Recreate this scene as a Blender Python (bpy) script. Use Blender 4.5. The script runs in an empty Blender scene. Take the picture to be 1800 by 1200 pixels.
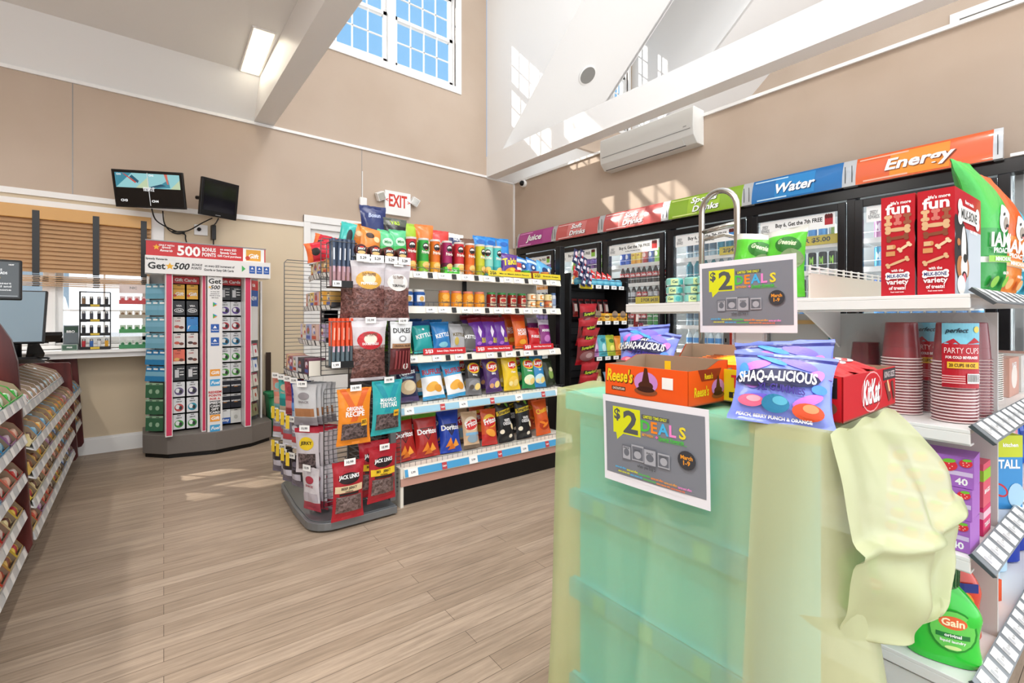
import bpy, math, random
from mathutils import Vector, Matrix, noise
random.seed(7)
C = bpy.context.scene.collection
R = math.radians
# ---------------- camera, world, sun, exposure ----------------
YL, XR, ZT = 5.66, 4.56, 3.305            # back wall, cooler wall, height of the wall trim
cam = bpy.data.cameras.new('camera'); co = bpy.data.objects.new('camera', cam); C.objects.link(co)
cam.sensor_width = 36; cam.lens = 824/1800*36; cam.shift_y = -40.7/1800
cam.clip_start = .05
co.location = (0, 0, 1.22); co.rotation_euler = (R(90), 0, R(-38.61))
bpy.context.scene.camera = co
vs = bpy.context.scene.view_settings
vs.view_transform = 'Standard'; vs.look = 'None'; vs.gamma = 1; vs.exposure = .22
vs.use_curve_mapping = False
w = bpy.data.worlds.new('sky'); bpy.context.scene.world = w; w.use_nodes = True
nt = w.node_tree; nt.nodes.clear(); N = nt.nodes.new; L = nt.links.new
out = N('ShaderNodeOutputWorld'); bg = N('ShaderNodeBackground'); L(bg.outputs[0], out.inputs[0])
tc = N('ShaderNodeTexCoord'); sp = N('ShaderNodeSeparateXYZ'); L(tc.outputs['Generated'], sp.inputs[0])
mp = N('ShaderNodeMapRange'); mp.inputs[1].default_value = -.15; mp.inputs[2].default_value = .55
L(sp.outputs['Y'], mp.inputs[0])
mz = N('ShaderNodeMapRange'); mz.inputs[1].default_value = .02; mz.inputs[2].default_value = .22
L(sp.outputs['Z'], mz.inputs[0])
mul = N('ShaderNodeMath'); mul.operation = 'MULTIPLY'; L(mp.outputs[0], mul.inputs[0]); L(mz.outputs[0], mul.inputs[1])
mixc = N('ShaderNodeMix'); mixc.data_type = 'RGBA'
L(mul.outputs[0], mixc.inputs['Factor'])
mixc.inputs['A'].default_value = (.93, .96, 1, 1)       # white fill light put into the sky behind the camera and low down
mixc.inputs['B'].default_value = (.085, .24, .42, 1)      # clear blue above the rear of the shop
L(mixc.outputs['Result'], bg.inputs[0]); bg.inputs[1].default_value = 1.95
sun = bpy.data.lights.new('sun', 'SUN'); so = bpy.data.objects.new('sun', sun); C.objects.link(so)
sun.energy = 5.5; sun.angle = R(.6); sun.color = (1, .95, .86)
so.rotation_euler = Vector((1, -1.06, -1.09)).to_track_quat('-Z', 'Y').to_euler()
so.location = (-4, 12, 9)

# ---------------- materials ----------------
_m = {}
def mat(name, col=(.8,.8,.8), rough=.5, metal=0, spec=.5, emit=None, es=0, alpha=1, trans=0, bump=0, bscale=30, ior=1.45, coat=0):
    if name in _m: return _m[name]
    if isinstance(col, str): col = hx(col)
    m = bpy.data.materials.new(name); m.use_nodes = True
    b = m.node_tree.nodes['Principled BSDF']
    b.inputs['Base Color'].default_value = (*col[:3], 1); b.inputs['Roughness'].default_value = rough
    b.inputs['Metallic'].default_value = metal; b.inputs['Specular IOR Level'].default_value = spec
    b.inputs['IOR'].default_value = ior; b.inputs['Alpha'].default_value = alpha
    b.inputs['Transmission Weight'].default_value = trans; b.inputs['Coat Weight'].default_value = coat
    if emit is not None:
        b.inputs['Emission Color'].default_value = (*(hx(emit) if isinstance(emit, str) else emit), 1); b.inputs['Emission Strength'].default_value = es
    if bump:
        t = m.node_tree
        n = t.nodes.new('ShaderNodeTexNoise'); n.inputs['Scale'].default_value = bscale; n.inputs['Detail'].default_value = 3
        c = t.nodes.new('ShaderNodeTexCoord'); t.links.new(c.outputs['Object'], n.inputs['Vector'])
        bn = t.nodes.new('ShaderNodeBump'); bn.inputs['Strength'].default_value = bump; bn.inputs['Distance'].default_value = .01
        t.links.new(n.outputs[0], bn.inputs['Height']); t.links.new(bn.outputs[0], b.inputs['Normal'])
    _m[name] = m; return m
def hx(s):
    s = s.lstrip('#'); v = [int(s[i:i+2], 16)/255 for i in (0, 2, 4)]
    return tuple(x/12.92 if x <= .04045 else ((x+.055)/1.055)**2.4 for x in v)
def ink(h): return mat('ink_'+h, h, .45)              # flat printed colour
def foil(h): return mat('foil_'+h, h, .28, bump=.35, bscale=22, spec=.6)    # crinkled glossy film
def paint(h, r=.4): return mat('paint_'+h+str(r), h, r)
def nodes(m): return m.node_tree, m.node_tree.nodes['Principled BSDF']
# plaster with faint mottling
def plaster(name, h1, h2, r=.6):
    m = mat(name, h1, r); t, b = nodes(m)
    n = t.nodes.new('ShaderNodeTexNoise'); n.inputs['Scale'].default_value = 1.3; n.inputs['Detail'].default_value = 4
    c = t.nodes.new('ShaderNodeTexCoord'); t.links.new(c.outputs['Object'], n.inputs['Vector'])
    r_ = t.nodes.new('ShaderNodeValToRGB'); r_.color_ramp.elements[0].position = .35; r_.color_ramp.elements[1].position = .65
    r_.color_ramp.elements[0].color = (*hx(h1), 1); r_.color_ramp.elements[1].color = (*hx(h2), 1)
    t.links.new(n.outputs[0], r_.inputs[0]); t.links.new(r_.outputs[0], b.inputs['Base Color'])
    return m
TAN = plaster('tan_wall', 'bfab98', 'c6b3a1'); TANLOW = plaster('light_tan_wall', 'd9c6a8', 'dccbb0')
WHITE = mat('white_trim', 'f6f5f3', .4); CEIL = mat('white_ceiling', 'f6f6f5', .4, spec=.4)
BLACK = mat('black', '0c0c0e', .35); BLK2 = mat('black_gloss', '07080c', .12); STEEL = mat('steel', 'b9b9b6', .25, 1)
GREY = mat('grey_metal', '8d8f90', .4, .3); WIRE = mat('wire', '707274', .3, .8); BWIRE = mat('black_wire', '1b1b1d', .35, .3)
SHELF = mat('shelf_cream', 'e9e4d8', .4); SHELFW = mat('shelf_white', 'f1f0ee', .35)
GLASS = mat('window_glass', 'ffffff', .02, trans=0, alpha=.12, spec=.6)
MAHOG = mat('mahogany', '4d1d1c', .3); CARD = mat('cardboard', '9c8770', .8); TAG = ink('f2f2f0'); DARKT = ink('26262a')
# floor planks
FLOOR = mat('plank_floor', 'a08a76', .42, spec=.35); t, b = nodes(FLOOR)
c = t.nodes.new('ShaderNodeTexCoord'); mpn = t.nodes.new('ShaderNodeMapping'); mpn.inputs['Rotation'].default_value = (0, 0, R(2))
t.links.new(c.outputs['Object'], mpn.inputs[0])
br = t.nodes.new('ShaderNodeTexBrick'); br.inputs['Scale'].default_value = 1; br.inputs['Brick Width'].default_value = 1.5; br.inputs['Row Height'].default_value = .083
br.inputs['Mortar Size'].default_value = .0012; br.inputs['Mortar Smooth'].default_value = .3; br.offset = .37
br.inputs['Color1'].default_value = (*hx('b3a08d'), 1); br.inputs['Color2'].default_value = (*hx('9f8c79'), 1); br.inputs['Mortar'].default_value = (*hx('5d5044'), 1)
t.links.new(mpn.outputs[0], br.inputs['Vector'])
m2 = t.nodes.new('ShaderNodeMapping'); m2.inputs['Scale'].default_value = (2.2, 34, 1); t.links.new(mpn.outputs[0], m2.inputs[0])
n1 = t.nodes.new('ShaderNodeTexNoise'); n1.inputs['Scale'].default_value = 1.6; n1.inputs['Detail'].default_value = 8; n1.inputs['Roughness'].default_value = .7; t.links.new(m2.outputs[0], n1.inputs['Vector'])
n2 = t.nodes.new('ShaderNodeTexNoise'); n2.inputs['Scale'].default_value = .9; n2.inputs['Detail'].default_value = 5; t.links.new(c.outputs['Object'], n2.inputs['Vector'])
r1 = t.nodes.new('ShaderNodeMapRange'); r1.inputs[1].default_value = .3; r1.inputs[2].default_value = .7; r1.inputs[3].default_value = .66; r1.inputs[4].default_value = 1.22; t.links.new(n1.outputs[0], r1.inputs[0])
r2 = t.nodes.new('ShaderNodeMapRange'); r2.inputs[1].default_value = .3; r2.inputs[2].default_value = .7; r2.inputs[3].default_value = .82; r2.inputs[4].default_value = 1.1; t.links.new(n2.outputs[0], r2.inputs[0])
mm = t.nodes.new('ShaderNodeMath'); mm.operation = 'MULTIPLY'; t.links.new(r1.outputs[0], mm.inputs[0]); t.links.new(r2.outputs[0], mm.inputs[1])
vm = t.nodes.new('ShaderNodeVectorMath'); vm.operation = 'SCALE'; t.links.new(br.outputs[0], vm.inputs[0]); t.links.new(mm.outputs[0], vm.inputs['Scale'])
t.links.new(vm.outputs[0], b.inputs['Base Color'])
bn = t.nodes.new('ShaderNodeBump'); bn.inputs['Strength'].default_value = .12; t.links.new(n1.outputs[0], bn.inputs['Height']); t.links.new(bn.outputs[0], b.inputs['Normal'])

# ---------------- mesh building ----------------
def fine(v, f, lim):
    """split long triangles so that lettering can follow a curved surface"""
    v = [tuple(p) for p in v]; st = []; out_ = []
    for q in f:
        for i in range(1, len(q)-1): st.append((q[0], q[i], q[i+1]))
    mid = {}
    while st:
        a, b_, c_ = st.pop(); e = []
        for i, j in ((a, b_), (b_, c_), (c_, a)): e.append(sum((v[i][k]-v[j][k])**2 for k in range(2)))
        m = max(e)
        if m <= lim*lim: out_.append((a, b_, c_)); continue
        k = e.index(m); t_ = (a, b_, c_); i, j, o = t_[k], t_[(k+1) % 3], t_[(k+2) % 3]
        key = (min(i, j), max(i, j))
        if key not in mid: mid[key] = len(v); v.append(tuple((v[i][q]+v[j][q])/2 for q in range(2)))
        st += [(i, mid[key], o), (mid[key], j, o)]
    return v, out_
_tx = {}
def text_geo(s, bold=.02):
    bold = min(bold, .03); k = (s, bold)
    if k not in _tx:
        cu = bpy.data.curves.new('t', 'FONT'); cu.body = s; cu.size = 1; cu.align_x = 'CENTER'; cu.offset = bold; cu.resolution_u = 2
        cu.space_line = .8
        o = bpy.data.objects.new('t', cu); C.objects.link(o)
        dg = bpy.context.evaluated_depsgraph_get(); me = bpy.data.meshes.new_from_object(o.evaluated_get(dg))
        v = [(p.co.x, p.co.y) for p in me.vertices]; f = [tuple(q.vertices) for q in me.polygons]
        bpy.data.objects.remove(o); bpy.data.curves.remove(cu); bpy.data.meshes.remove(me)
        if v:
            ys = [p[1] for p in v]; xs = [p[0] for p in v]
            cy = (min(ys)+max(ys))/2; cx = (min(xs)+max(xs))/2
            wd = max(xs)-min(xs); hh = max(ys)-min(ys)
            v = [(x-cx, y-cy) for x, y in v]
        else: wd = hh = 1
        v, f = fine(v, f, .22); _tx[k] = (v, f, wd, hh)
    return _tx[k]
class MB:
    def __init__(s): s.v = []; s.f = []; s.m = []; s.mats = []; s.M = Matrix(); s.sm = []
    def mi(s, m):
        if m not in s.mats: s.mats.append(m)
        return s.mats.index(m)
    def add(s, vs, fs, m, smooth=False):
        o = len(s.v); k = s.mi(m)
        s.v += [tuple(s.M @ Vector(p)) for p in vs]
        for f in fs: s.f.append(tuple(i+o for i in f)); s.m.append(k); s.sm.append(smooth)
        return s
    def box(s, x0, x1, y0, y1, z0, z1, m):
        return s.add([(x0,y0,z0),(x1,y0,z0),(x1,y1,z0),(x0,y1,z0),(x0,y0,z1),(x1,y0,z1),(x1,y1,z1),(x0,y1,z1)],
            [(0,3,2,1),(4,5,6,7),(0,1,5,4),(1,2,6,5),(2,3,7,6),(3,0,4,7)], m)
    def poly(s, pts, m): return s.add(pts, [tuple(range(len(pts)))], m)
    def prism(s, p2, a0, a1, m, ax='z'):     # p2 outline extruded along an axis
        n = len(p2)
        def q(p, a): return {'z': (p[0], p[1], a), 'x': (a, p[0], p[1]), 'y': (p[0], a, p[1])}[ax]
        return s.add([q(p, a0) for p in p2]+[q(p, a1) for p in p2], [tuple(range(n))[::-1], tuple(range(n, 2*n))]+[(i, (i+1) % n, n+(i+1) % n, n+i) for i in range(n)], m)
    def lathe(s, prof, m, n=20, cx=0, cy=0, caps=True):      # prof: (r, z[, mat])
        vs = []
        for p in prof:
            for i in range(n): a = 2*math.pi*i/n; vs.append((cx+p[0]*math.cos(a), cy+p[0]*math.sin(a), p[1]))
        for j in range(len(prof)-1):
            mm_ = prof[j][2] if len(prof[j]) > 2 else m
            o = j*n
            s.add(vs[o:o+2*n], [(i, (i+1) % n, n+(i+1) % n, n+i) for i in range(n)], mm_, True)
        if caps:
            e = prof[-1]; s.add(vs[-n:], [tuple(range(n))], e[2] if len(e) > 2 else m)
            s.add(vs[:n], [tuple(range(n))[::-1]], prof[0][2] if len(prof[0]) > 2 else m)
        return s
    def tube(s, pts, r, m, n=8, closed=False):
        P = [Vector(p) for p in pts]; K = len(P); rings = []
        up = Vector((0, 0, 1))
        for i in range(K):
            if closed: t_ = (P[(i+1) % K]-P[i-1])
            else: t_ = P[min(i+1, K-1)]-P[max(i-1, 0)]
            t_.normalize()
            a = up if abs(t_.dot(up)) < .95 else Vector((1, 0, 0))
            if i: a = rings_n
            u = (a - t_*a.dot(t_)); 
            if u.length < 1e-4: u = t_.orthogonal()
            u.normalize(); rings_n = u; w_ = t_.cross(u)
            rings.append([P[i]+(u*math.cos(2*math.pi*k/n)+w_*math.sin(2*math.pi*k/n))*r for k in range(n)])
        vs = [p for g in rings for p in g]; fs = []
        for i in range(K if closed else K-1):
            a, b_ = i*n, ((i+1) % K)*n
            fs += [(a+k, a+(k+1) % n, b_+(k+1) % n, b_+k) for k in range(n)]
        if not closed: fs += [tuple(range(n))[::-1], tuple(range((K-1)*n, K*n))]
        return s.add(vs, fs, m, True)
    def grid(s, fn, nu, nv, m, smooth=True, mfn=None, flip=False):
        vs = [fn(i/nu, j/nv) for j in range(nv+1) for i in range(nu+1)]
        if mfn is None:
            s.add(vs, [(a, a+1, a+nu+2, a+nu+1) if not flip else (a, a+nu+1, a+nu+2, a+1) for j in range(nv) for i in range(nu) for a in [j*(nu+1)+i]], m, smooth)
        else:
            o = len(s.v); s.v += [tuple(s.M @ Vector(p)) for p in vs]
            for j in range(nv):
                for i in range(nu):
                    a = o+j*(nu+1)+i
                    s.f.append((a, a+1, a+nu+2, a+nu+1) if not flip else (a, a+nu+1, a+nu+2, a+1)); s.m.append(s.mi(mfn((i+.5)/nu, (j+.5)/nv) or m)); s.sm.append(smooth)
        return s
    def decor(s, mp_, ops):
        """prints shapes on a surface; mp_(x, z, layer) -> point"""
        for k, o in enumerate(ops):
            t_ = o[0]; K = k+1
            if t_ == 'txt':
                _, st, x, z, h, m = o[:6]; kw = o[6] if len(o) > 6 else {}
                v, f, wd, hh = text_geo(st, kw.get('b', .03))
                sc = h/.72; a = R(kw.get('r', 0)); sh_ = kw.get('s', 0)
                if 'w' in kw: sx = kw['w']/wd
                else: sx = sc*kw.get('sx', 1)
                P = []
                for px, py in v:
                    X = px*sx+py*sc*sh_; Y = py*sc
                    P.append(mp_(x+X*math.cos(a)-Y*math.sin(a), z+X*math.sin(a)+Y*math.cos(a), K))
                s.add(P, f, m)
            elif t_ == 'ell':
                _, x, z, rx, rz, m = o[:6]; n = 18; a0 = R(o[6]) if len(o) > 6 else 0
                P = [mp_(x, z, K)]; f = []
                NR = 5 if max(rx, rz) > .04 else 3 if max(rx, rz) > .02 else 2
                for rr in [(q+1)/NR for q in range(NR)]:
                    for i in range(n):
                        a = 2*math.pi*i/n; X = rx*rr*math.cos(a); Y = rz*rr*math.sin(a)
                        P.append(mp_(x+X*math.cos(a0)-Y*math.sin(a0), z+X*math.sin(a0)+Y*math.cos(a0), K))
                f += [(0, 1+i, 1+(i+1) % n) for i in range(n)]+[(1+q*n+i, 1+(q+1)*n+i, 1+(q+1)*n+(i+1) % n, 1+q*n+(i+1) % n) for q in range(NR-1) for i in range(n)]
                s.add(P, f, m)
            elif t_ == 'rect':
                _, x0, z0, x1, z1, m = o[:6]; n = o[6] if len(o) > 6 else 6
                s.grid(lambda u, v: mp_(x0+(x1-x0)*u, z0+(z1-z0)*v, K), n, n, m, False)
            elif t_ == 'poly':
                _, pts, m = o[:3]
                pv, pf = fine(pts, [tuple(range(len(pts)))], .022); s.add([mp_(p[0], p[1], K) for p in pv], pf, m)
            elif t_ == 'star':
                _, x, z, r_, m = o[:5]
                P = [mp_(x, z, K)]+[mp_(x+r_*(1 if i % 2 == 0 else .45)*math.sin(math.pi*i/5), z+r_*(1 if i % 2 == 0 else .45)*math.cos(math.pi*i/5), K) for i in range(10)]
                s.add(P, [(0, 1+(i+1) % 10, 1+i) for i in range(10)], m)
        return s
    def build(s, name, parent=None, loc=None, rz=0, bevel=0, M=None):
        me = bpy.data.meshes.new(name); me.from_pydata(s.v, [], s.f)
        for m in s.mats: me.materials.append(m)
        me.polygons.foreach_set('material_index', s.m); me.polygons.foreach_set('use_smooth', s.sm); me.update()
        o = bpy.data.objects.new(name, me); C.objects.link(o)
        if parent: o.parent = parent
        if M is not None: o.matrix_world = M
        elif loc is not None: o.location = loc; o.rotation_euler = (0, 0, rz)
        if bevel:
            bm_ = o.modifiers.new('bevel', 'BEVEL'); bm_.width = bevel; bm_.segments = 2; bm_.limit_method = 'ANGLE'
        return o
def flat(off=.0006, y=0):            # map for a plane facing -Y
    return lambda x, z, k: (x, y-.0003-off*.2*k, z)
def cylm(r, off=.0006):
    return lambda x, z, k: ((r+off*k)*math.sin(x/r), -(r+off*k)*math.cos(x/r), z)
def empty(name, loc=(0,0,0), rz=0, M=None):
    o = bpy.data.objects.new(name, None); C.objects.link(o); o.empty_display_size = .05
    if M is not None: o.matrix_world = M
    else: o.location = loc; o.rotation_euler = (0, 0, rz)
    return o
def tag(o, label, cat, group=None, kind=None):
    o['label'] = label; o['category'] = cat
    if group: o['group'] = group
    if kind: o['kind'] = kind
    return o
def struct(o, label=None):
    o['kind'] = 'structure'
    if label: o['label'] = label
    return o
def dup(o, loc=None, rz=None, label=None, M=None):
    r_ = o.copy(); C.objects.link(r_)
    if M is not None: r_.matrix_world = M
    else:
        if loc is not None: r_.location = loc
        if rz is not None: r_.rotation_euler = (0, 0, rz)
    if label: r_['label'] = label
    for ch in list(o.children):
        c_ = ch.copy(); C.objects.link(c_); c_.parent = r_
        for g in list(ch.children):
            d_ = g.copy(); C.objects.link(d_); d_.parent = c_
    return r_
def FM(ox, oy, ang):                       # a level frame standing on the floor
    return Matrix.Translation((ox, oy, 0)) @ Matrix.Rotation(R(ang), 4, 'Z')
def TR(x, y, z, rz=0, tilt=0, roll=0):
    return Matrix.Translation((x, y, z)) @ Matrix.Rotation(R(rz), 4, 'Z') @ Matrix.Rotation(R(tilt), 4, 'X') @ Matrix.Rotation(R(roll), 4, 'Y')
ORD = ['first','second','third','fourth','fifth','sixth','seventh','eighth','ninth','tenth','eleventh','twelfth','thirteenth','fourteenth','fifteenth','sixteenth','seventeenth','eighteenth']
# ---------------- room shell ----------------
m = MB(); m.box(-4.5, 10, -3.5, YL, -.12, 0, FLOOR); struct(m.build('floor'), 'worn light brown narrow plank floor')
def wall_holes(mb, a0, a1, z0, z1, holes, fn, mt):
    """rectangles of a wall around holes [(a,b,c,d)]; fn(a0,a1,z0,z1) adds a slab"""
    xs = sorted({a0, a1, *[h[0] for h in holes], *[h[1] for h in holes]})
    for i in range(len(xs)-1):
        u0, u1 = xs[i], xs[i+1]
        hs = sorted([(h[2], h[3]) for h in holes if h[0] < u1-1e-6 and h[1] > u0+1e-6]); z = z0
        for h in hs:
            if h[0] > z: fn(u0, u1, z, h[0])
            z = h[1]
        if z < z1: fn(u0, u1, z, z1)
# back wall: lower light tan to 2.29, darker tan above, tower part up to 7 between the tie beams
W1 = (-1.9, .10, .985, 2.13); WD = (1.60, 3.50, 4.48, 5.78); DR = (1.549, 2.58, 0, 2.29)
m = MB(); wall_holes(m, -4.5, XR+.12, 0, 2.29, [W1, DR], lambda a, b_, c_, d: m.box(a, b_, YL, YL+.16, c_, d, TANLOW), None)
wall_holes(m, -4.5, XR+.12, 2.29, ZT, [], lambda a, b_, c_, d: m.box(a, b_, YL, YL+.16, c_, d, TAN), None)
wall_holes(m, .973, 4.035, ZT, 7.0, [WD], lambda a, b_, c_, d: m.box(a, b_, YL, YL+.16, c_, d, TAN), None)
m.box(-.452, -.446, YL-.002, YL, 2.31, ZT, GREY); m.box(2.152, 2.157, YL-.002, YL, 2.0, ZT, GREY)
struct(m.build('wall_left'), 'back wall, tan plaster with a window, a door and a tall dormer above')
# cooler wall (partition above the cooler doors)
m = MB(); m.box(XR, XR+.10, .20, YL, 2.2, ZT, TAN); m.box(XR, XR+.1, -3.5, .2, 2.26, ZT, TAN)
m.box(XR+.1, XR+.95, -3.5, YL, ZT-.1, ZT, CEIL)
struct(m.build('wall_right'), 'tan wall above the cooler doors')
m = MB(); m.box(-4.6, -4.5, -3.5, YL, 0, 3.7, TAN); struct(m.build('wall_far_left'))
# trims
m = MB(); m.box(-4.5, XR, YL-.02, YL, ZT-.01, ZT+.02, WHITE); struct(m.build('trim_1'), 'thin white trim line high on the back wall')
m = MB(); m.box(XR-.02, XR, -3.5, YL, ZT-.01, ZT+.02, WHITE); struct(m.build('trim_2'), 'thin white trim line above the cooler wall')
m = MB(); m.box(-4.5, 1.475, YL-.022, YL, 2.262, 2.312, WHITE); struct(m.build('trim_3'), 'white chair rail across the back wall')
m = MB(); m.box(XR-.02, XR, YL-.02, YL, 2.3, ZT, WHITE); struct(m.build('trim_4'), 'white corner bead')
m = MB(); m.box(-4.5, 1.475, YL-.02, YL, 0, .13, WHITE); m.box(-4.5, 1.475, YL-.013, YL, .13, .15, WHITE); m.box(2.66, XR, YL-.02, YL, 0, .15, WHITE); struct(m.build('baseboard_left'))
# tie beams
m = MB(); m.box(.973, 1.151, -2.5, YL, 3.33, 3.69, WHITE); m.box(1.151, 1.166, -2.5, YL, 3.33, 3.36, WHITE); m.box(.973, 1.151, 3.0, YL, 3.69, 7, WHITE); m.box(.973, 1.151, -2.5, 3.0, 3.69, 3.9, WHITE)
struct(m.build('trim_5'), 'white boxed tie beam on the left')
m = MB(); m.box(4.035, 4.19, -3.5, YL, 3.305, 3.612, WHITE); m.box(4.19, 4.21, -3.5, YL, 3.305, 3.33, WHITE); m.box(4.028, 4.035, -3.5, YL, 3.305, 3.318, WHITE); struct(m.build('trim_6'), 'long white boxed tie beam above the coolers')
# ceiling: flat left part with a sloped cove, roof slope on the right with a small dormer, tower shaft
m = MB()
m.box(-4.5, .973, -3.5, 5.33, 3.69, 3.75, CEIL)
m.poly([(-4.5, YL, 3.32), (.973, YL, 3.32), (.973, 5.33, 3.69), (-4.5, 5.33, 3.69)], CEIL)
S = lambda y: 3.285+.856*(YL-y)
def slope(x0, x1, y0, y1): 
    m.add([(x0, y0, S(y0)), (x1, y0, S(y0)), (x1, y1, S(y1)), (x0, y1, S(y1)), (x0, y0, S(y0)+.1), (x1, y0, S(y0)+.1), (x1, y1, S(y1)+.1), (x0, y1, S(y1)+.1)], [(0,3,2,1),(4,5,6,7),(0,1,5,4),(1,2,6,5),(2,3,7,6),(3,0,4,7)], CEIL)
YD = 4.96
slope(4.10, 5.30, 1.0, YL); slope(5.30, 6.58, 5.0, YL); slope(6.58, 8.12, 1.0, YL); 
m.box(.973, 8.3, -3.5, 1.0, S(1.0), S(1.0)+.1, CEIL)
# tower cheek above the roof slope, beside the tie beam
m.prism([(YL, S(YL)), (1.0, S(1.0)), (1.0, 7.3), (YL, 7.3)], 4.042, 4.10, CEIL, 'x')
m.box(.973, 4.10, 1.0, YL+.1, 7.2, 7.3, CEIL)
# small dormer: cheeks and lid
m.prism([(YD, S(YD)), (1.0, S(1.0)), (1.0, 7.3), (YD, 7.3)], 6.572, 6.62, CEIL, 'x')
m.prism([(YD, S(YD)), (1.0, S(1.0)), (1.0, 7.3), (YD, 7.3)], 5.26, 5.31, CEIL, 'x')
m.box(5.26, 6.62, 1.0, YD+.1, 7.2, 7.3, CEIL)
struct(m.build('ceiling'), 'white ceiling with boxed beams, roof slopes and dormer shafts')
W2 = (5.75, 6.46, 4.35, 6.2)
m = MB(); wall_holes(m, 5.26, 6.62, S(YD)-.05, 7.3, [W2], lambda a, b_, c_, d: m.box(a, b_, YD, YD+.12, c_, d, TAN), None); struct(m.build('wall_dormer'), 'tan wall of the small dormer')
W3 = (-.6, 1.10, 3.55, 5.0)
m = MB(); wall_holes(m, -3.5, YL, 0, 7.3, [W3], lambda a, b_, c_, d: m.box(8.12, 8.24, a, b_, c_, d, TAN), None); struct(m.build('wall_gable'), 'tan gable wall far beyond the coolers')

def window(name, x0, x1, z0, z1, sashes, rows, cols, casing, M, label, glass=True, sill=False):
    """double hung window facing -Y in its own frame, glass at y=.07"""
    r_ = empty(name, M=M); struct(r_, label)
    a = MB(); c_ = casing
    a.box(x0-c_, x0, -.02, .02, z0-c_, z1+c_, WHITE); a.box(x1, x1+c_, -.02, .02, z0-c_, z1+c_, WHITE)
    a.box(x0, x1, -.02, .02, z1, z1+c_, WHITE); a.box(x0, x1, -.02, .02, z0-c_, z0, WHITE)
    if sill: a.box(x0-c_-.02, x1+c_+.02, -.06, .02, z0-.03, z0, WHITE)
    for q in ((x0, x0+.02), (x1-.02, x1)): a.box(q[0], q[1], .02, .16, z0, z1, WHITE)
    a.box(x0, x1, .02, .16, z0, z0+.02, WHITE); a.box(x0, x1, .02, .16, z1-.02, z1, WHITE)
    a.build('casing', r_, bevel=.004)
    n = len(sashes)
    for i, (a0, a1) in enumerate(sashes):
        zm = (z0+z1)/2
        for (b0, b1, yy) in ((z0+.02, zm+.02, .05), (zm-.02, z1-.02, .085)):
            s_ = MB(); fw = .045
            s_.box(a0, a0+fw, yy, yy+.035, b0, b1, WHITE); s_.box(a1-fw, a1, yy, yy+.035, b0, b1, WHITE)
            s_.box(a0, a1, yy, yy+.035, b0, b0+fw, WHITE); s_.box(a0, a1, yy, yy+.035, b1-fw, b1, WHITE)
            for k in range(1, cols): q = a0+fw+(a1-a0-2*fw)*k/cols; s_.box(q-.007, q+.007, yy+.008, yy+.026, b0+fw, b1-fw, WHITE)
            for k in range(1, rows): q = b0+fw+(b1-b0-2*fw)*k/rows; s_.box(a0+fw, a1-fw, yy+.008, yy+.026, q-.007, q+.007, WHITE)
            so_ = s_.build('sash', r_)
            if glass:
                g = MB(); g.poly([(a0+fw, yy+.017, b0+fw), (a1-fw, yy+.017, b0+fw), (a1-fw, yy+.017, b1-fw), (a0+fw, yy+.017, b1-fw)], GLASS); g.build('pane', so_)
    if n > 1:
        b_ = MB()
        for i in range(n-1): b_.box(sashes[i][1], sashes[i+1][0], .0, .13, z0, z1, WHITE)
        b_.build('mullion', r_)
    return r_
MW = Matrix.Translation((0, YL, 0))
window('window_1', *W1, [(-1.88, -1.30), (-1.26, -.60), (-.56, .08)], 2, 2, .10, MW, 'back wall window behind the wooden blind', sill=True)
window('window_2', *WD, [(1.62, 2.50), (2.60, 3.48)], 2, 4, .09, MW, 'high double dormer window showing blue sky')
window('window_3', *W2, [(5.77, 6.09), (6.12, 6.44)], 3, 2, .06, Matrix.Translation((0, YD, 0)), 'sunlit window of the small dormer')
window('window_4', *W3[:2], *W3[2:], [(-.58, .22), (.28, 1.08)], 2, 3, .09, Matrix.Translation((8.12, 0, 0)) @ Matrix.Rotation(R(-90), 4, 'Z') @ Matrix.Scale(-1, 4, (1, 0, 0)), 'window high in the far gable wall')
# door under the exit sign
d = empty('door_1', (0, YL, 0)); struct(d, 'white door in the back wall under the exit sign')
a = MB(); a.box(1.475, 1.549, -.025, .02, 0, 2.40, WHITE); a.box(2.58, 2.655, -.025, .02, 0, 2.40, WHITE); a.box(1.475, 2.655, -.03, .02, 2.32, 2.40, WHITE); a.box(1.549, 2.58, -.01, .1, 2.25, 2.32, WHITE); a.build('door_frame', d, bevel=.005)
a = MB(); a.box(1.56, 2.57, .03, .075, .01, 2.25, WHITE)
for z in (.2, 1.25): a.box(1.70, 2.03, .022, .03, z, z+.85, WHITE); a.box(2.11, 2.44, .022, .03, z, z+.85, WHITE)
a.build('door_leaf', d, bevel=.006)
a = MB(); a.lathe([(.01, 0), (.012, .04), (.028, .05), (.028, .07), (.01, .08)], STEEL, 14); o = a.build('door_handle', d); o.location = (1.65, .025, 1.0); o.rotation_euler = (R(90), 0, 0)
# outside ground
ASPH = mat('asphalt', '8f9091', .8); m = MB(); m.box(-40, 40, YL+.2, 60, -.25, -.15, ASPH); struct(m.build('ground_outside'), 'pale parking lot outside the window')
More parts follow.
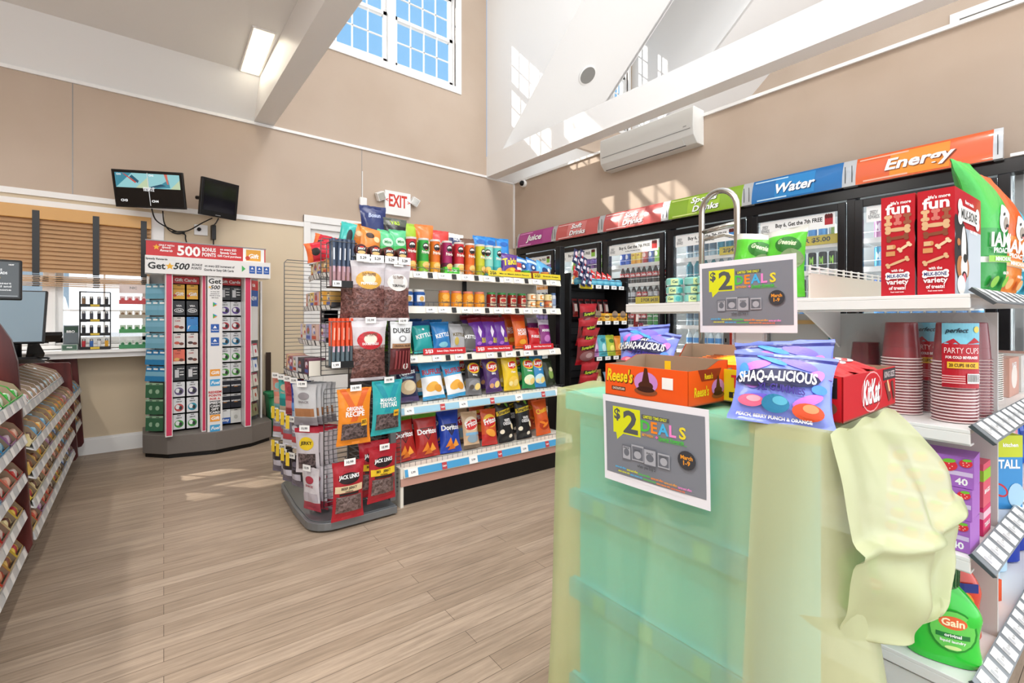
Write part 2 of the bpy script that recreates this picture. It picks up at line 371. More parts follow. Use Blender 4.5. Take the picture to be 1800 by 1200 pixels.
# ---------------- lamps ----------------
LENS = mat('lamp_lens', 'fff6e0', .4, emit=(1, .93, .8), es=9)
def ceiling_lamp(x, y, z, rz, label, first=None, ln=.86, power=55, flush=False):
    t_ = empty('ceiling_light', (x, y, z), rz); tag(t_, label, 'ceiling light', 'fluorescent ceiling lights')
    if flush:
        a = MB(); [a.box(*q, -.012, 0, WHITE) for q in ((-.095, -.08, -ln/2, ln/2), (.08, .095, -ln/2, ln/2), (-.095, .095, -ln/2-.015, -ln/2), (-.095, .095, ln/2, ln/2+.015))]; a.build('housing', t_, bevel=.003)
        a = MB(); a.box(-.08, .08, -ln/2, ln/2, -.006, -.002, mat('warm_lens', 'e8d8a8', .3, emit=(1, .88, .62), es=1.6)); a.build('diffuser', t_)
        for x_ in (-.04, .035): a = MB(); a.box(x_-.018, x_+.018, -ln/2+.04, ln/2-.03, -.009, -.006, LENS); a.build('lamp_tube', t_)
        return t_
    a = MB(); a.box(-.085, .085, -ln/2, ln/2, -.03, 0, WHITE); a.box(-.085, -.07, -ln/2, ln/2, -.06, -.03, WHITE); a.box(.07, .085, -ln/2, ln/2, -.06, -.03, WHITE)
    for s_ in (-1, 1): a.box(-.085, .085, s_*ln/2-.008, s_*ln/2+.008, -.062, 0, WHITE)
    a.build('housing', t_)
    for s_ in (-1, 1):
        a = MB(); a.tube([(s_*.035, -ln/2+.02, -.045), (s_*.035, ln/2-.02, -.045)], .014, LENS, 10); a.build('lamp_tube', t_)
    l = bpy.data.lights.new('lamp', 'AREA'); l.shape = 'RECTANGLE'; l.size = .16; l.size_y = ln; l.energy = power; l.color = (1, .98, .96)
    lo = bpy.data.objects.new('lamp', l); C.objects.link(lo); lo.parent = t_; lo.location = (0, 0, -.07)
    return t_
ceiling_lamp(.865, 4.89, 3.688, R(-2), 'lit fluorescent ceiling light beside the left tie beam', ln=.86, power=2.5, flush=True)
ceiling_lamp(-1.6, 2.6, 3.69, 0, 'added fluorescent fill light over the sales counter outside the photo', ln=1.2, power=40)  # this and the following fixtures are unseen, added to brighten the room
ceiling_lamp(-.2, .4, 3.69, 0, 'added fluorescent fill light above the shop entrance outside the photo', ln=1.2, power=46)
ceiling_lamp(-1.8, -1.6, 3.69, 0, 'added fluorescent fill light near the front of the shop outside the photo', ln=1.2, power=46)
for k, (x, y) in enumerate([(2.4, -.6), (2.5, .9), (3.3, -2.3)]):
    ceiling_lamp(x, y, S(1.0) if False else 7.19, R(90), 'added fluorescent fill light high in the roof shaft, %s row outside the photo' % ORD[k], ln=1.2, power=44) if y > 1 else ceiling_lamp(x, y, S(1.0), R(90), 'added fluorescent fill light under the high ceiling, %s row outside the photo' % ORD[k], ln=1.2, power=62)  # unseen high fixtures, added as fill for the shop floor

# ---------------- things on the back wall ----------------
t_ = empty('exit_sign', (2.61, YL, 2.69)); tag(t_, 'white emergency exit sign with red letters and two lamp heads above the door', 'exit sign')
a = MB(); a.box(-.175, .175, -.05, -.001, -.15, .15, WHITE)
RED = ink('d5392a')
a.decor(flat(.001, -.05), [('txt', 'EXIT', 0, .03, .155, RED, {'b': .03, 'w': .25}), ('txt', '<', -.15, .03, .05, RED), ('txt', '>', .15, .03, .05, RED)])
a.build('sign_body', t_, bevel=.004)
CHR = mat('lamp_reflector', 'ece8de', .12, .6)
for s_ in (-1, 1):
    a = MB(); a.M = Matrix.Translation((s_*.235, -.05, .06)) @ Matrix.Rotation(R(s_*25), 4, 'Y') @ Matrix.Rotation(R(15), 4, 'X')
    a.box(-.05, .05, -.03, .04, -.05, .05, WHITE); a.box(-.042, .042, -.034, -.03, -.042, .042, CHR); a.M = Matrix()
    a.tube([(s_*.16, -.02, .04), (s_*.22, -.03, .05)], .012, WHITE); a.build('lamp_head', t_, bevel=.004)
t_ = empty('wall_sensor', (2.16, YL, 2.63)); tag(t_, 'small white sensor box on the back wall left of the exit sign', 'sensor')
a = MB(); a.box(-.045, .045, -.05, 0, -.07, .07, WHITE); a.build('housing', t_, bevel=.01)
a = MB(); a.box(-.004, .004, -.008, 0, -.3, -.07, WHITE); a.box(-.004, .004, -.008, 0, .07, .4, WHITE); a.build('cable_channel', t_)
t_ = empty('wall_outlet', (.5, YL, 2.11)); tag(t_, 'white double outlet box on the back wall under the small black monitor', 'outlet')
a = MB(); a.box(-.06, .055, -.03, 0, -.055, .05, WHITE); a.build('outlet_box', t_, bevel=.005)
a = MB(); a.tube([(-.02, -.03, 0), (-.02, -.06, 0)], .018, BLACK); a.build('plug', t_)
o = MB().box(-.018, .018, -.03, .03, -.075, .075, BLACK).build('power_adapter', None, (.60, YL-.05, 2.09), R(10), bevel=.005); tag(o, 'black power adapter hanging by its cord under the small monitor', 'adapter')
def cord(pts, label):
    P = [Vector(p) for p in pts]; Q = []
    for i in range(len(P)-1):
        p0 = P[max(i-1, 0)]; p1 = P[i]; p2 = P[i+1]; p3 = P[min(i+2, len(P)-1)]
        for k in range(6):
            t = k/6; Q.append(.5*((2*p1)+(p2-p0)*t+(2*p0-5*p1+4*p2-p3)*t*t+(3*p1-p0-3*p2+p3)*t**3))
    Q.append(P[-1]); o = MB().tube([tuple(q) for q in Q], .006, BLACK, 6).build('cable'); tag(o, label, 'cable', 'black monitor cables')
cord([(.10, 5.35, 2.21), (.14, 5.5, 2.13), (.28, 5.6, 2.07), (.36, 5.6, 2.06), (.30, 5.58, 2.04), (.26, 5.6, 2.06), (.38, 5.6, 2.08), (.50, 5.5, 2.16), (.57, 5.42, 2.20)], 'looped black cable running from the large monitor to the small one')
cord([(.18, 5.35, 2.2), (.2, 5.55, 2.12), (.26, 5.63, 2.06), (.36, 5.63, 2.05), (.37, 5.63, 2.0), (.39, 5.6, 1.9), (.39, 5.5, 1.8)], 'black cable dropping behind the red kiosk header')
cord([(.62, 5.4, 2.2), (.61, 5.5, 2.17), (.60, 5.6, 2.16)], 'short black cord between small monitor and power adapter')
cord([(.60, 5.6, 2.02), (.60, 5.6, 1.95), (.59, 5.55, 1.88)], 'black cord hanging below the power adapter')
# large security monitor, tilted forward
SCR = mat('screen_black', '050508', .15)
t_ = empty('wall_monitor', M=TR(.079, 5.25, 2.36, -26.7, 13)); tag(t_, 'wide black security monitor showing two camera views, left of the smaller monitor', 'monitor')
a = MB(); a.box(-.275, .275, 0, .03, -.16, .16, BLACK); a.box(-.15, .15, .03, .06, -.1, .1, BLACK); a.build('bezel', t_, bevel=.004)
def lit(h, es=.9): return mat('lit_'+h, '101010', .3, emit=h, es=es)
a = MB(); a.box(-.262, .262, -.002, 0, -.145, .145, SCR)
B1, B2, B3 = lit('8fc4c8'), lit('3f8496'), lit('b9c9a6')
f_ = flat(.0008, -.002)
a.decor(f_, [('rect', -.25, .01, -.003, .135, B1), ('rect', .003, .01, .25, .135, B1), ('poly', [(-.25, .01), (-.21, .1), (-.12, .135), (-.25, .135)], B2), ('poly', [(-.10, .01), (-.003, .01), (-.003, .1)], B3), ('poly', [(.05, .01), (.12, .04), (.16, .09), (.17, .02)], B2),
  ('poly', [(.003, .02), (.1, .05), (.14, .035), (.02, .01)], lit('1f4d63')), ('poly', [(.17, .01), (.25, .01), (.25, .09)], B3), ('poly', [(-.19, .135), (-.18, .12), (-.1, .05), (-.09, .06)], lit('c8473c')), ('poly', [(.13, .135), (.15, .05), (.16, .05), (.155, .135)], lit('c86a5c')),
  ('poly', [(-.12, .12), (-.07, .07), (-.08, .05), (-.14, .1)], lit('22566b')), ('rect', -.0025, -.14, .0025, .14, lit('d8d8d8')), ('txt', '10:37:12', 0, -.006, .018, lit('ffffff')), ('txt', '2025-03-05', 0, .012, .014, lit('ffffff')),
  ('txt', 'CH3', -.2, -.1, .02, lit('ffffff')), ('txt', 'CH4', .04, -.1, .02, lit('ffffff')), ('txt', 'CH1', -.22, .12, .014, lit('ffffff')), ('txt', 'CH2', .03, .12, .014, lit('ffffff'))])
a.build('screen', t_)
a = MB(); a.box(-.04, .04, .05, .07, -.04, .04, BLACK); a.tube([(0, .06, 0), (.02, .3, .0), (.03, .42, 0)], .018, BLACK); a.build('wall_arm', t_)
t_ = empty('wall_monitor', M=TR(.623, 5.3, 2.37, 23.9, 8)); tag(t_, 'smaller squarish black monitor, switched off, mounted right of the security screen', 'monitor')
a = MB(); a.box(-.175, .175, 0, .035, -.175, .175, BLACK); a.box(-.1, .1, .035, .07, -.1, .1, BLACK)
a.decor(flat(.001, 0), [('rect', -.03+.008*k, -.16, -.026+.008*k, -.155, TAG, 1) for k in range(6)]); a.build('bezel', t_, bevel=.004)
a = MB(); a.box(-.15, .15, -.002, 0, -.125, .15, mat('screen_violet', '120d18', .08)); a.build('screen', t_)
a = MB(); a.tube([(0, .06, 0), (0, .2, .0), (-.05, .31, 0)], .018, BLACK); a.build('wall_arm', t_)
# camera and speaker
t_ = empty('security_camera', (XR, 5.40, 3.245)); tag(t_, 'small white dome security camera in the corner above the coolers', 'camera')
M0 = Matrix.Rotation(R(-90), 4, 'Y')
a = MB(); a.M = M0; a.lathe([(.05, 0), (.055, .02), (.05, .05)], WHITE, 18); a.build('base', t_)
a = MB(); a.M = M0; a.lathe([(.04, .05), (.038, .07), (.025, .085), (.005, .09)], BLK2, 18); a.build('dome', t_)
t_ = empty('ceiling_speaker', M=Matrix.Translation((4.70, 4.27, S(4.27)-.002)) @ Matrix.Rotation(math.pi-math.atan(.856), 4, 'X')); tag(t_, 'round grey speaker grille set in the sloped white ceiling', 'speaker')
a = MB(); a.lathe([(.125, 0), (.13, .008), (.112, .012)], CEIL, 32); a.build('rim', t_)
a = MB(); a.lathe([(.112, .006), (.110, .016)], mat('grille', '8d8c89', .6), 32); a.build('grille', t_)
# mini-split air conditioner
t_ = empty('air_conditioner', M=Matrix.Translation((XR, 3.75, 3.0)) @ Matrix.Rotation(R(-90), 4, 'Z')); tag(t_, 'long white mini split air conditioner on the wall above the coolers', 'air conditioner')
ACW = mat('ac_white', 'e6e6e2', .3); a = MB()
a.prism([(0, .36), (0, 0), (-.13, .0), (-.20, .07), (-.215, .16), (-.205, .35), (-.19, .36)], 0, 1.21, ACW, 'x'); a.build('body', t_, bevel=.006)
a = MB(); a.prism([(-.135, -.006), (-.204, .064), (-.206, .07), (-.13, .002)], .05, 1.08, ACW, 'x'); a.build('louver', t_)
a = MB(); a.box(.03, 1.18, -.2165, -.21, .135, .139, GREY); a.decor(lambda x, z, k: (x, -.2155-.0006*k+(z-.16)*.02, z), [('txt', 'GREE', 1.12, .17, .012, GREY)]); a.box(.04, 1.09, -.145, -.135, -.003, .003, BLACK); a.build('seam_lines', t_)
# blind
WOODB = mat('blind_wood', 'c9a37c', .35); b_ = empty('window_blind', (0, YL, 0)); tag(b_, 'honey brown wooden slat blind with black tapes half lowered over the window', 'blind')
a = MB(); a.box(-1.9, .10, -.075, -.015, 2.06, 2.17, mat('valance_wood', 'd7a259', .3)); a.build('valance', b_, bevel=.004)
k = 0
z = 2.04
while z > 1.60:
    a = MB(); a.M = Matrix.Translation((-.78, -.045, z)) @ Matrix.Rotation(R(52), 4, 'X'); a.box(-.88, .88, -.025, .025, -.0015, .0015, WOODB); a.build('slat', b_); z -= .037; k += 1  # unseen left end cut short to let a streak of sun in
for q in range(6):
    a = MB(); a.M = Matrix.Translation((-.78, -.045, 1.50+.016*q)) @ Matrix.Rotation(R(4), 4, 'X'); a.box(-.88, .88, -.025, .025, -.004, .004, WOODB); a.build('slat', b_)
for x in (-1.55, -1.08, -.67, -.29, .045):
    a = MB(); a.box(x-.022, x+.022, -.078, -.074, 1.60, 2.13, BLACK)
    for q in range(7): a.box(x-.022+.004*(q % 2), x+.022+.004*(q % 2), -.076, -.07, 1.49+.016*q, 1.499+.016*q, BLACK)
    a.build('ladder_tape', b_)
# things outside the window
CARW = mat('car_white', 'e9edf0', .25); o = empty('parked_car', (-3.6, 15, -.15)); tag(o, 'white parked van seen through the window', 'van')
a = MB(); a.prism([(-2.3, .3), (-2.3, 1.0), (-1.5, 1.15), (-1.0, 1.9), (2.2, 1.95), (2.4, 1.0), (2.4, .3)], -.9, .9, CARW, 'y'); a.build('body', o, bevel=.08)
a = MB(); a.prism([(-.95, 1.15), (-.7, 1.75), (.3, 1.75), (.3, 1.15)], -.92, -.9, BLK2, 'y'); a.prism([(.5, 1.15), (.5, 1.75), (2.0, 1.75), (2.1, 1.15)], -.92, -.9, BLK2, 'y'); a.build('side_window', o)
for x in (-1.5, 1.5):
    a = MB(); a.M = Matrix.Translation((x, -.85, .34)) @ Matrix.Rotation(R(90), 4, 'X'); a.lathe([(.34, -.1), (.34, .12), (.2, .13)], BLACK, 24); a.build('wheel', o)
o = empty('fuel_canopy', (-.8, 22, -.15)); tag(o, 'red and white fuel station canopy outside beyond the blind', 'canopy')
a = MB(); a.box(-1.5, 7, -2, 2, 4.2, 5.0, mat('canopy_red', 'cf3a30', .4)); a.box(-1.5, 7, -2.02, 2, 4.15, 4.3, WHITE); a.build('roof', o)
for x in (-.8, 5.5): a = MB(); a.box(x-.2, x+.2, -.2, .2, 0, 4.2, WHITE); a.build('column', o)
o = empty('brick_building', (-9, 30, -.15)); tag(o, 'blue grey building across the parking lot', 'building')
a = MB(); a.box(-12, 6, 0, 6, 0, 5.5, mat('far_building', '7f96a4', .7)); a.build('wall', o)
a = MB(); a.box(-12.3, 6.3, -.3, 6.3, 5.5, 5.9, WHITE); a.build('roof', o)
for k in range(5): a = MB(); a.box(-10.5+3.2*k, -9+3.2*k, -.05, 0, 1.2, 3.8, mat('far_glass', '39505e', .1)); a.build('window', o)

# ---------------- gift card kiosk ----------------
PINK = mat('kiosk_pink', 'd23a5f', .35); KW = mat('kiosk_white', 'eceae8', .35); SLATE = mat('kiosk_base', '77706a', .45, bump=.1)
kk = empty('gift_card_kiosk', (.55, 5.3, 0)); tag(kk, 'gift card kiosk with pink fins, red header and grey faceted base', 'display stand')
I_ = Matrix.Translation((-.55, -5.3, 0))
def kb(name, fn, bev=0):
    a = MB(); a.M = I_; fn(a); return a.build(name, kk, bevel=bev)
base_p = [(.035, 5.60), (.035, 5.24), (.2, 5.05), (.55, 4.955), (.85, 5.02), (1.05, 5.17), (1.05, 5.60)]
kb('base', lambda a: a.prism(base_p, .035, .20, SLATE), .006)
kb('plinth', lambda a: a.prism([(p[0]*.96+.02, p[1]*.98+.11) for p in base_p], 0, .035, BLACK))
kb('back_panel', lambda a: (a.box(.235, .82, 5.22, 5.26, .2, 1.62, BLACK), a.prism([(.235, 5.22), (.085, 5.42), (.085, 5.46), (.82, 5.46), (.97, 5.42), (.82, 5.22)][::-1], .2, 1.62, GREY)))
for (x0, x1, y0) in ((.186, .236, 4.99), (.450, .484, 5.03), (.785, .838, 5.0)):
    kb('fin', lambda a: (a.box(x0, x1, y0, 5.22, .2, 1.635, KW), a.box(x0+.006, x1-.006, y0-.002, y0, .21, 1.63, PINK)))
a = MB(); a.M = I_; a.box(.489, .603, 4.985, 5.0, .165, 1.645, KW); a.box(.50, .59, 5.0, 5.2, .2, 1.6, KW)
GRN, BLU, ORG = ink('3fae5a'), ink('2a5db0'), ink('ef8a2b'); BK = ink('222222'); YLW = ink('f0b429'); WI = ink('fafafa')
ops = [('txt', 'SPEEDY CASH', .546, 1.60, .011, BK), ('txt', 'Get', .546, 1.555, .045, BK, {'b': .05}), ('txt', '500', .55, 1.50, .035, BK, {'b': .04, 's': .2}), ('star', .507, 1.50, .014, YLW)]
ops += [('txt', s_, .546, 1.46-.018*i, .009, DARKT) for i, s_ in enumerate(['on every $25', 'increment of', 'Google or Sony', 'Gift Cards'])]
for z in (1.345, 1.24): ops += [('poly', [(.53, z-.022), (.555, z), (.53, z+.022)], GRN), ('poly', [(.53, z+.022), (.565, z+.005), (.55, z)], ink('3b8ee0')), ('poly', [(.53, z-.022), (.55, z), (.565, z-.005)], ORG)]
for z in (1.13, 1.01): ops += [('rect', .514, z-.038, .578, z+.038, BLU, 1), ('poly', [(.531, z), (.546, z+.026), (.561, z)], WI), ('txt', 'PlayStation', .546, z-.018, .009, WI)]
for z in (.70, .27+.02):
    ops += [('rect', .508, z, .585, z+.06, ink('f2a23a'), 1), ('txt', 'Gift', .55, z+.03, .03, WI, {'s': .2}), ('rect', .508, z-.09, .585, z-.03, ink('49a8dc'), 1), ('txt', 'Fuel', .55, z-.06, .028, WI, {'s': .2})]
ops += [('txt', s_, .546, .555-.03*i, .020, ink('cf3038'), {'b': .04}) for i, s_ in enumerate(['REDEEM', 'POINTS', 'FOR A'])]
ops += [('rect', .505, .355, .588, .475, BK, 1)] + [('txt', s_, .546, .458-.029*i, .020, WI, {'b': .04}) for i, s_ in enumerate(['SPEEDY', 'CASH', 'GIFT', 'CARD'])]
a.decor(flat(.0004, 4.985), ops); a.build('center_sign', kk)
a = MB(); a.M = I_; a.box(.055, .965, 5.03, 5.07, 1.745, 1.885, mat('header_red', 'c9282c', .35)); a.box(.05, .97, 5.025, 5.075, 1.882, 1.89, GREY)
a.decor(flat(.0005, 5.03), [('rect', .775, 1.75, .955, 1.88, TAG, 1), ('rect', .80, 1.765, .925, 1.87, ink('e2a33a'), 1), ('txt', 'Gift', .865, 1.81, .04, WI, {'s': .2}), ('ell', .815, 1.79, .02, .02, ink('c9442c')),
  ('star', .125, 1.83, .026, YLW), ('txt', 'ONLY WITH', .195, 1.85, .014, WI), ('txt', 'Speedy', .195, 1.83, .016, WI, {'s': .3}), ('txt', 'Rewards', .195, 1.805, .018, WI, {'s': .3}), ('txt', '500', .355, 1.815, .085, WI, {'b': .05, 'w': .17}),
  ('txt', 'BONUS', .505, 1.84, .034, WI, {'w': .105}), ('txt', 'POINTS', .505, 1.795, .034, WI, {'w': .105}), ('txt', 'on every $25', .655, 1.85, .02, WI, {'w': .13}), ('txt', 'Speedy Cash', .655, 1.82, .02, WI, {'w': .13}), ('txt', 'Gift Card purchase', .665, 1.79, .018, WI, {'w': .19})]); a.build('header_sign', kk)
a = MB(); a.M = I_; a.box(.048, .995, 4.96, 5.12, 1.60, 1.75, KW)
a.decor(flat(.0005, 4.96), [('txt', 'Get', .125, 1.665, .055, BK, {'b': .05}), ('star', .215, 1.665, .032, YLW), ('txt', '500', .30, 1.67, .055, BK, {'b': .05, 's': .25, 'w': .11}), ('txt', 'BONUS', .41, 1.69, .02, BK, {'s': .2, 'w': .075}), ('txt', 'POINTS', .405, 1.66, .02, BK, {'s': .2, 'w': .075}),
  ('txt', 'on every $25 increment of', .58, 1.685, .02, BK, {'w': .23}), ('txt', 'Google or Sony Gift Cards', .575, 1.65, .02, BK, {'w': .23}), ('txt', 'Speedy Rewards', .125, 1.72, .016, BK), ('poly', [(.755, 1.65), (.785, 1.68), (.755, 1.71)], GRN)] +
  [q for x in (.84, .9, .96) for q in (('rect', x-.024, 1.64, x+.024, 1.71, BLU, 1), ('poly', [(x-.012, 1.68), (x, 1.7), (x+.012, 1.68)], WI), ('txt', 'PlayStation', x, 1.66, .006, WI))]); a.build('lower_header', kk, bevel=.004)
# red strip above each card panel
for (x0, x1) in ((.24, .445), (.606, .782)):
    a = MB(); a.M = I_; a.box(x0, x1, 5.19, 5.215, 1.535, 1.60, mat('header_red', 'c9282c', .35)); a.decor(flat(.0005, 5.19), [('txt', 'Gift Cards', (x0+x1)/2, 1.568, .028, WI, {'b': .04})]); a.build('panel_title', kk)
a = MB(); a.M = I_ @ TR(.90, 5.30, 0, 55); a.box(-.1, .09, -.012, -.002, 1.0, 1.60, KW); a.decor(flat(.0005, -.012), [('rect', -.1, 1.5, .09, 1.6, mat('header_red', 'c9282c', .35), 1), ('rect', -.1, 1.34, .09, 1.5, BLU, 1), ('txt', 'Gift', 0, 1.55, .03, WI), ('txt', 'NEW', 0, 1.42, .04, WI)]); a.build('side_poster', kk)
for s_ in (0, 1):
    a = MB(); a.M = I_
    if s_: a.box(.985, 1.0, 5.37, 5.46, .2, 1.6, KW)
    else: a.box(.065, .078, 5.37, 5.46, .2, 1.6, KW)
    a.build('side_panel', kk)
# cards
def card(bg, art, M, label, grp, _c={}):
    key = bg+art
    if key not in _c:
        a = MB(); a.box(-.043, .043, -.005, .005, -.066, .066, mat('card_'+bg, bg, .3)); f_ = flat(.0005, -.006)
        G = {'xbox': lambda c_: [('ell', 0, -.018, .034, .034, ink(c_)), ('ell', -.01, -.012, .016, .02, ink('f4f4f4')), ('ell', .012, -.022, .012, .018, ink('2b2b30')), ('txt', 'XBOX', 0, .035, .011, BK)],
             'gift': lambda c_: [('rect', -.043, .02, .043, .03, ink('c98a20'), 1), ('txt', 'Gift', .005, -.02, .03, WI, {'s': .2}), ('ell', -.03, -.035, .012, .012, ink('c9442c'))],
             'club': lambda c_: [('txt', 'VISA', 0, .02, .015, WI), ('ell', 0, -.022, .036, .02, ink('e8e8e8')), ('ell', 0, -.022, .03, .014, ink('1b1b1f')), ('txt', 'Club', 0, -.022, .016, WI)],
             'hulu': lambda c_: [('txt', 'Fuel', 0, -.03, .03, WI, {'s': .2}), ('ell', .01, -.03, .035, .02, ink('2f8fd0'))],
             'food': lambda c_: [('rect', -.043, -.066, .043, -.04, ink('e8e3da'), 1), ('ell', -.015, -.022, .02, .013, ink(c_)), ('ell', .018, -.03, .018, .013, ink('7a3b28')), ('txt', 'CAFE', -.01, .03, .012, ink('c03b33'))],
             'vanilla': lambda c_: [('rect', -.03, -.04, .0, .03, ink('d8d8da'), 1), ('txt', 'VANILLA', .012, .04, .01, WI), ('rect', .005, -.02, .035, -.012, TAG, 1), ('rect', .005, .005, .035, .012, TAG, 1)],
             'amazon': lambda c_: [('rect', -.043, .045, .043, .066, ink('c8c8c8'), 1), ('txt', 'amazon', 0, .0, .018, WI, {'b': .03}), ('ell', 0, -.013, .018, .002, ink('f29a2e'))],
             'ebay': lambda c_: [('rect', -.043, -.066, .043, -.01, BLU, 1), ('txt', 'ebay', 0, -.035, .026, WI, {'b': .03})],
             'blue': lambda c_: [('rect', -.043, -.02, .043, .02, ink('7fb6cc'), 1), ('rect', -.035, .035, .0, .05, TAG, 1)],
             'plain': lambda c_: [('ell', 0, -.01, .016, .02, ink(c_)), ('rect', -.043, .05, .043, .066, ink(c_), 1)]}
        kind, _, c_ = art.partition(':')
        a.decor(f_, G[kind](c_ or 'b04040') + [('rect', -.013, .053, .013, .059, BK, 1)]); _c[key] = a.build('gift_card', M=M)
        o = _c[key]
    else: o = dup(_c[key], M=M)
    tag(o, label, 'gift card', grp); return o
LT = [('f0b52a', 'gift'), ('f0b52a', 'gift'), ('16161a', 'club'), ('16161a', 'club'), ('e9e2dc', 'food:d05a48'), ('2f86cf', 'hulu'), ('ece6e0', 'food:d8604a'), ('ece6e0', 'food:4a3430'), ('ec6b4e', 'food:f2c06a'), ('e6e0da', 'food:503c38'),
      ('17171a', 'vanilla'), ('17171a', 'vanilla'), ('e8e8ea', 'xbox:6a5a86'), ('e8e8ea', 'xbox:4b3f66'), ('e8e8ea', 'xbox:c24a4a'), ('e8e8ea', 'xbox:2a97b0'), ('e8e8ea', 'xbox:3f9e3a'), ('e8e8ea', 'xbox:3f9e3a')]
RT = [('17171a', 'vanilla'), ('17171a', 'vanilla'), ('e8e8ea', 'xbox:5a3c90'), ('e8e8ea', 'xbox:5a3c90'), ('e8e8ea', 'xbox:b03038'), ('e8e8ea', 'xbox:b03038'), ('e8e8ea', 'xbox:2a80a8'), ('e8e8ea', 'xbox:2a80a8'), ('e8e8ea', 'xbox:3f9e3a'), ('e8e8ea', 'xbox:3f9e3a'),
      ('e8e8ea', 'xbox:5aa84a'), ('e8e8ea', 'xbox:5aa84a'), ('1c1e28', 'amazon'), ('1c1e28', 'amazon'), ('1c1e28', 'amazon'), ('1c1e28', 'amazon'), ('f0f0f0', 'ebay'), ('e9e9e4', 'plain:c8c8c0')]
NM = {'gift': 'yellow gift', 'club': 'black oval-emblem', 'food': 'restaurant', 'hulu': 'bright blue fuel', 'vanilla': 'black prepaid', 'xbox': 'white game', 'amazon': 'dark navy shopping', 'ebay': 'white and blue auction', 'blue': 'blue', 'plain': 'plain pale'}
for pi, (cards, x0) in enumerate(((LT, .292), (RT, .650))):
    for i, (bg_, art) in enumerate(cards):
        r_, c_ = divmod(i, 2)
        card(bg_, art, TR(x0+(.1 if not pi else .089)*c_, 5.195-.004*(i % 2), 1.46-.147*r_, 0, -6), '%s card pack, %s row, %s column of %s kiosk panel' % (NM[art.split(':')[0]], ORD[r_], ('left', 'right')[c_], ('left', 'right')[pi]), 'gift cards on the kiosk front')
for r_ in range(9):
    for c_ in range(3):
        bg_, art = ('6fa8bd', 'blue') if r_ < 4 else ('2f7fb0', 'blue') if r_ < 6 else ('3d6b4c', 'plain:9fc0a0')
        if r_ >= 6 and c_ == 2: continue
        card(bg_, art, TR(.095+.045*c_, 5.275-.05*c_, 1.46-.147*r_, -28, -3, 4 if r_ in (4, 5) else 0), '%s card pack, %s row, %s from wall, kiosk left wing' % (('pale blue', 'deep blue', 'green')[0 if r_ < 4 else 1 if r_ < 6 else 2], ORD[r_], ORD[c_]), 'cards on the left wing of the kiosk')
for r_ in range(5):
    for c_ in range(2):
        bg_, art = [('f0ecec', 'plain:d84a5a'), ('eef0f4', 'plain:3a6cc0'), ('e6dcd0', 'plain:b83a5a'), ('ece6dc', 'plain:c05a3a'), ('a8a07a', 'plain:7a3040')][r_]
        card(bg_, art, TR(.865+.06*c_, 5.235+.085*c_, .90-.147*r_, 55, -8), '%s card pack, %s lower row, %s column, kiosk right wing' % (('white and pink', 'white and blue', 'cream', 'beige', 'olive')[r_], ORD[r_], ('near', 'far')[c_]), 'cards on the right wing of the kiosk')
# waste bin and dark board beside the kiosk
t_ = empty('waste_bin', (1.20, 5.38, 0)); tag(t_, 'dark green plastic waste bin beside the gift card kiosk', 'bin')
GB = mat('bin_green', '1f7a4c', .45); a = MB()
def rr(hw, hd, r_, n=4): return [(sx*(hw-r_)+r_*math.cos(a0+math.pi/2*k/n), sy*(hd-r_)+r_*math.sin(a0+math.pi/2*k/n)) for sx, sy, a0 in ((1, 1, 0), (-1, 1, math.pi/2), (-1, -1, math.pi), (1, -1, 1.5*math.pi)) for k in range(n+1)]
P0, P1 = rr(.12, .10, .03), rr(.16, .135, .04); n = len(P0)
a.add([(x, y, .0) for x, y in P0]+[(x, y, .44) for x, y in P1]+[(x*.94, y*.94, .44) for x, y in P1]+[(x*.93, y*.93, .02) for x, y in P0], [tuple(range(n))[::-1]]+[(i+k*n, (i+1) % n+k*n, (i+1) % n+(k+1)*n, i+(k+1)*n) for k in range(3) for i in range(n)]+[tuple(range(3*n, 4*n))], GB, True); a.build('bin_body', t_)
a = MB(); a.add([(x*s_, y*s_, z) for s_, z in ((1.02, .42), (1.07, .42), (1.07, .45), (1.0, .45)) for x, y in P1], [(i+k*n, (i+1) % n+k*n, (i+1) % n+((k+1) % 4)*n, i+((k+1) % 4)*n) for k in range(4) for i in range(n)], GB); a.build('rim', t_)
o = MB().box(-.025, .025, -.012, 0, .15, .85, mat('dark_brown', '3a2a22', .4)).build('door_stop_board', None, (1.11, YL-.02, 0)); tag(o, 'narrow dark brown board standing against the back wall behind the green bin', 'board')
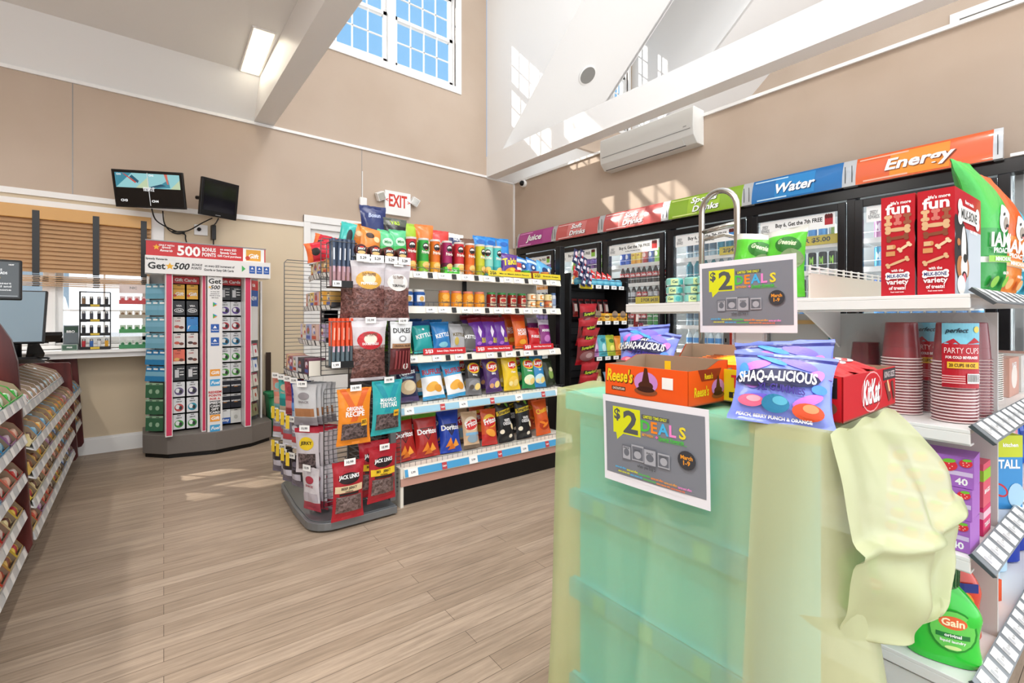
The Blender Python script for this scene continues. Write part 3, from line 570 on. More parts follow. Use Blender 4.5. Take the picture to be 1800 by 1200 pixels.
# ---------------- film bags, cartons ----------------
def bag_m(w, h, t, base, ops=(), bands=(), seed=0, crimp=.055, nu=12, nv=20, wr=.006, waist=.10, fat=.5, back=None):
    rnd = random.Random(seed); ox = rnd.uniform(0, 50)
    def srf(x, z, k, s_=-1):
        u = max(-1, min(1, 2*x/w)); v = max(0, min(1, z/h))
        vv = max(0, min(1, (v-crimp)/(1-2*crimp)))
        g = math.sin(math.pi*vv)**fat if 0 < vv < 1 else 0
        f = max(0, 1-abs(u)**2.4)**.7
        n_ = noise.noise(Vector((x*22+ox, z*16, s_*3)))*wr*(.3+.7*g)*(1 if abs(u) < .98 else .4)
        n2 = noise.noise(Vector((x*9+ox, z*7+9, s_)))*wr*.8*g
        e_ = .5+.5*math.cos(math.pi*2*v) 
        sc = 1-waist*g+.0*e_
        y = s_*(t/2*f*g)+n_*1.0+n2 + s_*.0011*k
        return (x*sc, y, z+(rnd_e(x) if v > .999 else 0))
    def rnd_e(x): return noise.noise(Vector((x*60, ox, 0)))*.004
    a = MB()
    def mf(u, v):
        for b_ in bands:
            if b_[0] <= v <= b_[1]: return b_[2]
        return base
    a.grid(lambda u, v: srf((u-.5)*w, v*h, 0), nu, nv, base, True, mf)
    a.grid(lambda u, v: srf((u-.5)*w, v*h, 0, 1), nu, nv, back or base, True, mf if back is None else None, flip=True)
    # overlays are sampled on the same crumpled front
    if ops: a.decor(lambda x, z, k: srf(x, z, k*.5+1.1), ops)
    return a
def carton(w, d, h, base, front=(), side=(), top=(), bevel_m=None):
    """box centred on x, front at y=0, going back to y=d"""
    a = MB(); a.box(-w/2, w/2, 0, d, 0, h, base)
    if front: a.decor(flat(.0006, 0), front)
    if side: a.decor(lambda x, z, k: (-w/2-.0006*k, d-x, z), side)
    if top: a.decor(lambda x, y, k: (x, y, h+.0006*k), top)
    return a
def place(proto, key, name, build, M, label, cat, grp=None):
    if key not in proto: o = proto[key] = build().build(name, M=M)
    else: o = dup(proto[key], M=M)
    tag(o, label, cat, grp); return o
PRO = {}
# ---------------- product shapes ----------------
def can_m(r, h, bands, mat_top=None, ops=(), seg=16, neck=True, flatops=None):
    """bands: [(z0, z1, mat)] of the body from the base up"""
    a = MB(); T_ = mat_top or STEEL; pr = [(r*.86, 0, T_), (r, .006, bands[0][2])]
    for z0, z1, m_ in bands: pr += [(r, z0+.006 if z0 == 0 else z0, m_), (r, z1, m_)]
    pr[-1] = (r, pr[-1][1]-.004, bands[-1][2]) if neck else pr[-1]
    if neck: pr += [(r*.86, h-.002, T_), (r*.88, h, T_), (r*.8, h-.002, T_)]
    # each profile entry's material colours the strip above it
    a.lathe(pr, bands[0][2], seg)
    if ops: a.decor(cylm(r), ops)
    return a
def bottle_m(r, h, liquid, label, capm, ops=(), seg=14, lz=(.38, .62)):
    a = MB(); a.lathe([(r*.8, 0, liquid), (r, .01, liquid), (r, h*lz[0], label), (r*1.01, h*lz[0]+.001, label), (r*1.01, h*lz[1], liquid), (r*.98, h*lz[1]+.001, liquid), (r*.9, h*.72, liquid), (r*.42, h*.88, liquid), (r*.38, h*.93, capm), (r*.42, h*.93, capm), (r*.42, h, capm), (r*.3, h, capm)], liquid, seg)
    if ops: a.decor(cylm(r*1.01), ops)
    return a
def liq(h): return mat('liquid_'+h, h, .08, spec=.7, coat=.3)

# ---------------- cooler wall ----------------
CM = Matrix.Translation((4.45, 5.41, 0)) @ Matrix.Rotation(R(-90), 4, 'Z')
EDG = [0, .81, 1.63, 2.52, 3.38, 4.175, 5.02]
FRM = mat('cooler_frame', '121216', .22); CIN = mat('cooler_inside', 'dfe5e6', .5); SIL = mat('silver_bracket', 'c4c6c8', .35, .4)
DG = mat('door_glass', 'e8f2f4', .03, alpha=.10, spec=.5)
cb = empty('cooler_cabinet', M=CM); tag(cb, 'black framed glass door drinks cooler running along the right wall', 'cooler')
a = MB()
a.box(-.06, 5.12, -.0, .12, 2.17, 2.27, FRM); a.box(-.06, 5.12, .0, .12, .0, .12, FRM)
for e in EDG: a.box(e-.03, e+.03, -.0, .12, .12, 2.17, FRM)
a.build('frame', cb, bevel=.004)
a = MB(); a.box(-.1, 5.1, .82, .86, .05, 2.3, CIN); a.box(-.1, 5.1, .12, .82, 2.2, 2.3, CIN); a.box(-.1, 5.1, .12, .82, .0, .1, CIN); a.box(-.1, -.06, .12, .82, .1, 2.2, CIN); a.box(5.06, 5.1, .12, .82, .1, 2.2, CIN)
a.build('inner_box', cb)
LED = mat('cooler_led', 'ffffff', .4, emit=(.95, .98, 1), es=22)
for e in EDG: a = MB(); a.box(e-.008, e+.008, .125, .14, .2, 2.1, LED); a.build('light_strip', cb)
a = MB(); a.box(0, 5.02, .125, .15, 2.175, 2.19, LED); a.build('light_strip', cb)  # extra glowing strip added along the top to brighten the drinks
SLV = [1.86, 1.63, 1.40, 1.14, .88, .62]
DOORS = [('Juice', 'b0448f', 'juice'), ('Soft\nDrinks', 'c65a58', 'first soft drinks'), ('Soft\nDrinks', 'c65a58', 'second soft drinks'), ('Sports\nDrinks', '8ab02c', 'sports drinks'), ('Water', '1c6fb2', 'water'), ('Energy', 'e2622b', 'energy')]
for i, (wd_, col_, nm) in enumerate(DOORS):
    x0, x1 = EDG[i]+.03, EDG[i+1]-.03
    # door
    a = MB(); fw = .055
    a.box(x0, x0+fw, -.03, 0, .14, 2.15, FRM); a.box(x1-fw, x1, -.03, 0, .14, 2.15, FRM); a.box(x0+fw, x1-fw, -.03, 0, 2.09, 2.15, FRM); a.box(x0+fw, x1-fw, -.03, 0, .14, .22, FRM)
    d_ = a.build('glass_door', M=CM, bevel=.004); tag(d_, 'black framed cooler door beneath the %s header sign' % nm, 'cooler door', 'cooler doors')
    a = MB(); a.poly([(x0+fw, -.015, .22), (x1-fw, -.015, .22), (x1-fw, -.015, 2.09), (x0+fw, -.015, 2.09)], DG); a.build('pane', d_)
    a = MB(); hx_ = x1-.03 if i % 2 == 0 else x0+.03; a.tube([(hx_, -.03, .75), (hx_, -.07, .8), (hx_, -.07, 1.3), (hx_, -.03, 1.35)], .012, FRM, 8); a.build('handle', d_)
    a = MB(); xm = (x0+x1)/2; pw = (x1-x0)/2-fw-.02; a.box(xm-pw, xm+pw, -.0175, -.0165, 1.965, 2.085, TAG)
    a.decor(flat(.0006, -.0175), [('txt', 'Buy 6, Get the 7th FREE', xm+.02, 2.035, .034, BK, {'b': .03, 'w': pw*1.25}), ('txt', '12-20oz, Fountain or Hot', xm, 1.995, .012, DARKT, {'w': pw*.6}), ('txt', 'SPEEDY\nREWARDS', xm-pw*.85, 2.02, .03, GREY, {'w': .07}),
       ('rect', xm+pw*.75, 1.99, xm+pw*.95, 2.07, ink(['7cc043', '8fc04a', 'c23a3a', '4a8fd0', 'b03038', 'd0503a'][i]), 1)]+[('ell', xm+pw*(.79+.06*q), 2.06, .012, .02, ink('5a1a1a')) for q in range(3)]); a.build('offer_strip', d_)
    # curved header sign
    hm = mat('header_'+col_, col_, .22, coat=.5); X0, X1 = EDG[i]+.045, EDG[i+1]-.045
    cxs = [(0, 2.47), (-.035, 2.43), (-.055, 2.37), (-.06, 2.31), (-.055, 2.265)]
    def arc(z): # y of the curved face at height z
        t = (z-2.262)/(2.475-2.262); return -.06+.055*max(0, t)**2.2
    a = MB(); a.grid(lambda u, v: (X0+(X1-X0)*u, arc(2.262+.213*v), 2.262+.213*v), 2, 24, hm)
    W_ = X1-X0; xm = (X0+X1)/2; sm_ = lambda x, z, k: (x, arc(z)-.0010-.0009*k, z)
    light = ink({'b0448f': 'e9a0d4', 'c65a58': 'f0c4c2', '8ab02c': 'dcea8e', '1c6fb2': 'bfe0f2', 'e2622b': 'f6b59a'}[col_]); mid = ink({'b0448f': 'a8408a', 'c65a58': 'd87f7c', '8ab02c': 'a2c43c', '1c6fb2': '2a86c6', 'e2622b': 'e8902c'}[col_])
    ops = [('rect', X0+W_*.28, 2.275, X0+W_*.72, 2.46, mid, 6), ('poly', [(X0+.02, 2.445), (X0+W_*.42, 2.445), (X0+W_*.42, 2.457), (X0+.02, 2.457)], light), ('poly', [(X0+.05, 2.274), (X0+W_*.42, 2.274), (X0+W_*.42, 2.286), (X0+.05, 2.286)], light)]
    shd = ink({'b0448f': '6d1f55', 'c65a58': '7d2a2a', '8ab02c': '4d6b14', '1c6fb2': '0f3d6a', 'e2622b': '7a3212'}[col_])
    for s_, h_, zz in ([(wd_, .085, 2.36)] if '\n' not in wd_ else [(wd_.split('\n')[0], .06, 2.41), (wd_.split('\n')[1], .06, 2.325)]):
        wq = min(W_*.5, h_*len(s_)*.75)
        ops += [('txt', s_, xm+.006+(.03 if zz < 2.33 else 0), zz-.005, h_, shd, {'b': .06, 's': .22, 'w': wq*1.02}), ('txt', s_, xm+(.03 if zz < 2.33 else 0), zz, h_, WI, {'b': .04, 's': .22, 'w': wq})]
    a.decor(sm_, ops); h_ = a.build('cooler_header_sign', M=CM)
    tag(h_, 'curved %s header sign reading %s above the cooler%s' % ({'b0448f': 'magenta', 'c65a58': 'pale red', '8ab02c': 'green', '1c6fb2': 'blue', 'e2622b': 'orange'}[col_], wd_.replace('\n', ' '), {'first soft drinks': ', farther of two', 'second soft drinks': ', nearer of two'}.get(nm, '')), 'sign', 'cooler header signs')
    for e, wds in ((X0, -.045), (X1, .045)):
        a = MB(); a.prism([(arc(z), z) for z in (2.262, 2.29, 2.33, 2.37, 2.42, 2.475)]+[(.0, 2.475), (.0, 2.262)], min(e, e+wds), max(e, e+wds), SIL, 'x'); a.box(e+wds*.5-.002, e+wds*.5+.002, -.062, -.058, 2.29, 2.42, BLACK); a.build('end_bracket', h_)
    # shelves inside
    sh_ = empty('cooler_shelf_rack', M=CM); tag(sh_, 'white wire shelves holding drinks behind the %s cooler door' % nm, 'shelf', 'cooler shelving')
    for z in SLV+[.36]:
        a = MB(); a.box(x0-.01, x1+.01, .16, .62, z-.012, z, SHELFW); a.box(x0-.01, x1+.01, .145, .16, z-.035, z+.006, SHELFW)
        for q in range(8): a.box(x0+.03+q*.1, x0+.085+q*.1, .1435, .145, z-.03, z+.004, TAG)
        a.tube([(x0, .155, z+.055), (x1, .155, z+.055)], .0025, SHELFW, 5); a.build('shelf', sh_)
    # drinks
# dark glass end bay past the energy door
a = MB(); a.box(5.12, 6.9, .0, .06, .12, 2.17, mat('dark_glass', '080d22', .3, spec=.2)); a.box(5.12, 6.9, -.03, .0, 2.17, 2.27, FRM); a.box(6.0, 6.06, -.01, 0, .1, 2.17, FRM); o = a.build('dark_glass_panel', M=CM); tag(o, 'dark navy glass cooler end panel beyond the energy door', 'glass panel')
a = MB(); a.box(5.05, 6.9, -.02, .0, 2.27, 2.29, WHITE); struct(a.build('trim_7', M=CM), 'thin white trim above the dark end panel')
def can_kind(h1, h2, h=.122, r=.031, word=None):
    return ('can', h1, h2, h, r, word)
KIN = {
 'cola': ('cola bottle with red label', lambda: bottle_m(.033, .21, liq('2a120c'), ink('c8232a'), ink('c8232a'), [('txt', 'Cola', 0, .105, .03, WI, {'s': .2})]), .031),
 'orange': ('orange soda bottle', lambda: bottle_m(.033, .21, liq('ef8a1d'), ink('f0a63a'), ink('f07020'), [('txt', 'FANTA', 0, .105, .022, WI)]), .033),
 'lime': ('green lemon lime bottle', lambda: bottle_m(.033, .21, liq('3f9a4a'), ink('2c8f3d'), ink('e0d12a'), [('txt', 'Sprite', 0, .105, .024, WI)]), .033),
 'diet': ('dark soda bottle with silver label', lambda: bottle_m(.033, .21, liq('2c1712'), ink('c9ccd2'), ink('23262c')), .033),
 'blue_sport': ('teal sports drink bottle', lambda: bottle_m(.036, .215, liq('178a9c'), ink('0f6f86'), ink('e8e8e8'), lz=(.35, .7)), .036),
 'clear_sport': ('grey blue sports drink bottle', lambda: bottle_m(.036, .215, liq('7f9aa8'), ink('41586b'), ink('e8e8e8'), lz=(.35, .7)), .036),
 'water': ('clear water bottle with blue label', lambda: bottle_m(.033, .215, liq('cfdfe6'), ink('3a86c8'), ink('f4f4f4')), .033),
 'energy_green': ('tall black energy can with green claw mark', lambda: can_m(.032, .165, [(0, .16, mat('can_blk', '17181a', .3, .5))], ops=[('txt', 'M', 0, .09, .07, ink('8fd03a'), {'w': .03})]), .032),
 'energy_blue': ('slim silver and blue energy can', lambda: can_m(.027, .135, [(0, .05, mat('can_b1', '2b62b8', .3, .5)), (.05, .09, mat('can_s1', 'c9d0d8', .3, .6)), (.09, .13, mat('can_b1', '2b62b8', .3, .5))], ops=[('ell', 0, .07, .014, .012, ink('e0b030'))]), .027),
 'energy_cyan': ('cyan energy can', lambda: can_m(.032, .165, [(0, .16, mat('can_cy', '4aa6d8', .3, .5))], ops=[('txt', 'M', 0, .09, .06, ink('d8ecf4'), {'w': .03})]), .032),
 'energy_pink': ('mauve energy can', lambda: can_m(.032, .165, [(0, .16, mat('can_mv', 'b67aa8', .3, .5))], ops=[('txt', 'M', 0, .09, .06, ink('f0e0ec'), {'w': .03})]), .032),
 'can_yellow': ('tall yellow tea can', lambda: can_m(.034, .17, [(0, .05, ink('e6a52c')), (.05, .17, ink('e9cf55'))], ops=[('txt', 'TEA', 0, .11, .02, ink('a03a28'))]), .034),
 'can_red': ('tall red fruit drink can', lambda: can_m(.034, .17, [(0, .06, ink('a8262c')), (.06, .17, ink('d5443a'))], ops=[('ell', 0, .1, .018, .03, ink('f0d0c8'))]), .034),
 'can_blue': ('tall blue drink can', lambda: can_m(.034, .17, [(0, .17, ink('2456b8'))], ops=[('ell', 0, .1, .018, .03, ink('e8e8f0'))]), .034),
 'can_lime': ('tall green drink can', lambda: can_m(.034, .17, [(0, .17, ink('7fb83a'))], ops=[('ell', 0, .1, .018, .03, ink('f0f4d8'))]), .034),
 'silver': ('tall silver and green drink can', lambda: can_m(.032, .165, [(0, .16, mat('can_sl', 'c4c8c6', .3, .6))], ops=[('rect', -.012, .02, .012, .14, ink('6f8f3a'), 4)]), .032),
 'juice': ('purple juice bottle', lambda: bottle_m(.035, .19, liq('5a2a72'), ink('7a5ab0'), ink('3a2a6a')), .035),
 'juice_o': ('orange juice bottle', lambda: bottle_m(.035, .19, liq('eda02a'), ink('f0e0b0'), ink('e07a20')), .035),
}
PLAN = [['juice juice juice juice_o', 'juice_o juice_o can_yellow', 'juice juice_o', 'juice', 'juice_o'],
 ['can_lime juice juice can_lime', 'juice_o can_yellow juice_o', 'cola cola diet', 'cola', 'orange'],
 ['can_blue can_yellow can_yellow can_red can_blue can_lime silver can_yellow', 'cola', 'diet cola diet cola', 'cola cola lime lime', 'water water water'],
 ['clear_sport clear_sport clear_sport blue_sport blue_sport clear_sport', 'blue_sport clear_sport', 'water blue_sport', 'clear_sport', 'water'],
 ['silver silver water silver', 'energy_pink energy_cyan energy_cyan energy_green energy_green energy_green energy_green', 'energy_green energy_pink', 'water', 'water'],
 ['energy_pink energy_cyan energy_blue energy_blue', 'energy_cyan energy_cyan energy_blue', 'energy_blue energy_blue energy_green', 'water', 'water']]
_k = {}
for i, rows in enumerate(PLAN):
    x0, x1 = EDG[i]+.10, EDG[i+1]-.10
    for j, spec_ in enumerate(rows):
        ks = spec_.split(); x = x0; n_ = 0; total = x1-x0
        while x < x1:
            kd = ks[min(len(ks)-1, int((x-x0)/total*len(ks)))]; lab, fn, r_ = KIN[kd]
            if x+2*r_ > x1+.02: break
            M_ = CM @ TR(x+r_, .206, SLV[j]+.0015, random.uniform(-8, 8))
            if kd not in _k: _k[kd] = fn().build(('drink_can' if 'can' in lab.split()[-1] or ' can' in lab else 'drink_bottle'), M=M_); o = _k[kd]
            else: o = dup(_k[kd], M=M_)
            tag(o, '%s, %s along %s shelf of %s cooler' % (lab, ORD[n_], ORD[j], DOORS[i][2]), 'drink', 'drinks in the cooler')
            x += 2*r_+.012+random.uniform(0, .006); n_ += 1
# yellow sale strips on cooler shelves
for x, z, w_, tx, lb in ((3.55, 1.885, .55, '2 FOR $5.00', 'water'), (2.0, 1.42, .38, '2 FOR $4.00', 'second soft drinks'), (2.1, .915, .35, '2/$3', 'second soft drinks'), (3.02, 1.885, .18, '2/$4', 'sports drinks')):
    a = MB(); a.box(x, x+w_, .137, .139, z-.03, z+.05, ink('e6cf2e')); a.decor(flat(.0006, .137), [('txt', tx, x+w_/2, z+.01, .038, BK, {'w': w_*.6})]); o = a.build('sale_strip', M=CM); tag(o, 'yellow sale strip at %s height inside the %s cooler' % ('top shelf' if z > 1.8 else 'middle shelf' if z > 1 else 'low shelf', lb), 'price sign', 'cooler sale strips')
# ---------------- chip gondola ----------------
G = FM(1.34, 2.80, -2.0)
gd = empty('store_gondola', M=G); tag(gd, 'long cream gondola with five shelves of crisps and dips and black kick base', 'shelving unit')
a = MB()
for k in range(14): a.box(-.02, 1.50, .470, .485, .27+.09*k, .27+.09*k+.082, SHELF)
a.box(-.02, 1.50, .485, .50, .25, 1.54, SHELF); a.build('back_panel', gd)
for x in (-.02, .73): a = MB(); a.box(x-.015, x+.015, .45, .47, .25, 1.54, BLACK); a.build('upright', gd)
a = MB(); a.box(1.49, 1.545, .14, .20, .0, 1.84, BLACK); a.build('end_post', gd, bevel=.003)
a = MB(); a.box(0, 1.49, .03, .46, 0, .16, BLACK); a.build('kick_base', gd)
a = MB(); a.box(-.02, .0, .0, .46, .0, .25, SHELF); a.build('base_end', gd)
a = MB(); a.box(-.02, 1.49, -.005, .012, .135, .185, mat('pink_trim', 'c79a8c', .4)); a.build('bumper', gd)
a = MB(); a.box(0, 1.49, .40, .47, 1.545, 1.62, SHELF); a.build('top_riser', gd)
SHZ = [(.25, -.002), (.635, .06), (.965, .13), (1.305, .13), (1.545, .13)]
BT = ink('4a9ed0')
def shelf(par, z, y0, x0, x1, y1=.47, tags=(), strip=None, rail=.045, mt=None, fence=True, prices=('3.49', '4.99', '2.79')):
    tags = [q for q in tags if x0+.03 < q[0] < x1-.03]
    a = MB(); mt = mt or SHELF
    a.box(x0, x1, y0+.012, y1, z-.02, z, mt); a.prism([(y0+.012, z), (y0-.002, z-.004), (y0-.014, z-.004-rail), (y0-.006, z-.008-rail), (y0+.012, z-.02)], x0, x1, mt, 'x')
    s_ = a.build('shelf', par)
    if fence:
        a = MB()
        q = x0+.01
        while q < x1: a.tube([(q, y0+.016, z), (q, y0+.016, z+.028)], .0016, WIRE, 4); q += .04
        a.tube([(x0, y0+.016, z+.028), (x1, y0+.016, z+.028)], .002, WIRE, 4); a.build('wire_fence', s_)
    if strip:
        a = MB(); a.M = Matrix.Translation((0, y0-.0085, z-.004-rail/2)) @ Matrix.Rotation(R(-15), 4, 'X')
        a.box(x0+.005, x1-.005, -.004, -.002, -rail*.42, rail*.42, strip); a.build('strip', s_)
    for k, (xa, c_) in enumerate(tags):
        a = MB(); a.M = Matrix.Translation((xa, y0-.009, z-.004-rail/2)) @ Matrix.Rotation(R(-15), 4, 'X')
        wd = .034 if c_ == 't' else .018
        if c_ == 't': a.box(-wd, wd, -.0065, -.004, -rail*.45, rail*.45, TAG); a.decor(flat(.0005, -.0065), [('txt', prices[k % len(prices)], 0, .0, .013, DARKT)]); a.build('price_tag', s_)
        elif c_ == 'k': a.box(-wd, wd, -.006, -.004, -rail*.42, rail*.42, BK); a.build('rail_divider', s_)
        elif c_ == 'r': a.box(-wd, wd, -.007, -.004, -rail*.42, rail*.42, ink('c2474a')); a.decor(flat(.0005, -.007), [('txt', 'Lays', 0, 0, .012, WI)]); a.build('brand_chip', s_)
    return s_
T = lambda s_, x0, dx: [(x0+dx*i, c) for i, c in enumerate(s_) if c != '.']
shelf(gd, *SHZ[0], 0, 1.49, strip=BT, tags=T('t.r.t.r.t.r.t.t.r.t.r.t.r', .06, .115)[:20], rail=.055, prices=('5.99', '6.29'))
shelf(gd, *SHZ[1], 0, 1.48, strip=ink('9fcbe0'), tags=T('t..r.t..r..t..r.t', .06, .083), rail=.05, prices=('4.79', '2.69'))
shelf(gd, *SHZ[2], 0, 1.48, tags=T('.t.tktk.tktktk.t', .03, .09))
shelf(gd, *SHZ[3], 0, 1.48, tags=T('t.ttkttkttkttkt', .06, .095), prices=('5.99', '4.49', '3.79'))
shelf(gd, *SHZ[4], 0, 1.48, tags=T('ttktktktkttktkt', .06, .095), prices=('2.79', '3.29'))
# sale strips clipped above the rails (lie on the rail: things of their own)
for x, z, w_, c_, tx, t2 in ((.20, 2, .34, 'c8262c', '2/$3', 'Select Chips, Nuts & Candy'), (.63, 2, .34, 'c8262c', '2/$3', 'Select Chips, Nuts & Candy'), (1.08, 2, .32, 'c8262c', '2/$3', 'Select Chips, Nuts & Candy'), (.74, 4, .42, 'd8c42a', '2/$6', 'Mix or Match Select Flavors'), (1.18, 4, .30, 'd8c42a', '2/$3', 'Snack Cups')):
    y0 = SHZ[z][1]; a = MB(); a.M = Matrix.Translation((x, y0-.002, SHZ[z][0]+.022)) @ Matrix.Rotation(R(-8), 4, 'X')
    a.box(0, w_, -.004, -.002, -.022, .022, ink(c_)); fc = WI if c_[0] == 'c' else BK
    a.decor(flat(.0006, -.004), [('txt', tx, .045, 0, .024, fc, {'b': .04, 'w': .06}), ('txt', t2, .08+(w_-.08)/2, 0, .011, fc, {'w': w_-.13})]); o = a.build('sale_strip', M=G)
    tag(o, '%s sale strip on the %s shelf, starting %s' % ('red' if c_[0] == 'c' else 'yellow', 'third' if z == 2 else 'top', 'at the left' if x < .3 else 'near the middle' if x < 1 else 'at the right'), 'price sign', 'gondola sale strips')
# canisters
def crisp_can(body, low, txtc='f3ecdf'):
    h = .232; r = .0365; a = MB()
    a.lathe([(r, 0, STEEL), (r, .004, ink(low)), (r, .075, ink(body)), (r, h-.012, ink(body)), (r, h-.010, ink(body))], ink(body), 24)
    W_ = ink('f6f2ea'); K_ = ink('1c1a1a')
    a.decor(cylm(r), [('ell', 0, .178, .024, .026, K_), ('ell', 0, .183, .018, .012, W_), ('ell', -.007, .185, .002, .003, K_), ('ell', .007, .185, .002, .003, K_), ('ell', -.009, .174, .011, .006, ink('2a2020'), 15), ('ell', .009, .174, .011, .006, ink('2a2020'), -15), ('poly', [(-.006, .158), (.006, .158), (.003, .152), (-.003, .152)], ink('c8232a')),
       ('txt', 'Pringles', 0, .135, .022, ink(txtc), {'b': .05, 'w': .056}), ('ell', 0, .05, .024, .020, ink('e8c070'), 20), ('ell', .006, .03, .02, .014, ink('d8a24a'), -20)])
    return a
def can_with_lid(key, mk, M, label):
    if key in PRO: o = dup(PRO[key], M=M)
    else:
        o = PRO[key] = mk().build('crisp_canister', M=M); a = MB(); a.lathe([(.0375, .222), (.038, .236), (.030, .2365), (.029, .234)], mat('lid_clear', 'd8d2cc', .2), 24); a.build('lid', o)
    tag(o, label, 'snack canister', 'crisp canisters on the top shelf')
CANS = [(.138, 'b3202c', 'c8402c', 'red'), (.233, '2f9e3f', '8cc83a', 'green'), (.323, 'd86a1c', 'e8a02c', 'orange'), (.421, '9a1f5a', '5a1a3a', 'magenta'), (.521, 'c22a34', 'e8dcc8', 'crimson and white'), (.615, 'd9661f', 'e07a2c', 'bright orange'), (.706, 'c2c22a', 'a8ac20', 'yellow green'), (.785, '8fd0c0', '58b4b0', 'pale teal'), (.862, '4bb8b4', '3aa0a4', 'teal')]
for i, (x, b_, l_, nm) in enumerate(CANS):
    can_with_lid('can'+nm, lambda: crisp_can(b_, l_), G @ TR(x, .190, 1.5465, (-8, 4, 0, 6, -4, 3, 22, -40, 8)[i]), '%s crisp canister with moustache face, %s from left' % (nm, ORD[i]))
    if i in (1, 3, 4, 5): can_with_lid('can'+nm, None, G @ TR(x+.03, .272, 1.5465, 20), '%s crisp canister standing behind the front row' % nm)
a = carton(.12, .06, .045, ink('4fc23a'), [('txt', 'SNACK', 0, .022, .018, WI)]); tag(a.build('snack_box', M=G @ TR(.445, .152, 1.5465)), 'small lime green snack box lying before the magenta canister', 'box')
# bags: kind -> builder
def B_(name, w, h, t, col, ops, bands=(), seed=1): return (name, w, h, t, col, ops, bands, seed)
I = ink; W_ = WI
def lays(c1, c2, sub): return [('ell', 0, .2, .055, .042, I('f2c62e')), ('ell', 0, .2, .048, .03, I('d42a2a'), 12), ('txt', 'Lays', 0, .2, .034, W_, {'b': .05, 's': .2, 'w': .085}), ('txt', sub, 0, .145, .014, W_), ('ell', 0, .07, .055, .042, I(c2)), ('ell', .025, .06, .03, .024, I('f0d480'), 30), ('ell', -.03, .055, .02, .018, I(c1))]
def dorit(c): return [('poly', [(-.055, .20), (.055, .20), (0, .115)], I('2a1a1a')), ('poly', [(-.045, .195), (.045, .195), (0, .125)], I(c)), ('txt', 'Doritos', 0, .175, .036, W_, {'b': .04, 'w': .15}), ('poly', [(-.05, .04), (.01, .05), (-.01, .105)], I('e8862a')), ('poly', [(0, .03), (.06, .045), (.03, .095)], I('f0a03a')), ('poly', [(-.03, .02), (.03, .025), (.0, .07)], I('d8701f'))]
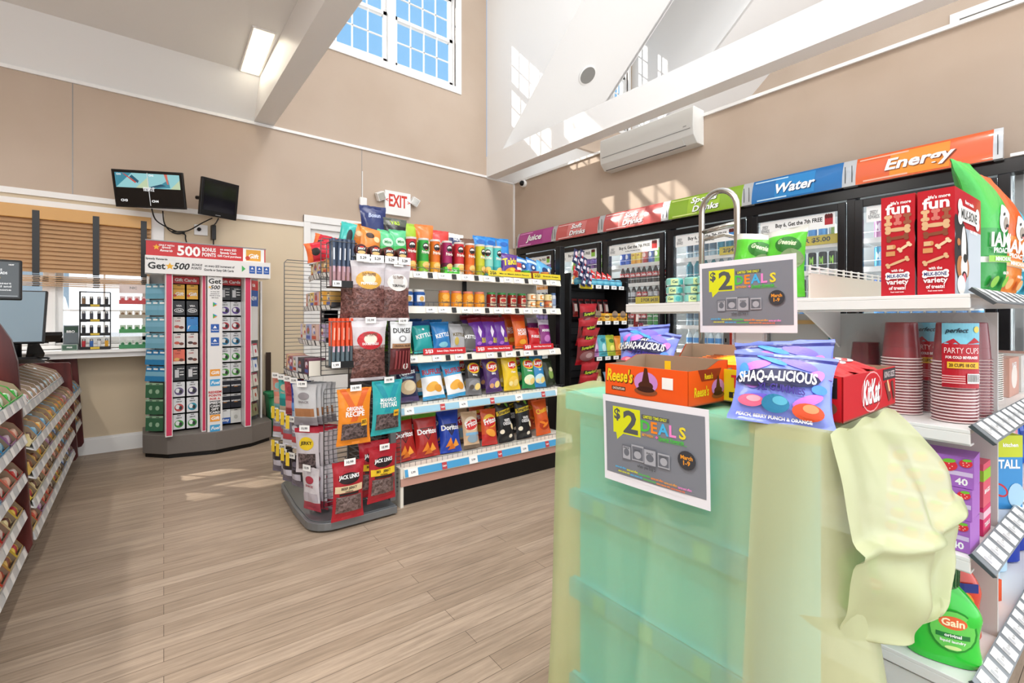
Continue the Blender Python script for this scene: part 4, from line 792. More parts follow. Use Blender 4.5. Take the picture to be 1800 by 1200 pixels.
KINDS = {
 'nacho': ('red crisp bag with green top', .175, .30, .07, 'a8231f', dorit('8a1a1a'), [(.88, 1, 'foil:5f9e2a')]),
 'cool': ('royal blue crisp bag', .165, .30, .07, '1b3fa6', dorit('16245a'), []),
 'corn': ('cream and yellow corn chip bag', .14, .27, .06, 'd8b894', [('ell', 0, .18, .06, .05, I('f2e6d2')), ('ell', 0, .17, .06, .035, I('d02a2a'), 15), ('txt', 'Fritos', 0, .18, .04, W_, {'b': .05, 'w': .115, 'r': 12}), ('ell', 0, .07, .05, .03, I('8fa8b8')), ('rect', -.06, .095, .06, .115, I('7fb0d0'))], [(.0, .12, 'foil:6b5a4a')]),
 'chili': ('red and orange corn chip bag', .14, .27, .06, 'd2552a', [('ell', 0, .18, .06, .05, I('f0c23a')), ('ell', 0, .17, .06, .034, I('d02a2a'), 15), ('txt', 'Fritos', 0, .18, .04, W_, {'b': .05, 'w': .115, 'r': 12}), ('ell', 0, .09, .05, .026, I('f0a03a'), -20), ('rect', -.06, .03, .06, .06, I('c02a26'))], [(.0, .3, 'foil:c2302a')]),
 'popcorn': ('black popcorn bag with yellow name band', .155, .34, .07, '17181b', [('poly', [(-.078, .20), (.078, .225), (.078, .26), (-.078, .235)], I('e6c92a')), ('txt', 'Smartfood', 0, .231, .026, I('22251c'), {'w': .135, 'r': 9, 's': .2}), ('ell', .02, .29, .012, .03, I('6aa83a'), 25), ('ell', -.045, .30, .018, .015, I('e8c82a')), ('txt', 'WHITE\nCHEDDAR', 0, .15, .022, W_, {'w': .085}), ('ell', -.05, .08, .02, .017, I('efe6d0')), ('ell', .05, .11, .017, .026, I('e8d8b0'), 20), ('ell', .03, .04, .018, .014, I('f4ecd8'))], []),
 'puffs': ('orange cheese puff bag', .15, .29, .07, 'd95a1c', [('txt', 'Cheetos', 0, .20, .04, I('f2c030'), {'b': .05, 'w': .13, 'r': 10}), ('ell', 0, .08, .05, .04, I('b33a16')), ('ell', .01, .08, .035, .012, I('f08a2a'), 30), ('ell', -.02, .1, .03, .01, I('f08a2a'), -20)], []),
 'classic': ('yellow potato chip bag', .17, .30, .07, 'e8c31e', lays('f4e2a0', 'f0c850', 'Classic'), []),
 'ridged': ('blue and white ridged chip bag', .17, .27, .07, '3a9fd2', [('txt', 'RUFFLES', 0, .195, .036, I('b5202a'), {'b': .06, 'w': .15}), ('ell', -.015, .09, .05, .032, I('eeb048'), 20), ('ell', .03, .075, .035, .026, I('e09a34'), -25)], [(.08, .62, 'foil:f1f1f2'), (.62, .82, 'foil:3a9fd2')]),
 'dark_chip': ('dark grey potato chip bag', .14, .27, .06, '2c2a2c', lays('5a5048', '8c8c90', 'Wavy'), [(.0, .45, 'foil:6f6e70')]),
 'purple_chip': ('purple potato chip bag', .15, .29, .06, '4a2a66', lays('d8a070', '7a5a98', 'BBQ'), []),
 'green_chip': ('green potato chip bag', .13, .25, .06, '1f8a4a', lays('f0e0b0', 'dfe8c8', 'Onion'), []),
 'blue_chip': ('pale blue potato chip bag', .13, .27, .06, '2f86c0', lays('f0e0b0', 'bfe0e8', 'Salt'), []),
 'tortilla': ('navy tortilla chip bag with round chip picture', .165, .25, .07, '24264a', [('ell', 0, .10, .065, .05, I('c9b08c')), ('ell', .01, .11, .045, .035, I('e6d4b0')), ('txt', 'Tostitos', 0, .205, .036, W_, {'b': .03, 'w': .14, 'r': 8}), ('txt', 'RESTAURANT', 0, .165, .014, I('8fc4e0'), {'w': .1})], [(.0, .15, 'foil:4a3a6a')]),
 'dark_green': ('dark bag with green leaf picture', .12, .24, .05, '26301f', [('ell', 0, .1, .03, .04, I('7c9a4a')), ('ell', .01, .14, .025, .02, I('c8c89a'))], []),
 'k_lime': ('lime green kettle chip bag', .14, .22, .06, '8cc63c', [('txt', 'KETTLE', 0, .13, .028, W_, {'w': .11})], []),
 'k_teal': ('teal kettle chip bag', .16, .23, .06, '2fa8a8', [('txt', 'KETTLE', 0, .12, .03, W_, {'w': .13, 'r': 8}), ('ell', 0, .165, .012, .008, W_)], [(.84, 1, 'foil:26508c')]),
 'k_blue': ('blue kettle chip bag', .15, .225, .06, '2a7fc2', [('txt', 'KETTLE', 0, .12, .03, W_, {'w': .12, 'r': 8}), ('ell', 0, .05, .04, .02, I('8fd0e0'))], []),
 'k_grey': ('silver grey kettle chip bag', .14, .21, .06, 'b9b9bb', [('txt', 'KETTLE', 0, .12, .026, I('6a5a2a'), {'w': .11}), ('ell', -.03, .07, .018, .03, I('c8b050'))], []),
 'k_dark': ('charcoal kettle chip bag', .13, .21, .06, '6c6a68', [('txt', 'KETTLE', 0, .10, .028, W_, {'w': .11})], []),
 'taki_purple': ('purple rolled tortilla chip bag', .14, .26, .06, '6a2f9c', [('poly', [(-.02, .14), (0, .19), (.02, .14), (.0, .09)], I('efe6f4')), ('txt', 'BLUE\nHEAT', .03, .07, .018, I('f0e030'), {'w': .05}), ('ell', -.02, .05, .02, .014, I('b070d0'))], [(.86, 1, 'foil:8a1f2c')]),
 'taki_orange': ('orange tortilla chip bag', .15, .28, .06, 'e8681e', [('txt', 'NACHOS\nPICANTE', 0, .13, .026, W_, {'w': .1}), ('ell', 0, .05, .04, .02, I('f2b03a'))], [(.8, 1, 'foil:d8431e')]),
 'r_small': ('small red chip bag', .12, .17, .05, 'c8242a', [('txt', 'FUEGO', 0, .09, .022, W_, {'w': .09})], []),
 'violet': ('violet chip bag', .13, .24, .05, '8a2a7c', [('txt', 'MINSKIN', 0, .14, .022, W_, {'w': .1}), ('ell', 0, .07, .035, .03, I('c87ac0'))], [(.82, 1, 'foil:d8cfe0')]),
}
def fm(s_):
    return foil(s_[5:]) if isinstance(s_, str) and s_.startswith('foil:') else s_
def chip(kind, M, label, grp, name='crisp_bag', cat='snack bag'):
    nm, w, h, t, col, ops, bands = KINDS[kind]
    place(PRO, kind, name, lambda: bag_m(w*1.02, h, t*1.15, foil(col), ops, [(a_, b_, fm(c_)) for a_, b_, c_ in bands], seed=hash(kind) % 97 if False else sum(map(ord, kind))), M, label % nm if '%s' in label else label, cat, grp)
rows = [('doritos', 0, .11, [(.066, 'nacho'), (.23, 'nacho'), (.412, 'cool'), (.588, 'corn'), (.745, 'chili'), (.904, 'popcorn'), (1.078, 'popcorn'), (1.281, 'puffs')], 'bottom'),
        ('lays', 1, .15, [(.10, 'tortilla'), (.300, 'ridged'), (.487, 'ridged'), (.628, 'dark_chip'), (.814, 'purple_chip'), (.989, 'classic'), (1.155, 'green_chip'), (1.275, 'blue_chip'), (1.40, 'dark_green')], 'second'),
        ('kettle', 2, .20, [(.08, 'k_lime'), (.245, 'k_teal'), (.393, 'k_blue'), (.526, 'k_grey'), (.625, 'k_dark'), (.725, 'taki_purple'), (.82, 'taki_purple'), (.935, 'taki_purple'), (1.126, 'taki_orange'), (1.262, 'r_small'), (1.39, 'violet')], 'third')]
for rn, si, y, items, wd_ in rows:
    for i, (x, k_) in enumerate(items):
        z = SHZ[si][0]+.010
        chip(k_, G @ TR(x, y, z, random.uniform(-5, 5), -12-random.uniform(0, 4), random.uniform(-5, 5)), '%%s, %s from left on the %s gondola shelf' % (ORD[i], wd_), 'crisp bags on the gondola shelves')
    for i, (x, k_) in enumerate(items):       # second rank behind
        chip(k_, G @ TR(x+random.uniform(-.02, .02), y+.155, z+.012, random.uniform(-6, 6), -6, random.uniform(-3, 3)), '%%s behind the %s bag on the %s shelf' % (ORD[i], wd_), 'crisp bags behind the front rank')
# jars and tubs on the fourth shelf
def dip_jar(col, lid, ops, r=.042, h=.115):
    a = MB(); a.lathe([(r*.9, 0, col), (r, .012, col), (r, h*.78, col), (r*.86, h*.86, lid), (r*.9, h*.87, lid), (r*.9, h*.99, lid), (r*.86, h, lid)], col, 20); a.decor(cylm(r), ops); return a
for i, x in enumerate((.40, .503, .603, .703)):
    place(PRO, 'queso', 'dip_jar', lambda: dip_jar(mat('queso', 'e8962a', .15), mat('lid_salmon', 'e0846a', .4), [('rect', -.034, .012, .034, .048, I('f0a838')), ('txt', 'Tostitos', 0, .032, .016, BK, {'b': .05, 'w': .062}), ('ell', .0, .068, .026, .02, I('f0b24a'))]), G @ TR(x, .196, 1.3065, (-10, 5, -4, 8)[i]), 'yellow cheese dip jar, %s of four on fourth shelf' % ORD[i], 'dip jar', 'cheese dip jars')
for i, x in enumerate((.81, .91, 1.01, 1.11)):
    place(PRO, 'salsa', 'dip_jar', lambda: dip_jar(mat('salsa', '8c2018', .15), mat('lid_green', '3f8a4a', .4), [('rect', -.03, .012, .03, .075, I('d8c8a8')), ('ell', 0, .055, .024, .014, I('b0302a')), ('txt', 'Salsa', 0, .032, .016, I('8a1c1c'), {'b': .05, 'w': .05})], r=.037), G @ TR(x, .19, 1.3065, (6, -8, 0, 10)[i]), 'red salsa jar with green lid, %s of four' % ORD[i], 'dip jar', 'salsa jars')
for i, (x, z, c_, c2) in enumerate([(1.205, 0, 'e0862a', 'f2e2c2'), (1.205, 1, 'e0862a', 'f2e2c2'), (1.295, 0, '3a7fb8', 'e8b060'), (1.295, 1, 'e89a3a', 'f4e6c8'), (1.385, 0, 'd8b070', 'c86a3a'), (1.385, 1, 'd8c070', 'e8d8a0')]):
    place(PRO, 'tin'+c_+c2, 'dip_can', lambda: can_m(.037, .058, [(0, .055, I(c2))], ops=[('rect', -.03, .012, .03, .045, I(c_)), ('ell', 0, .03, .018, .012, I('f4ead0'))], neck=True), G @ TR(x, .18, 1.307+.0585*z, 5*i), '%s dip can in %s stack from salsa jars, %s' % (('orange', 'orange', 'blue', 'amber', 'tan', 'pale yellow')[i], ORD[i//2], ('lower', 'upper')[z]), 'can', 'stacked dip cans')
for i, x in enumerate((.11, .20)):
    place(PRO, 'bluetub', 'snack_tub', lambda: dip_jar(I('2c5aa0'), mat('lid_white', 'ece8e0', .4), [('rect', -.036, .03, .036, .075, I('e9edf4')), ('ell', 0, .05, .018, .018, I('d8a85a'))], r=.043, h=.115), G @ TR(x, .196, 1.3065, 6*i), 'blue and white snack tub, %s one at the left end' % ('outer', 'inner')[i], 'tub', 'blue snack tubs')
for i, (x, z) in enumerate([(1.455, 0)]): place(PRO, 'whitejar', 'snack_tub', lambda: dip_jar(I('d8dce4'), mat('lid_blue', '5a7aa8', .4), [('rect', -.02, .02, .02, .08, I('8fa0c0'))], r=.024, h=.13), G @ TR(x, .19, 1.3065), 'slim white jar with blue label beside the black end post', 'jar', None)
# top shelf extras
for i, x in enumerate((1.06, 1.155, 1.255, 1.365)):
    c_ = ('c8302c', '4fb03a', 'b8502c', 'e08a3a')[i]
    place(PRO, 'cup'+c_, 'snack_cup', lambda: (lambda a: a.lathe([(.028, 0, I(c_)), (.036, .055, I('e8ddd0')), (.039, .056, I(c_)), (.039, .064, I(c_)), (.03, .065, I(c_))], I(c_), 20) and a.decor(cylm(.033), [('txt', 'Salsa', 0, .03, .016, WI)]))(MB()), G @ TR(x, .194, 1.547), '%s lidded snack cup, %s of four at right end of top shelf' % (('red', 'green', 'rust', 'orange')[i], ORD[i]), 'cup', 'snack cups on the top shelf')
KINDS.update({
 'takis': ('purple Mexican rolled chip bag with yellow name', .17, .20, .06, '5a2a86', [('txt', 'Takis', 0, .125, .06, I('e8cf2a'), {'b': .07, 'w': .15, 'r': 10, 's': .2}), ('ell', 0, .05, .055, .022, I('e2a020'), 15), ('ell', .02, .055, .03, .012, I('f4d040'))], []),
 'pouch_lime': ('lime stand up pouch', .16, .30, .05, 'a3c83a', [('ell', 0, .10, .04, .06, I('d8e4b0')), ('txt', 'TRAIL\nMIX', 0, .11, .022, I('5a7a20'))], []),
 'pouch_orange': ('orange stand up pouch', .15, .29, .05, 'e0782a', [('ell', 0, .12, .035, .05, I('eee0d0')), ('txt', 'TRAIL\nMIX', 0, .12, .02, I('b04a20'))], []),
 'pouch_red': ('red stand up pouch', .16, .27, .05, 'd23f3a', [('ell', -.03, .13, .035, .05, I('e8d8d8')), ('txt', 'TRAIL\nMIX', -.03, .13, .02, I('a02a2a')), ('ell', .04, .15, .02, .02, I('e0a0a0'))], []),
 'pouch_navy': ('navy and white nut pouch', .14, .25, .05, '1f2f5c', [('ell', .0, .15, .045, .03, I('a8845a')), ('txt', 'NUTS', 0, .20, .022, WI)], [(.85, 1, 'foil:e4e2dc')]),
 'pouch_brown': ('brown and silver nut pouch', .14, .22, .05, '6a4a3a', [('ell', -.02, .13, .04, .03, I('c9b49a')), ('ell', .03, .16, .03, .02, I('e2d8c8'))], []),
 'pouch_blue': ('bright blue stand up pouch', .13, .27, .05, '2583cf', [('ell', 0, .10, .035, .045, I('cfe0ea')), ('txt', 'TRAIL\nMIX', 0, .11, .018, I('1a4f8a')), ('ell', 0, .22, .04, .02, I('1a5fb0'))], []),
 'pack_blue': ('blue cookie pack', .13, .20, .05, '2a72b8', [('ell', 0, .1, .03, .03, I('1c2f60')), ('ell', 0, .1, .015, .015, I('e8e8f0')), ('rect', -.06, .14, .06, .17, I('bcd8ec'))], []),
 'pack_lblue': ('pale blue cookie pack', .17, .17, .05, '5aa8d8', [('ell', 0, .08, .035, .03, I('223a6a')), ('ell', .05, .11, .02, .02, I('ffffff'))], []),
 'pack_red': ('red and white wafer pack', .09, .15, .04, 'b8302c', [('rect', -.035, .05, .035, .09, I('e8e0d8'))], []),
 'navy_tall': ('tall navy snack pouch', .19, .40, .07, '1d2c66', [('txt', 'Bosun', 0, .33, .03, I('b8c4e8'), {'s': .2, 'w': .09})], []),
 'black_pouch': ('tall black snack pouch with grey label', .18, .37, .07, '18191c', [('rect', -.07, .03, .07, .2, I('a8a8a0')), ('txt', 'TRAIL MIX', 0, .24, .022, I('8fb83a'), {'w': .12}), ('txt', 'V&S', 0, .335, .03, I('a8c83a'))], [(.86, 1, 'foil:55594f')]),
 'mint': ('mint green candy pouch', .13, .20, .05, '59c287', [('ell', 0, .11, .04, .03, I('bfe8c8')), ('txt', 'Mint', 0, .11, .02, I('1f7a3a'))], [(.0, .4, 'foil:2fae4a')]),
 'amber': ('orange and tan candy bag', .15, .20, .06, 'e08a3c', [('ell', -.02, .14, .03, .02, I('3a2216')), ('ell', .03, .12, .025, .02, I('f2d0a0')), ('ell', 0, .05, .05, .03, I('f08a3a'))], []),
 'tealp': ('teal candy bag', .10, .20, .05, '3fb8b0', [('ell', .02, .1, .02, .05, I('202428'))], []),
 'redbag': ('red cookie bag with orange end', .16, .13, .06, 'c8263a', [('ell', -.02, .06, .03, .025, I('16100e')), ('rect', -.08, .0, -.045, .13, I('e8703a'))], [])})
for i, (x, k_, y, z) in enumerate([(.200, 'pouch_lime', .37, 1.585), (.337, 'pouch_orange', .37, 1.60), (.46, 'pouch_red', .37, 1.59), (.60, 'pouch_navy', .37, 1.60), (.715, 'pouch_brown', .36, 1.60), (.815, 'pouch_blue', .36, 1.645), (.92, 'pouch_blue', .36, 1.66), (1.06, 'pouch_blue', .36, 1.645)]):
    chip(k_, G @ TR(x, y-.01, z+.035 if z < 1.62 else 1.62, random.uniform(-6, 6), -5, random.uniform(-3, 3)), '%%s, %s from left behind the canisters' % ORD[i], 'stand up pouches behind the canisters')
chip('takis', G @ TR(.99, .19, 1.55, -4, -14, 4), '%s lying after the teal canister', 'bags on the top shelf')
for i, (x, k_, r_, z, y) in enumerate([(1.11, 'pack_red', -8, 1.55, .23), (1.19, 'pack_blue', -14, 1.56, .29), (1.27, 'pack_blue', -20, 1.555, .27), (1.38, 'pack_lblue', -24, 1.555, .25)]):
    chip(k_, G @ TR(x, y, z, 0, -20, -r_), '%%s, %s leaning pack right of the purple bag' % ORD[i], 'leaning packs on the top shelf')
chip('navy_tall', G @ TR(-.06, .33, 1.60, 3, -3, -2), '%s standing above the jerky rack', 'pouches above the jerky rack')
chip('black_pouch', G @ TR(.06, .31, 1.56, -3, -3, 2), '%s beside the navy pouch', 'pouches above the jerky rack')
# ---------------- jerky end rack ----------------
jr = empty('snack_end_rack', (1.05, 3.2, 0)); tag(jr, 'wire end rack with curved grey base holding jerky bags and trays, left of the gondola', 'display rack')
J_ = Matrix.Translation((-1.05, -3.2, 0))
def jb(name, fn, par=None, bev=0):
    a = MB(); a.M = J_; fn(a); return a.build(name, par or jr, bevel=bev)
bp = [(1.26, 2.72), (1.0, 2.722)]+[(.90+.145*math.cos(t_)-.0, 2.86+.135*math.sin(t_)) for t_ in [-math.pi/2-math.pi/2*k/6 for k in range(7)]]+[(.752, 3.1), (.77, 3.4)]+[(.92+.14*math.cos(t_), 3.54+.14*math.sin(t_)) for t_ in [math.pi-math.pi/2*k/6 for k in range(7)]]+[(1.26, 3.68)]
DGR = mat('rack_grey', '7f8285', .35, .5)
jb('base', lambda a: (a.prism(bp, .012, .055, DGR), a.prism([(1.2+(p[0]-1.2)*.93, 3.2+(p[1]-3.2)*.93) for p in bp], .0, .012, BLACK), a.prism([(1.2+(p[0]-1.2)*.96, 3.2+(p[1]-3.2)*.97) for p in bp], .055, .06, mat('rack_grey_top', '6b6e71', .3, .5))), bev=.004)
jb('spine', lambda a: (a.box(1.255, 1.275, 2.95, 3.55, .06, 1.68, BLACK), [a.box(1.25, 1.255, 2.95, 3.55, .1+.05*k, .112+.05*k, DGR) for k in range(31)]))
jb('post', lambda a: a.box(1.26, 1.30, 2.82, 2.86, .05, 1.66, DGR), bev=.003); jb('post', lambda a: a.box(1.26, 1.30, 3.56, 3.60, .05, 1.66, DGR), bev=.003)
def wire_panel(a, p0, p1, z0, z1, dz=.028, r=.0022):
    r4 = .003
    a.tube([(*p0, z0), (*p0, z1-.02), ((p0[0]*.96+p1[0]*.04), (p0[1]*.96+p1[1]*.04), z1), (*p1, z1), (*p1, z0), (*p0, z0)], r4, WIRE, 6)
    z = z0+dz
    while z < z1-.01: a.tube([(*p0, z), (*p1, z)], r, WIRE, 5); z += dz
jb('wire_wing', lambda a: wire_panel(a, (.855, 2.90), (1.05, 2.90), .88, 1.70)); jb('wire_wing', lambda a: wire_panel(a, (.80, 3.55), (1.25, 3.55), .80, 1.63))
jb('front_grid', lambda a: (wire_panel(a, (1.0, 2.84), (1.34, 2.84), .10, 1.63), [a.tube([(x, 2.843, .1), (x, 2.843, 1.63)], .0022, WIRE, 5) for x in (1.08, 1.17, 1.26)]))
jb('front_grid', lambda a: (wire_panel(a, (.86, 2.86), (1.0, 2.86), .10, .80), ))
TRZ = [(1.50, .93, 'e6c070'), (1.29, .895, 'e2b45e'), (1.07, .86, 'b9b4d0'), (.875, .765, 'c9a8a0')]
for i, (z, xf, c_) in enumerate(TRZ):
    y0, y1 = 2.93, 3.53; ym = 3.23; bow = .035
    fr = [(xf+bow*((q-2.5)/2.5)**2, y0+(y1-y0)*q/5) for q in range(6)]
    t_ = jb('tray', lambda a: (a.prism([(1.25, y0), *fr, (1.25, y1)][::1], z, z+.006, DGR), a.box(xf+.03, 1.25, y0-.004, y0, z, z+(.09 if i == 3 else .03), SHELF if i == 3 else WIRE)))
    a = MB(); a.M = J_
    for q in range(5):
        (xa, ya), (xb, yb) = fr[q], fr[q+1]; a.add([(xa-.004, ya, z-.022), (xb-.004, yb, z-.022), (xb-.012, yb, z+.012), (xa-.012, ya, z+.012)], [(0, 3, 2, 1)], BK)
        for s0, s1 in ((.05, .42), (.5, .9)):
            L_ = lambda t, dx, zz: (xa+(xb-xa)*t-.005-dx, ya+(yb-ya)*t, zz)
            a.add([L_(s0, .0, z-.02), L_(s1, .0, z-.02), L_(s1, .009, z+.011), L_(s0, .009, z+.011)], [(0, 3, 2, 1)], TAG)
    a.build('price_rail', t_)
    # small printed cartons standing in the tray
    pal = [['e2b95c', 'd8cdb8', 'e6c68a', 'e0a56a', 'e8d2a0'], ['d9a88a', 'c9c4b8', 'e0bf6a', 'c8a8b0', 'e8b04a', 'dcae60'], ['c8c0d8', 'dcc8a8', 'a8b0d4', 'd0b0a0', 'b8a8cc'], ['c88a8a', 'e0c090', 'b06a70', 'c8c4c8', '4a4448', '7a4a5a']][i]
    for q, cc in enumerate(pal):
        n_ = len(pal); yy = y1-.03-(y1-y0-.06)*(q+.5)/n_; k_ = (q+.5)/n_*5; xx = xf+bow*((k_-2.5)/2.5)**2+.012
        w_ = (y1-y0-.06)/n_-.004; hh = .095 if i != 2 else .105
        a = carton(w_, .10, hh, ink(cc), [('rect', -w_*.42, hh*.1, w_*.42, hh*.3, I(('c8502c', 'e8e4dc', '5a6ab0')[q % 3]), 1), ('ell', 0, hh*.6, w_*.3, hh*.2, I(('f2e4c0', 'b8604a', 'e8dce8')[(q+i) % 3])), ('txt', 'MILD', 0, hh*.85, .01, DARKT), ('ell', w_*.1, hh*.5, w_*.15, hh*.1, I(('7a8a4a', '6a7ab8', 'c8404a')[(q+2*i) % 3]))], bevel_m=None)
        o = a.build('snack_carton', M=Matrix.Translation((xx, yy, z+.0065)) @ Matrix.Rotation(R(-90), 4, 'Z'))
        tag(o, 'small printed carton, %s from far end of %s curved tray from top' % (ORD[q], ORD[i]), 'carton', 'cartons in the curved trays')
a = carton(.06, .10, .09, ink('16161a'), [('rect', -.03, 0, -.012, .09, I('c8242c'), 1), ('rect', -.005, .04, .02, .07, TAG, 1)]); tag(a.build('snack_carton', M=Matrix.Translation((1.0, 3.36, 1.0765+.11)) @ Matrix.Rotation(R(-80), 4, 'Z')), 'black and red carton standing on the third tray cartons', 'carton')
# tube bins with sticks
def stick_bin(x, z0, z1, c_, tip, nm):
    t_ = empty('stick_bin', (x, 2.80, z0)); tag(t_, 'clear wire sided bin on the rack front for %s snack sticks' % nm, 'bin', 'snack stick bins')
    a = MB(); h = z1-z0; a.box(-.072, .072, -.05, .05, 0, .008, BLACK); a.box(-.072, .072, -.052, -.05, 0, .04, BLACK); a.box(-.07, -.02, -.054, -.052, .004, .038, TAG)
    for x_ in (-.072, .072): 
        for y_ in (-.05, .05): a.tube([(x_, y_, 0), (x_, y_, h)], .0025, WIRE, 5)
    a.tube([(-.072, -.05, h), (.072, -.05, h), (.072, .05, h), (-.072, .05, h), (-.072, -.05, h)], .0025, WIRE, 5); a.decor(flat(.0005, -.054), [('txt', '1.99', -.045, .02, .014, DARKT)]); a.build('frame', t_)
    for q in range(10):
        k_ = 'stick'+c_; M_ = TR(x-.055+.0275*(q % 5), 2.775+.04*(q//5), z0+.009, 10*q, 0, random.uniform(-2, 2))
        def mk():
            a = MB(); H_ = h+.012; a.lathe([(.009, 0, I(tip)), (.0115, .01, I(tip)), (.0115, H_*.42, foil(c_)), (.0115, H_*.7, foil(c_)), (.0115, H_*.95, foil(c_)), (.012, H_, foil(c_))], foil(c_), 10); a.decor(cylm(.0115), [('rect', -.006, H_*.3, .006, H_*.42, I('c8a8b8'), 2), ('rect', -.004, H_*.55, .004, H_*.8, I('d8dce4' if c_ != 'e2532e' else 'f8b09a'), 2)]); return a
        place(PRO, k_, 'snack_stick', mk, M_, '%s wrapped snack stick, %s in %s row of its bin' % (nm, ORD[q % 5], ('front', 'back')[q//5]), 'snack stick', '%s snack sticks' % nm)
stick_bin(.945, 1.40, 1.665, '4b5a72', 'b08a90', 'steel blue'); stick_bin(.94, .93, 1.20, 'e2532e', '5a6a72', 'orange red')
# round tins on the top front rail
jb('tin_shelf', lambda a: (a.box(.995, 1.36, 2.72, 2.84, 1.585, 1.59, DGR), [a.box(1.0+.088*k, 1.08+.088*k, 2.708, 2.712, 1.555, 1.60, TAG) for k in range(4)], a.decor(lambda x, z, k: (x, 2.708-.0005*k, z), [('txt', '5.29', 1.04+.088*k, 1.578, .016, DARKT) for k in range(4)])))
for q in range(4):
    M_ = Matrix.Translation((1.04+.088*q, 2.76, 1.627)) @ Matrix.Rotation(R(90), 4, 'X')
    def mk():
        a = MB(); a.lathe([(.030, -.03, I('7a2a22')), (.036, -.03, I('3a1412')), (.036, .022, I('3a1412')), (.033, .026, I('7a2a22')), (.03, .0262, I('201414'))], I('201414'), 26)
        a.decor(lambda x, z, k: (x, z, .0262+.0006*k), [('ell', 0, -.014, .024, .010, I('d8b878')), ('txt', 'JERKY', 0, .006, .012, WI), ('ell', .0, .018, .014, .005, I('c8302c'))]); return a
    place(PRO, 'tin', 'round_tin', mk, M_, 'round dark red tin, %s of four above the jerky bags' % ORD[q], 'tin', 'round tins on the rack front')
# hanging bags on hooks
def hang(key, mk, x, y, z, yaw, label, nm='jerky_bag', cat='jerky bag', grp='hanging jerky bags', tagc=True, h=.34, hook=True, tilt=3):
    o = place(PRO, key, nm, mk, TR(x, y, z-h, yaw, tilt), label, cat, grp)
    if hook:
        a = MB(); a.M = J_ @ TR(x, y, z, yaw); a.tube([(0, .08, .008), (0, -.03, .008)], .0025, WIRE, 5)
        if tagc: a.box(-.032, .032, -.042, -.04, -.014, .022, TAG); a.decor(flat(.0005, -.042), [('txt', '10.99', 0, .004, .014, DARKT)])
        a.build('hook', jr)
    return o
def meatm(nm, c1, c2, sc=38):
    if 'meat_'+nm in _m: return _m['meat_'+nm]
    m = mat('meat_'+nm, c1, .28, bump=.8, bscale=45, spec=.7); t, b = nodes(m)
    n = t.nodes.new('ShaderNodeTexNoise'); n.inputs['Scale'].default_value = sc; n.inputs['Detail'].default_value = 5; n.inputs['Distortion'].default_value = 1.5
    c = t.nodes.new('ShaderNodeTexCoord'); t.links.new(c.outputs['Object'], n.inputs['Vector'])
    r_ = t.nodes.new('ShaderNodeValToRGB'); r_.color_ramp.elements[0].position = .38; r_.color_ramp.elements[1].position = .66
    r_.color_ramp.elements[0].color = (*hx(c1), 1); r_.color_ramp.elements[1].color = (*hx(c2), 1)
    t.links.new(n.outputs[0], r_.inputs[0]); t.links.new(r_.outputs[0], b.inputs['Base Color']); return m
CLB = mat('clear_film', 'dcd8da', .12, alpha=.55, spec=.8); MEAT = mat('jerky_meat', '6b3f3a', .5, bump=.8, bscale=60)
def meat_bag(w, h, lab, labw, txts, dark='6b3f3a'):
    def mk():
        a = bag_m(w, h, .055, mat('bag_clear', 'c9c2c6', .18, bump=.4, bscale=25), [('ell', 0, h*.68, w*.40, h*.15, I(lab)), ('ell', 0, h*.70, w*.20, h*.08, I(labw)), ('txt', txts[0], 0, h*.775, .018, I('6a4a3a') if labw != 'e8e8e8' else I('3a3438'), {'w': w*.42}), ('txt', txts[1], 0, h*.625, .014, WI if lab != 'e8e6e2' else BK, {'w': w*.5})],
           [(.06, .56, meatm('m1', '4c2a26', '8d625c')), (.56, .62, meatm('m2', '7a5650', 'b5a2a2')), (.9, 1, mat('bag_clear_top', 'd8d4d8', .2))], seed=int(h*1000)+len(txts[0]), wr=.007)
        return a
    return mk
hang('old1', meat_bag(.21, .36, 'd8a648', 'e9d8b8', ('OLD TRAPPER', 'PEPPERED')), 1.085, 2.755, 1.565, -8, 'large clear jerky bag with yellow oval label, top row', h=.36)
hang('old1', None, 1.04, 2.80, 1.56, -24, 'clear jerky bag with yellow label partly behind the top row bag', h=.36, hook=False)
hang('old2', meat_bag(.19, .35, 'e8e6e2', 'c8c4c0', ('OLD TRAPPER', 'TERIYAKI')), 1.265, 2.755, 1.555, 2, 'large clear jerky bag with white oval label, top row', h=.35)
hang('old3', meat_bag(.215, .36, 'c22a34', 'e9d8c8', ('OLD TRAPPER', 'DOUBLE EAGLE')), 1.09, 2.755, 1.205, -3, 'large clear jerky bag with red oval label, second row', h=.36)
def dukes():
    return bag_m(.155, .33, .05, mat('dukes_top', 'dfe2e4', .25), [('txt', 'DUKES', 0, .275, .030, BK, {'b': .02, 'w': .125}), ('ell', 0, .225, .028, .02, I('8a8c90')), ('ell', 0, .225, .018, .013, I('e4e6e8')), ('rect', -.07, .165, .07, .195, I('a9805e')), ('txt', 'ORIGINAL RECIPE', 0, .18, .012, I('3a2a20'), {'w': .12}), ('ell', .03, .05, .02, .02, I('eceae6')), ('txt', '12g', .03, .05, .012, BK)] + [('rect', -.05+.024*k, .035, -.038+.024*k, .15, I('8a3a3c'), 3) for k in range(5)], [(0, .48, mat('meat_r', '5a2428', .25, bump=.5))], seed=33, wr=.006)
hang('dukes', dukes, 1.29, 2.745, 1.20, 4, 'white and clear pouch of meat sticks lettered DUKES', h=.33)
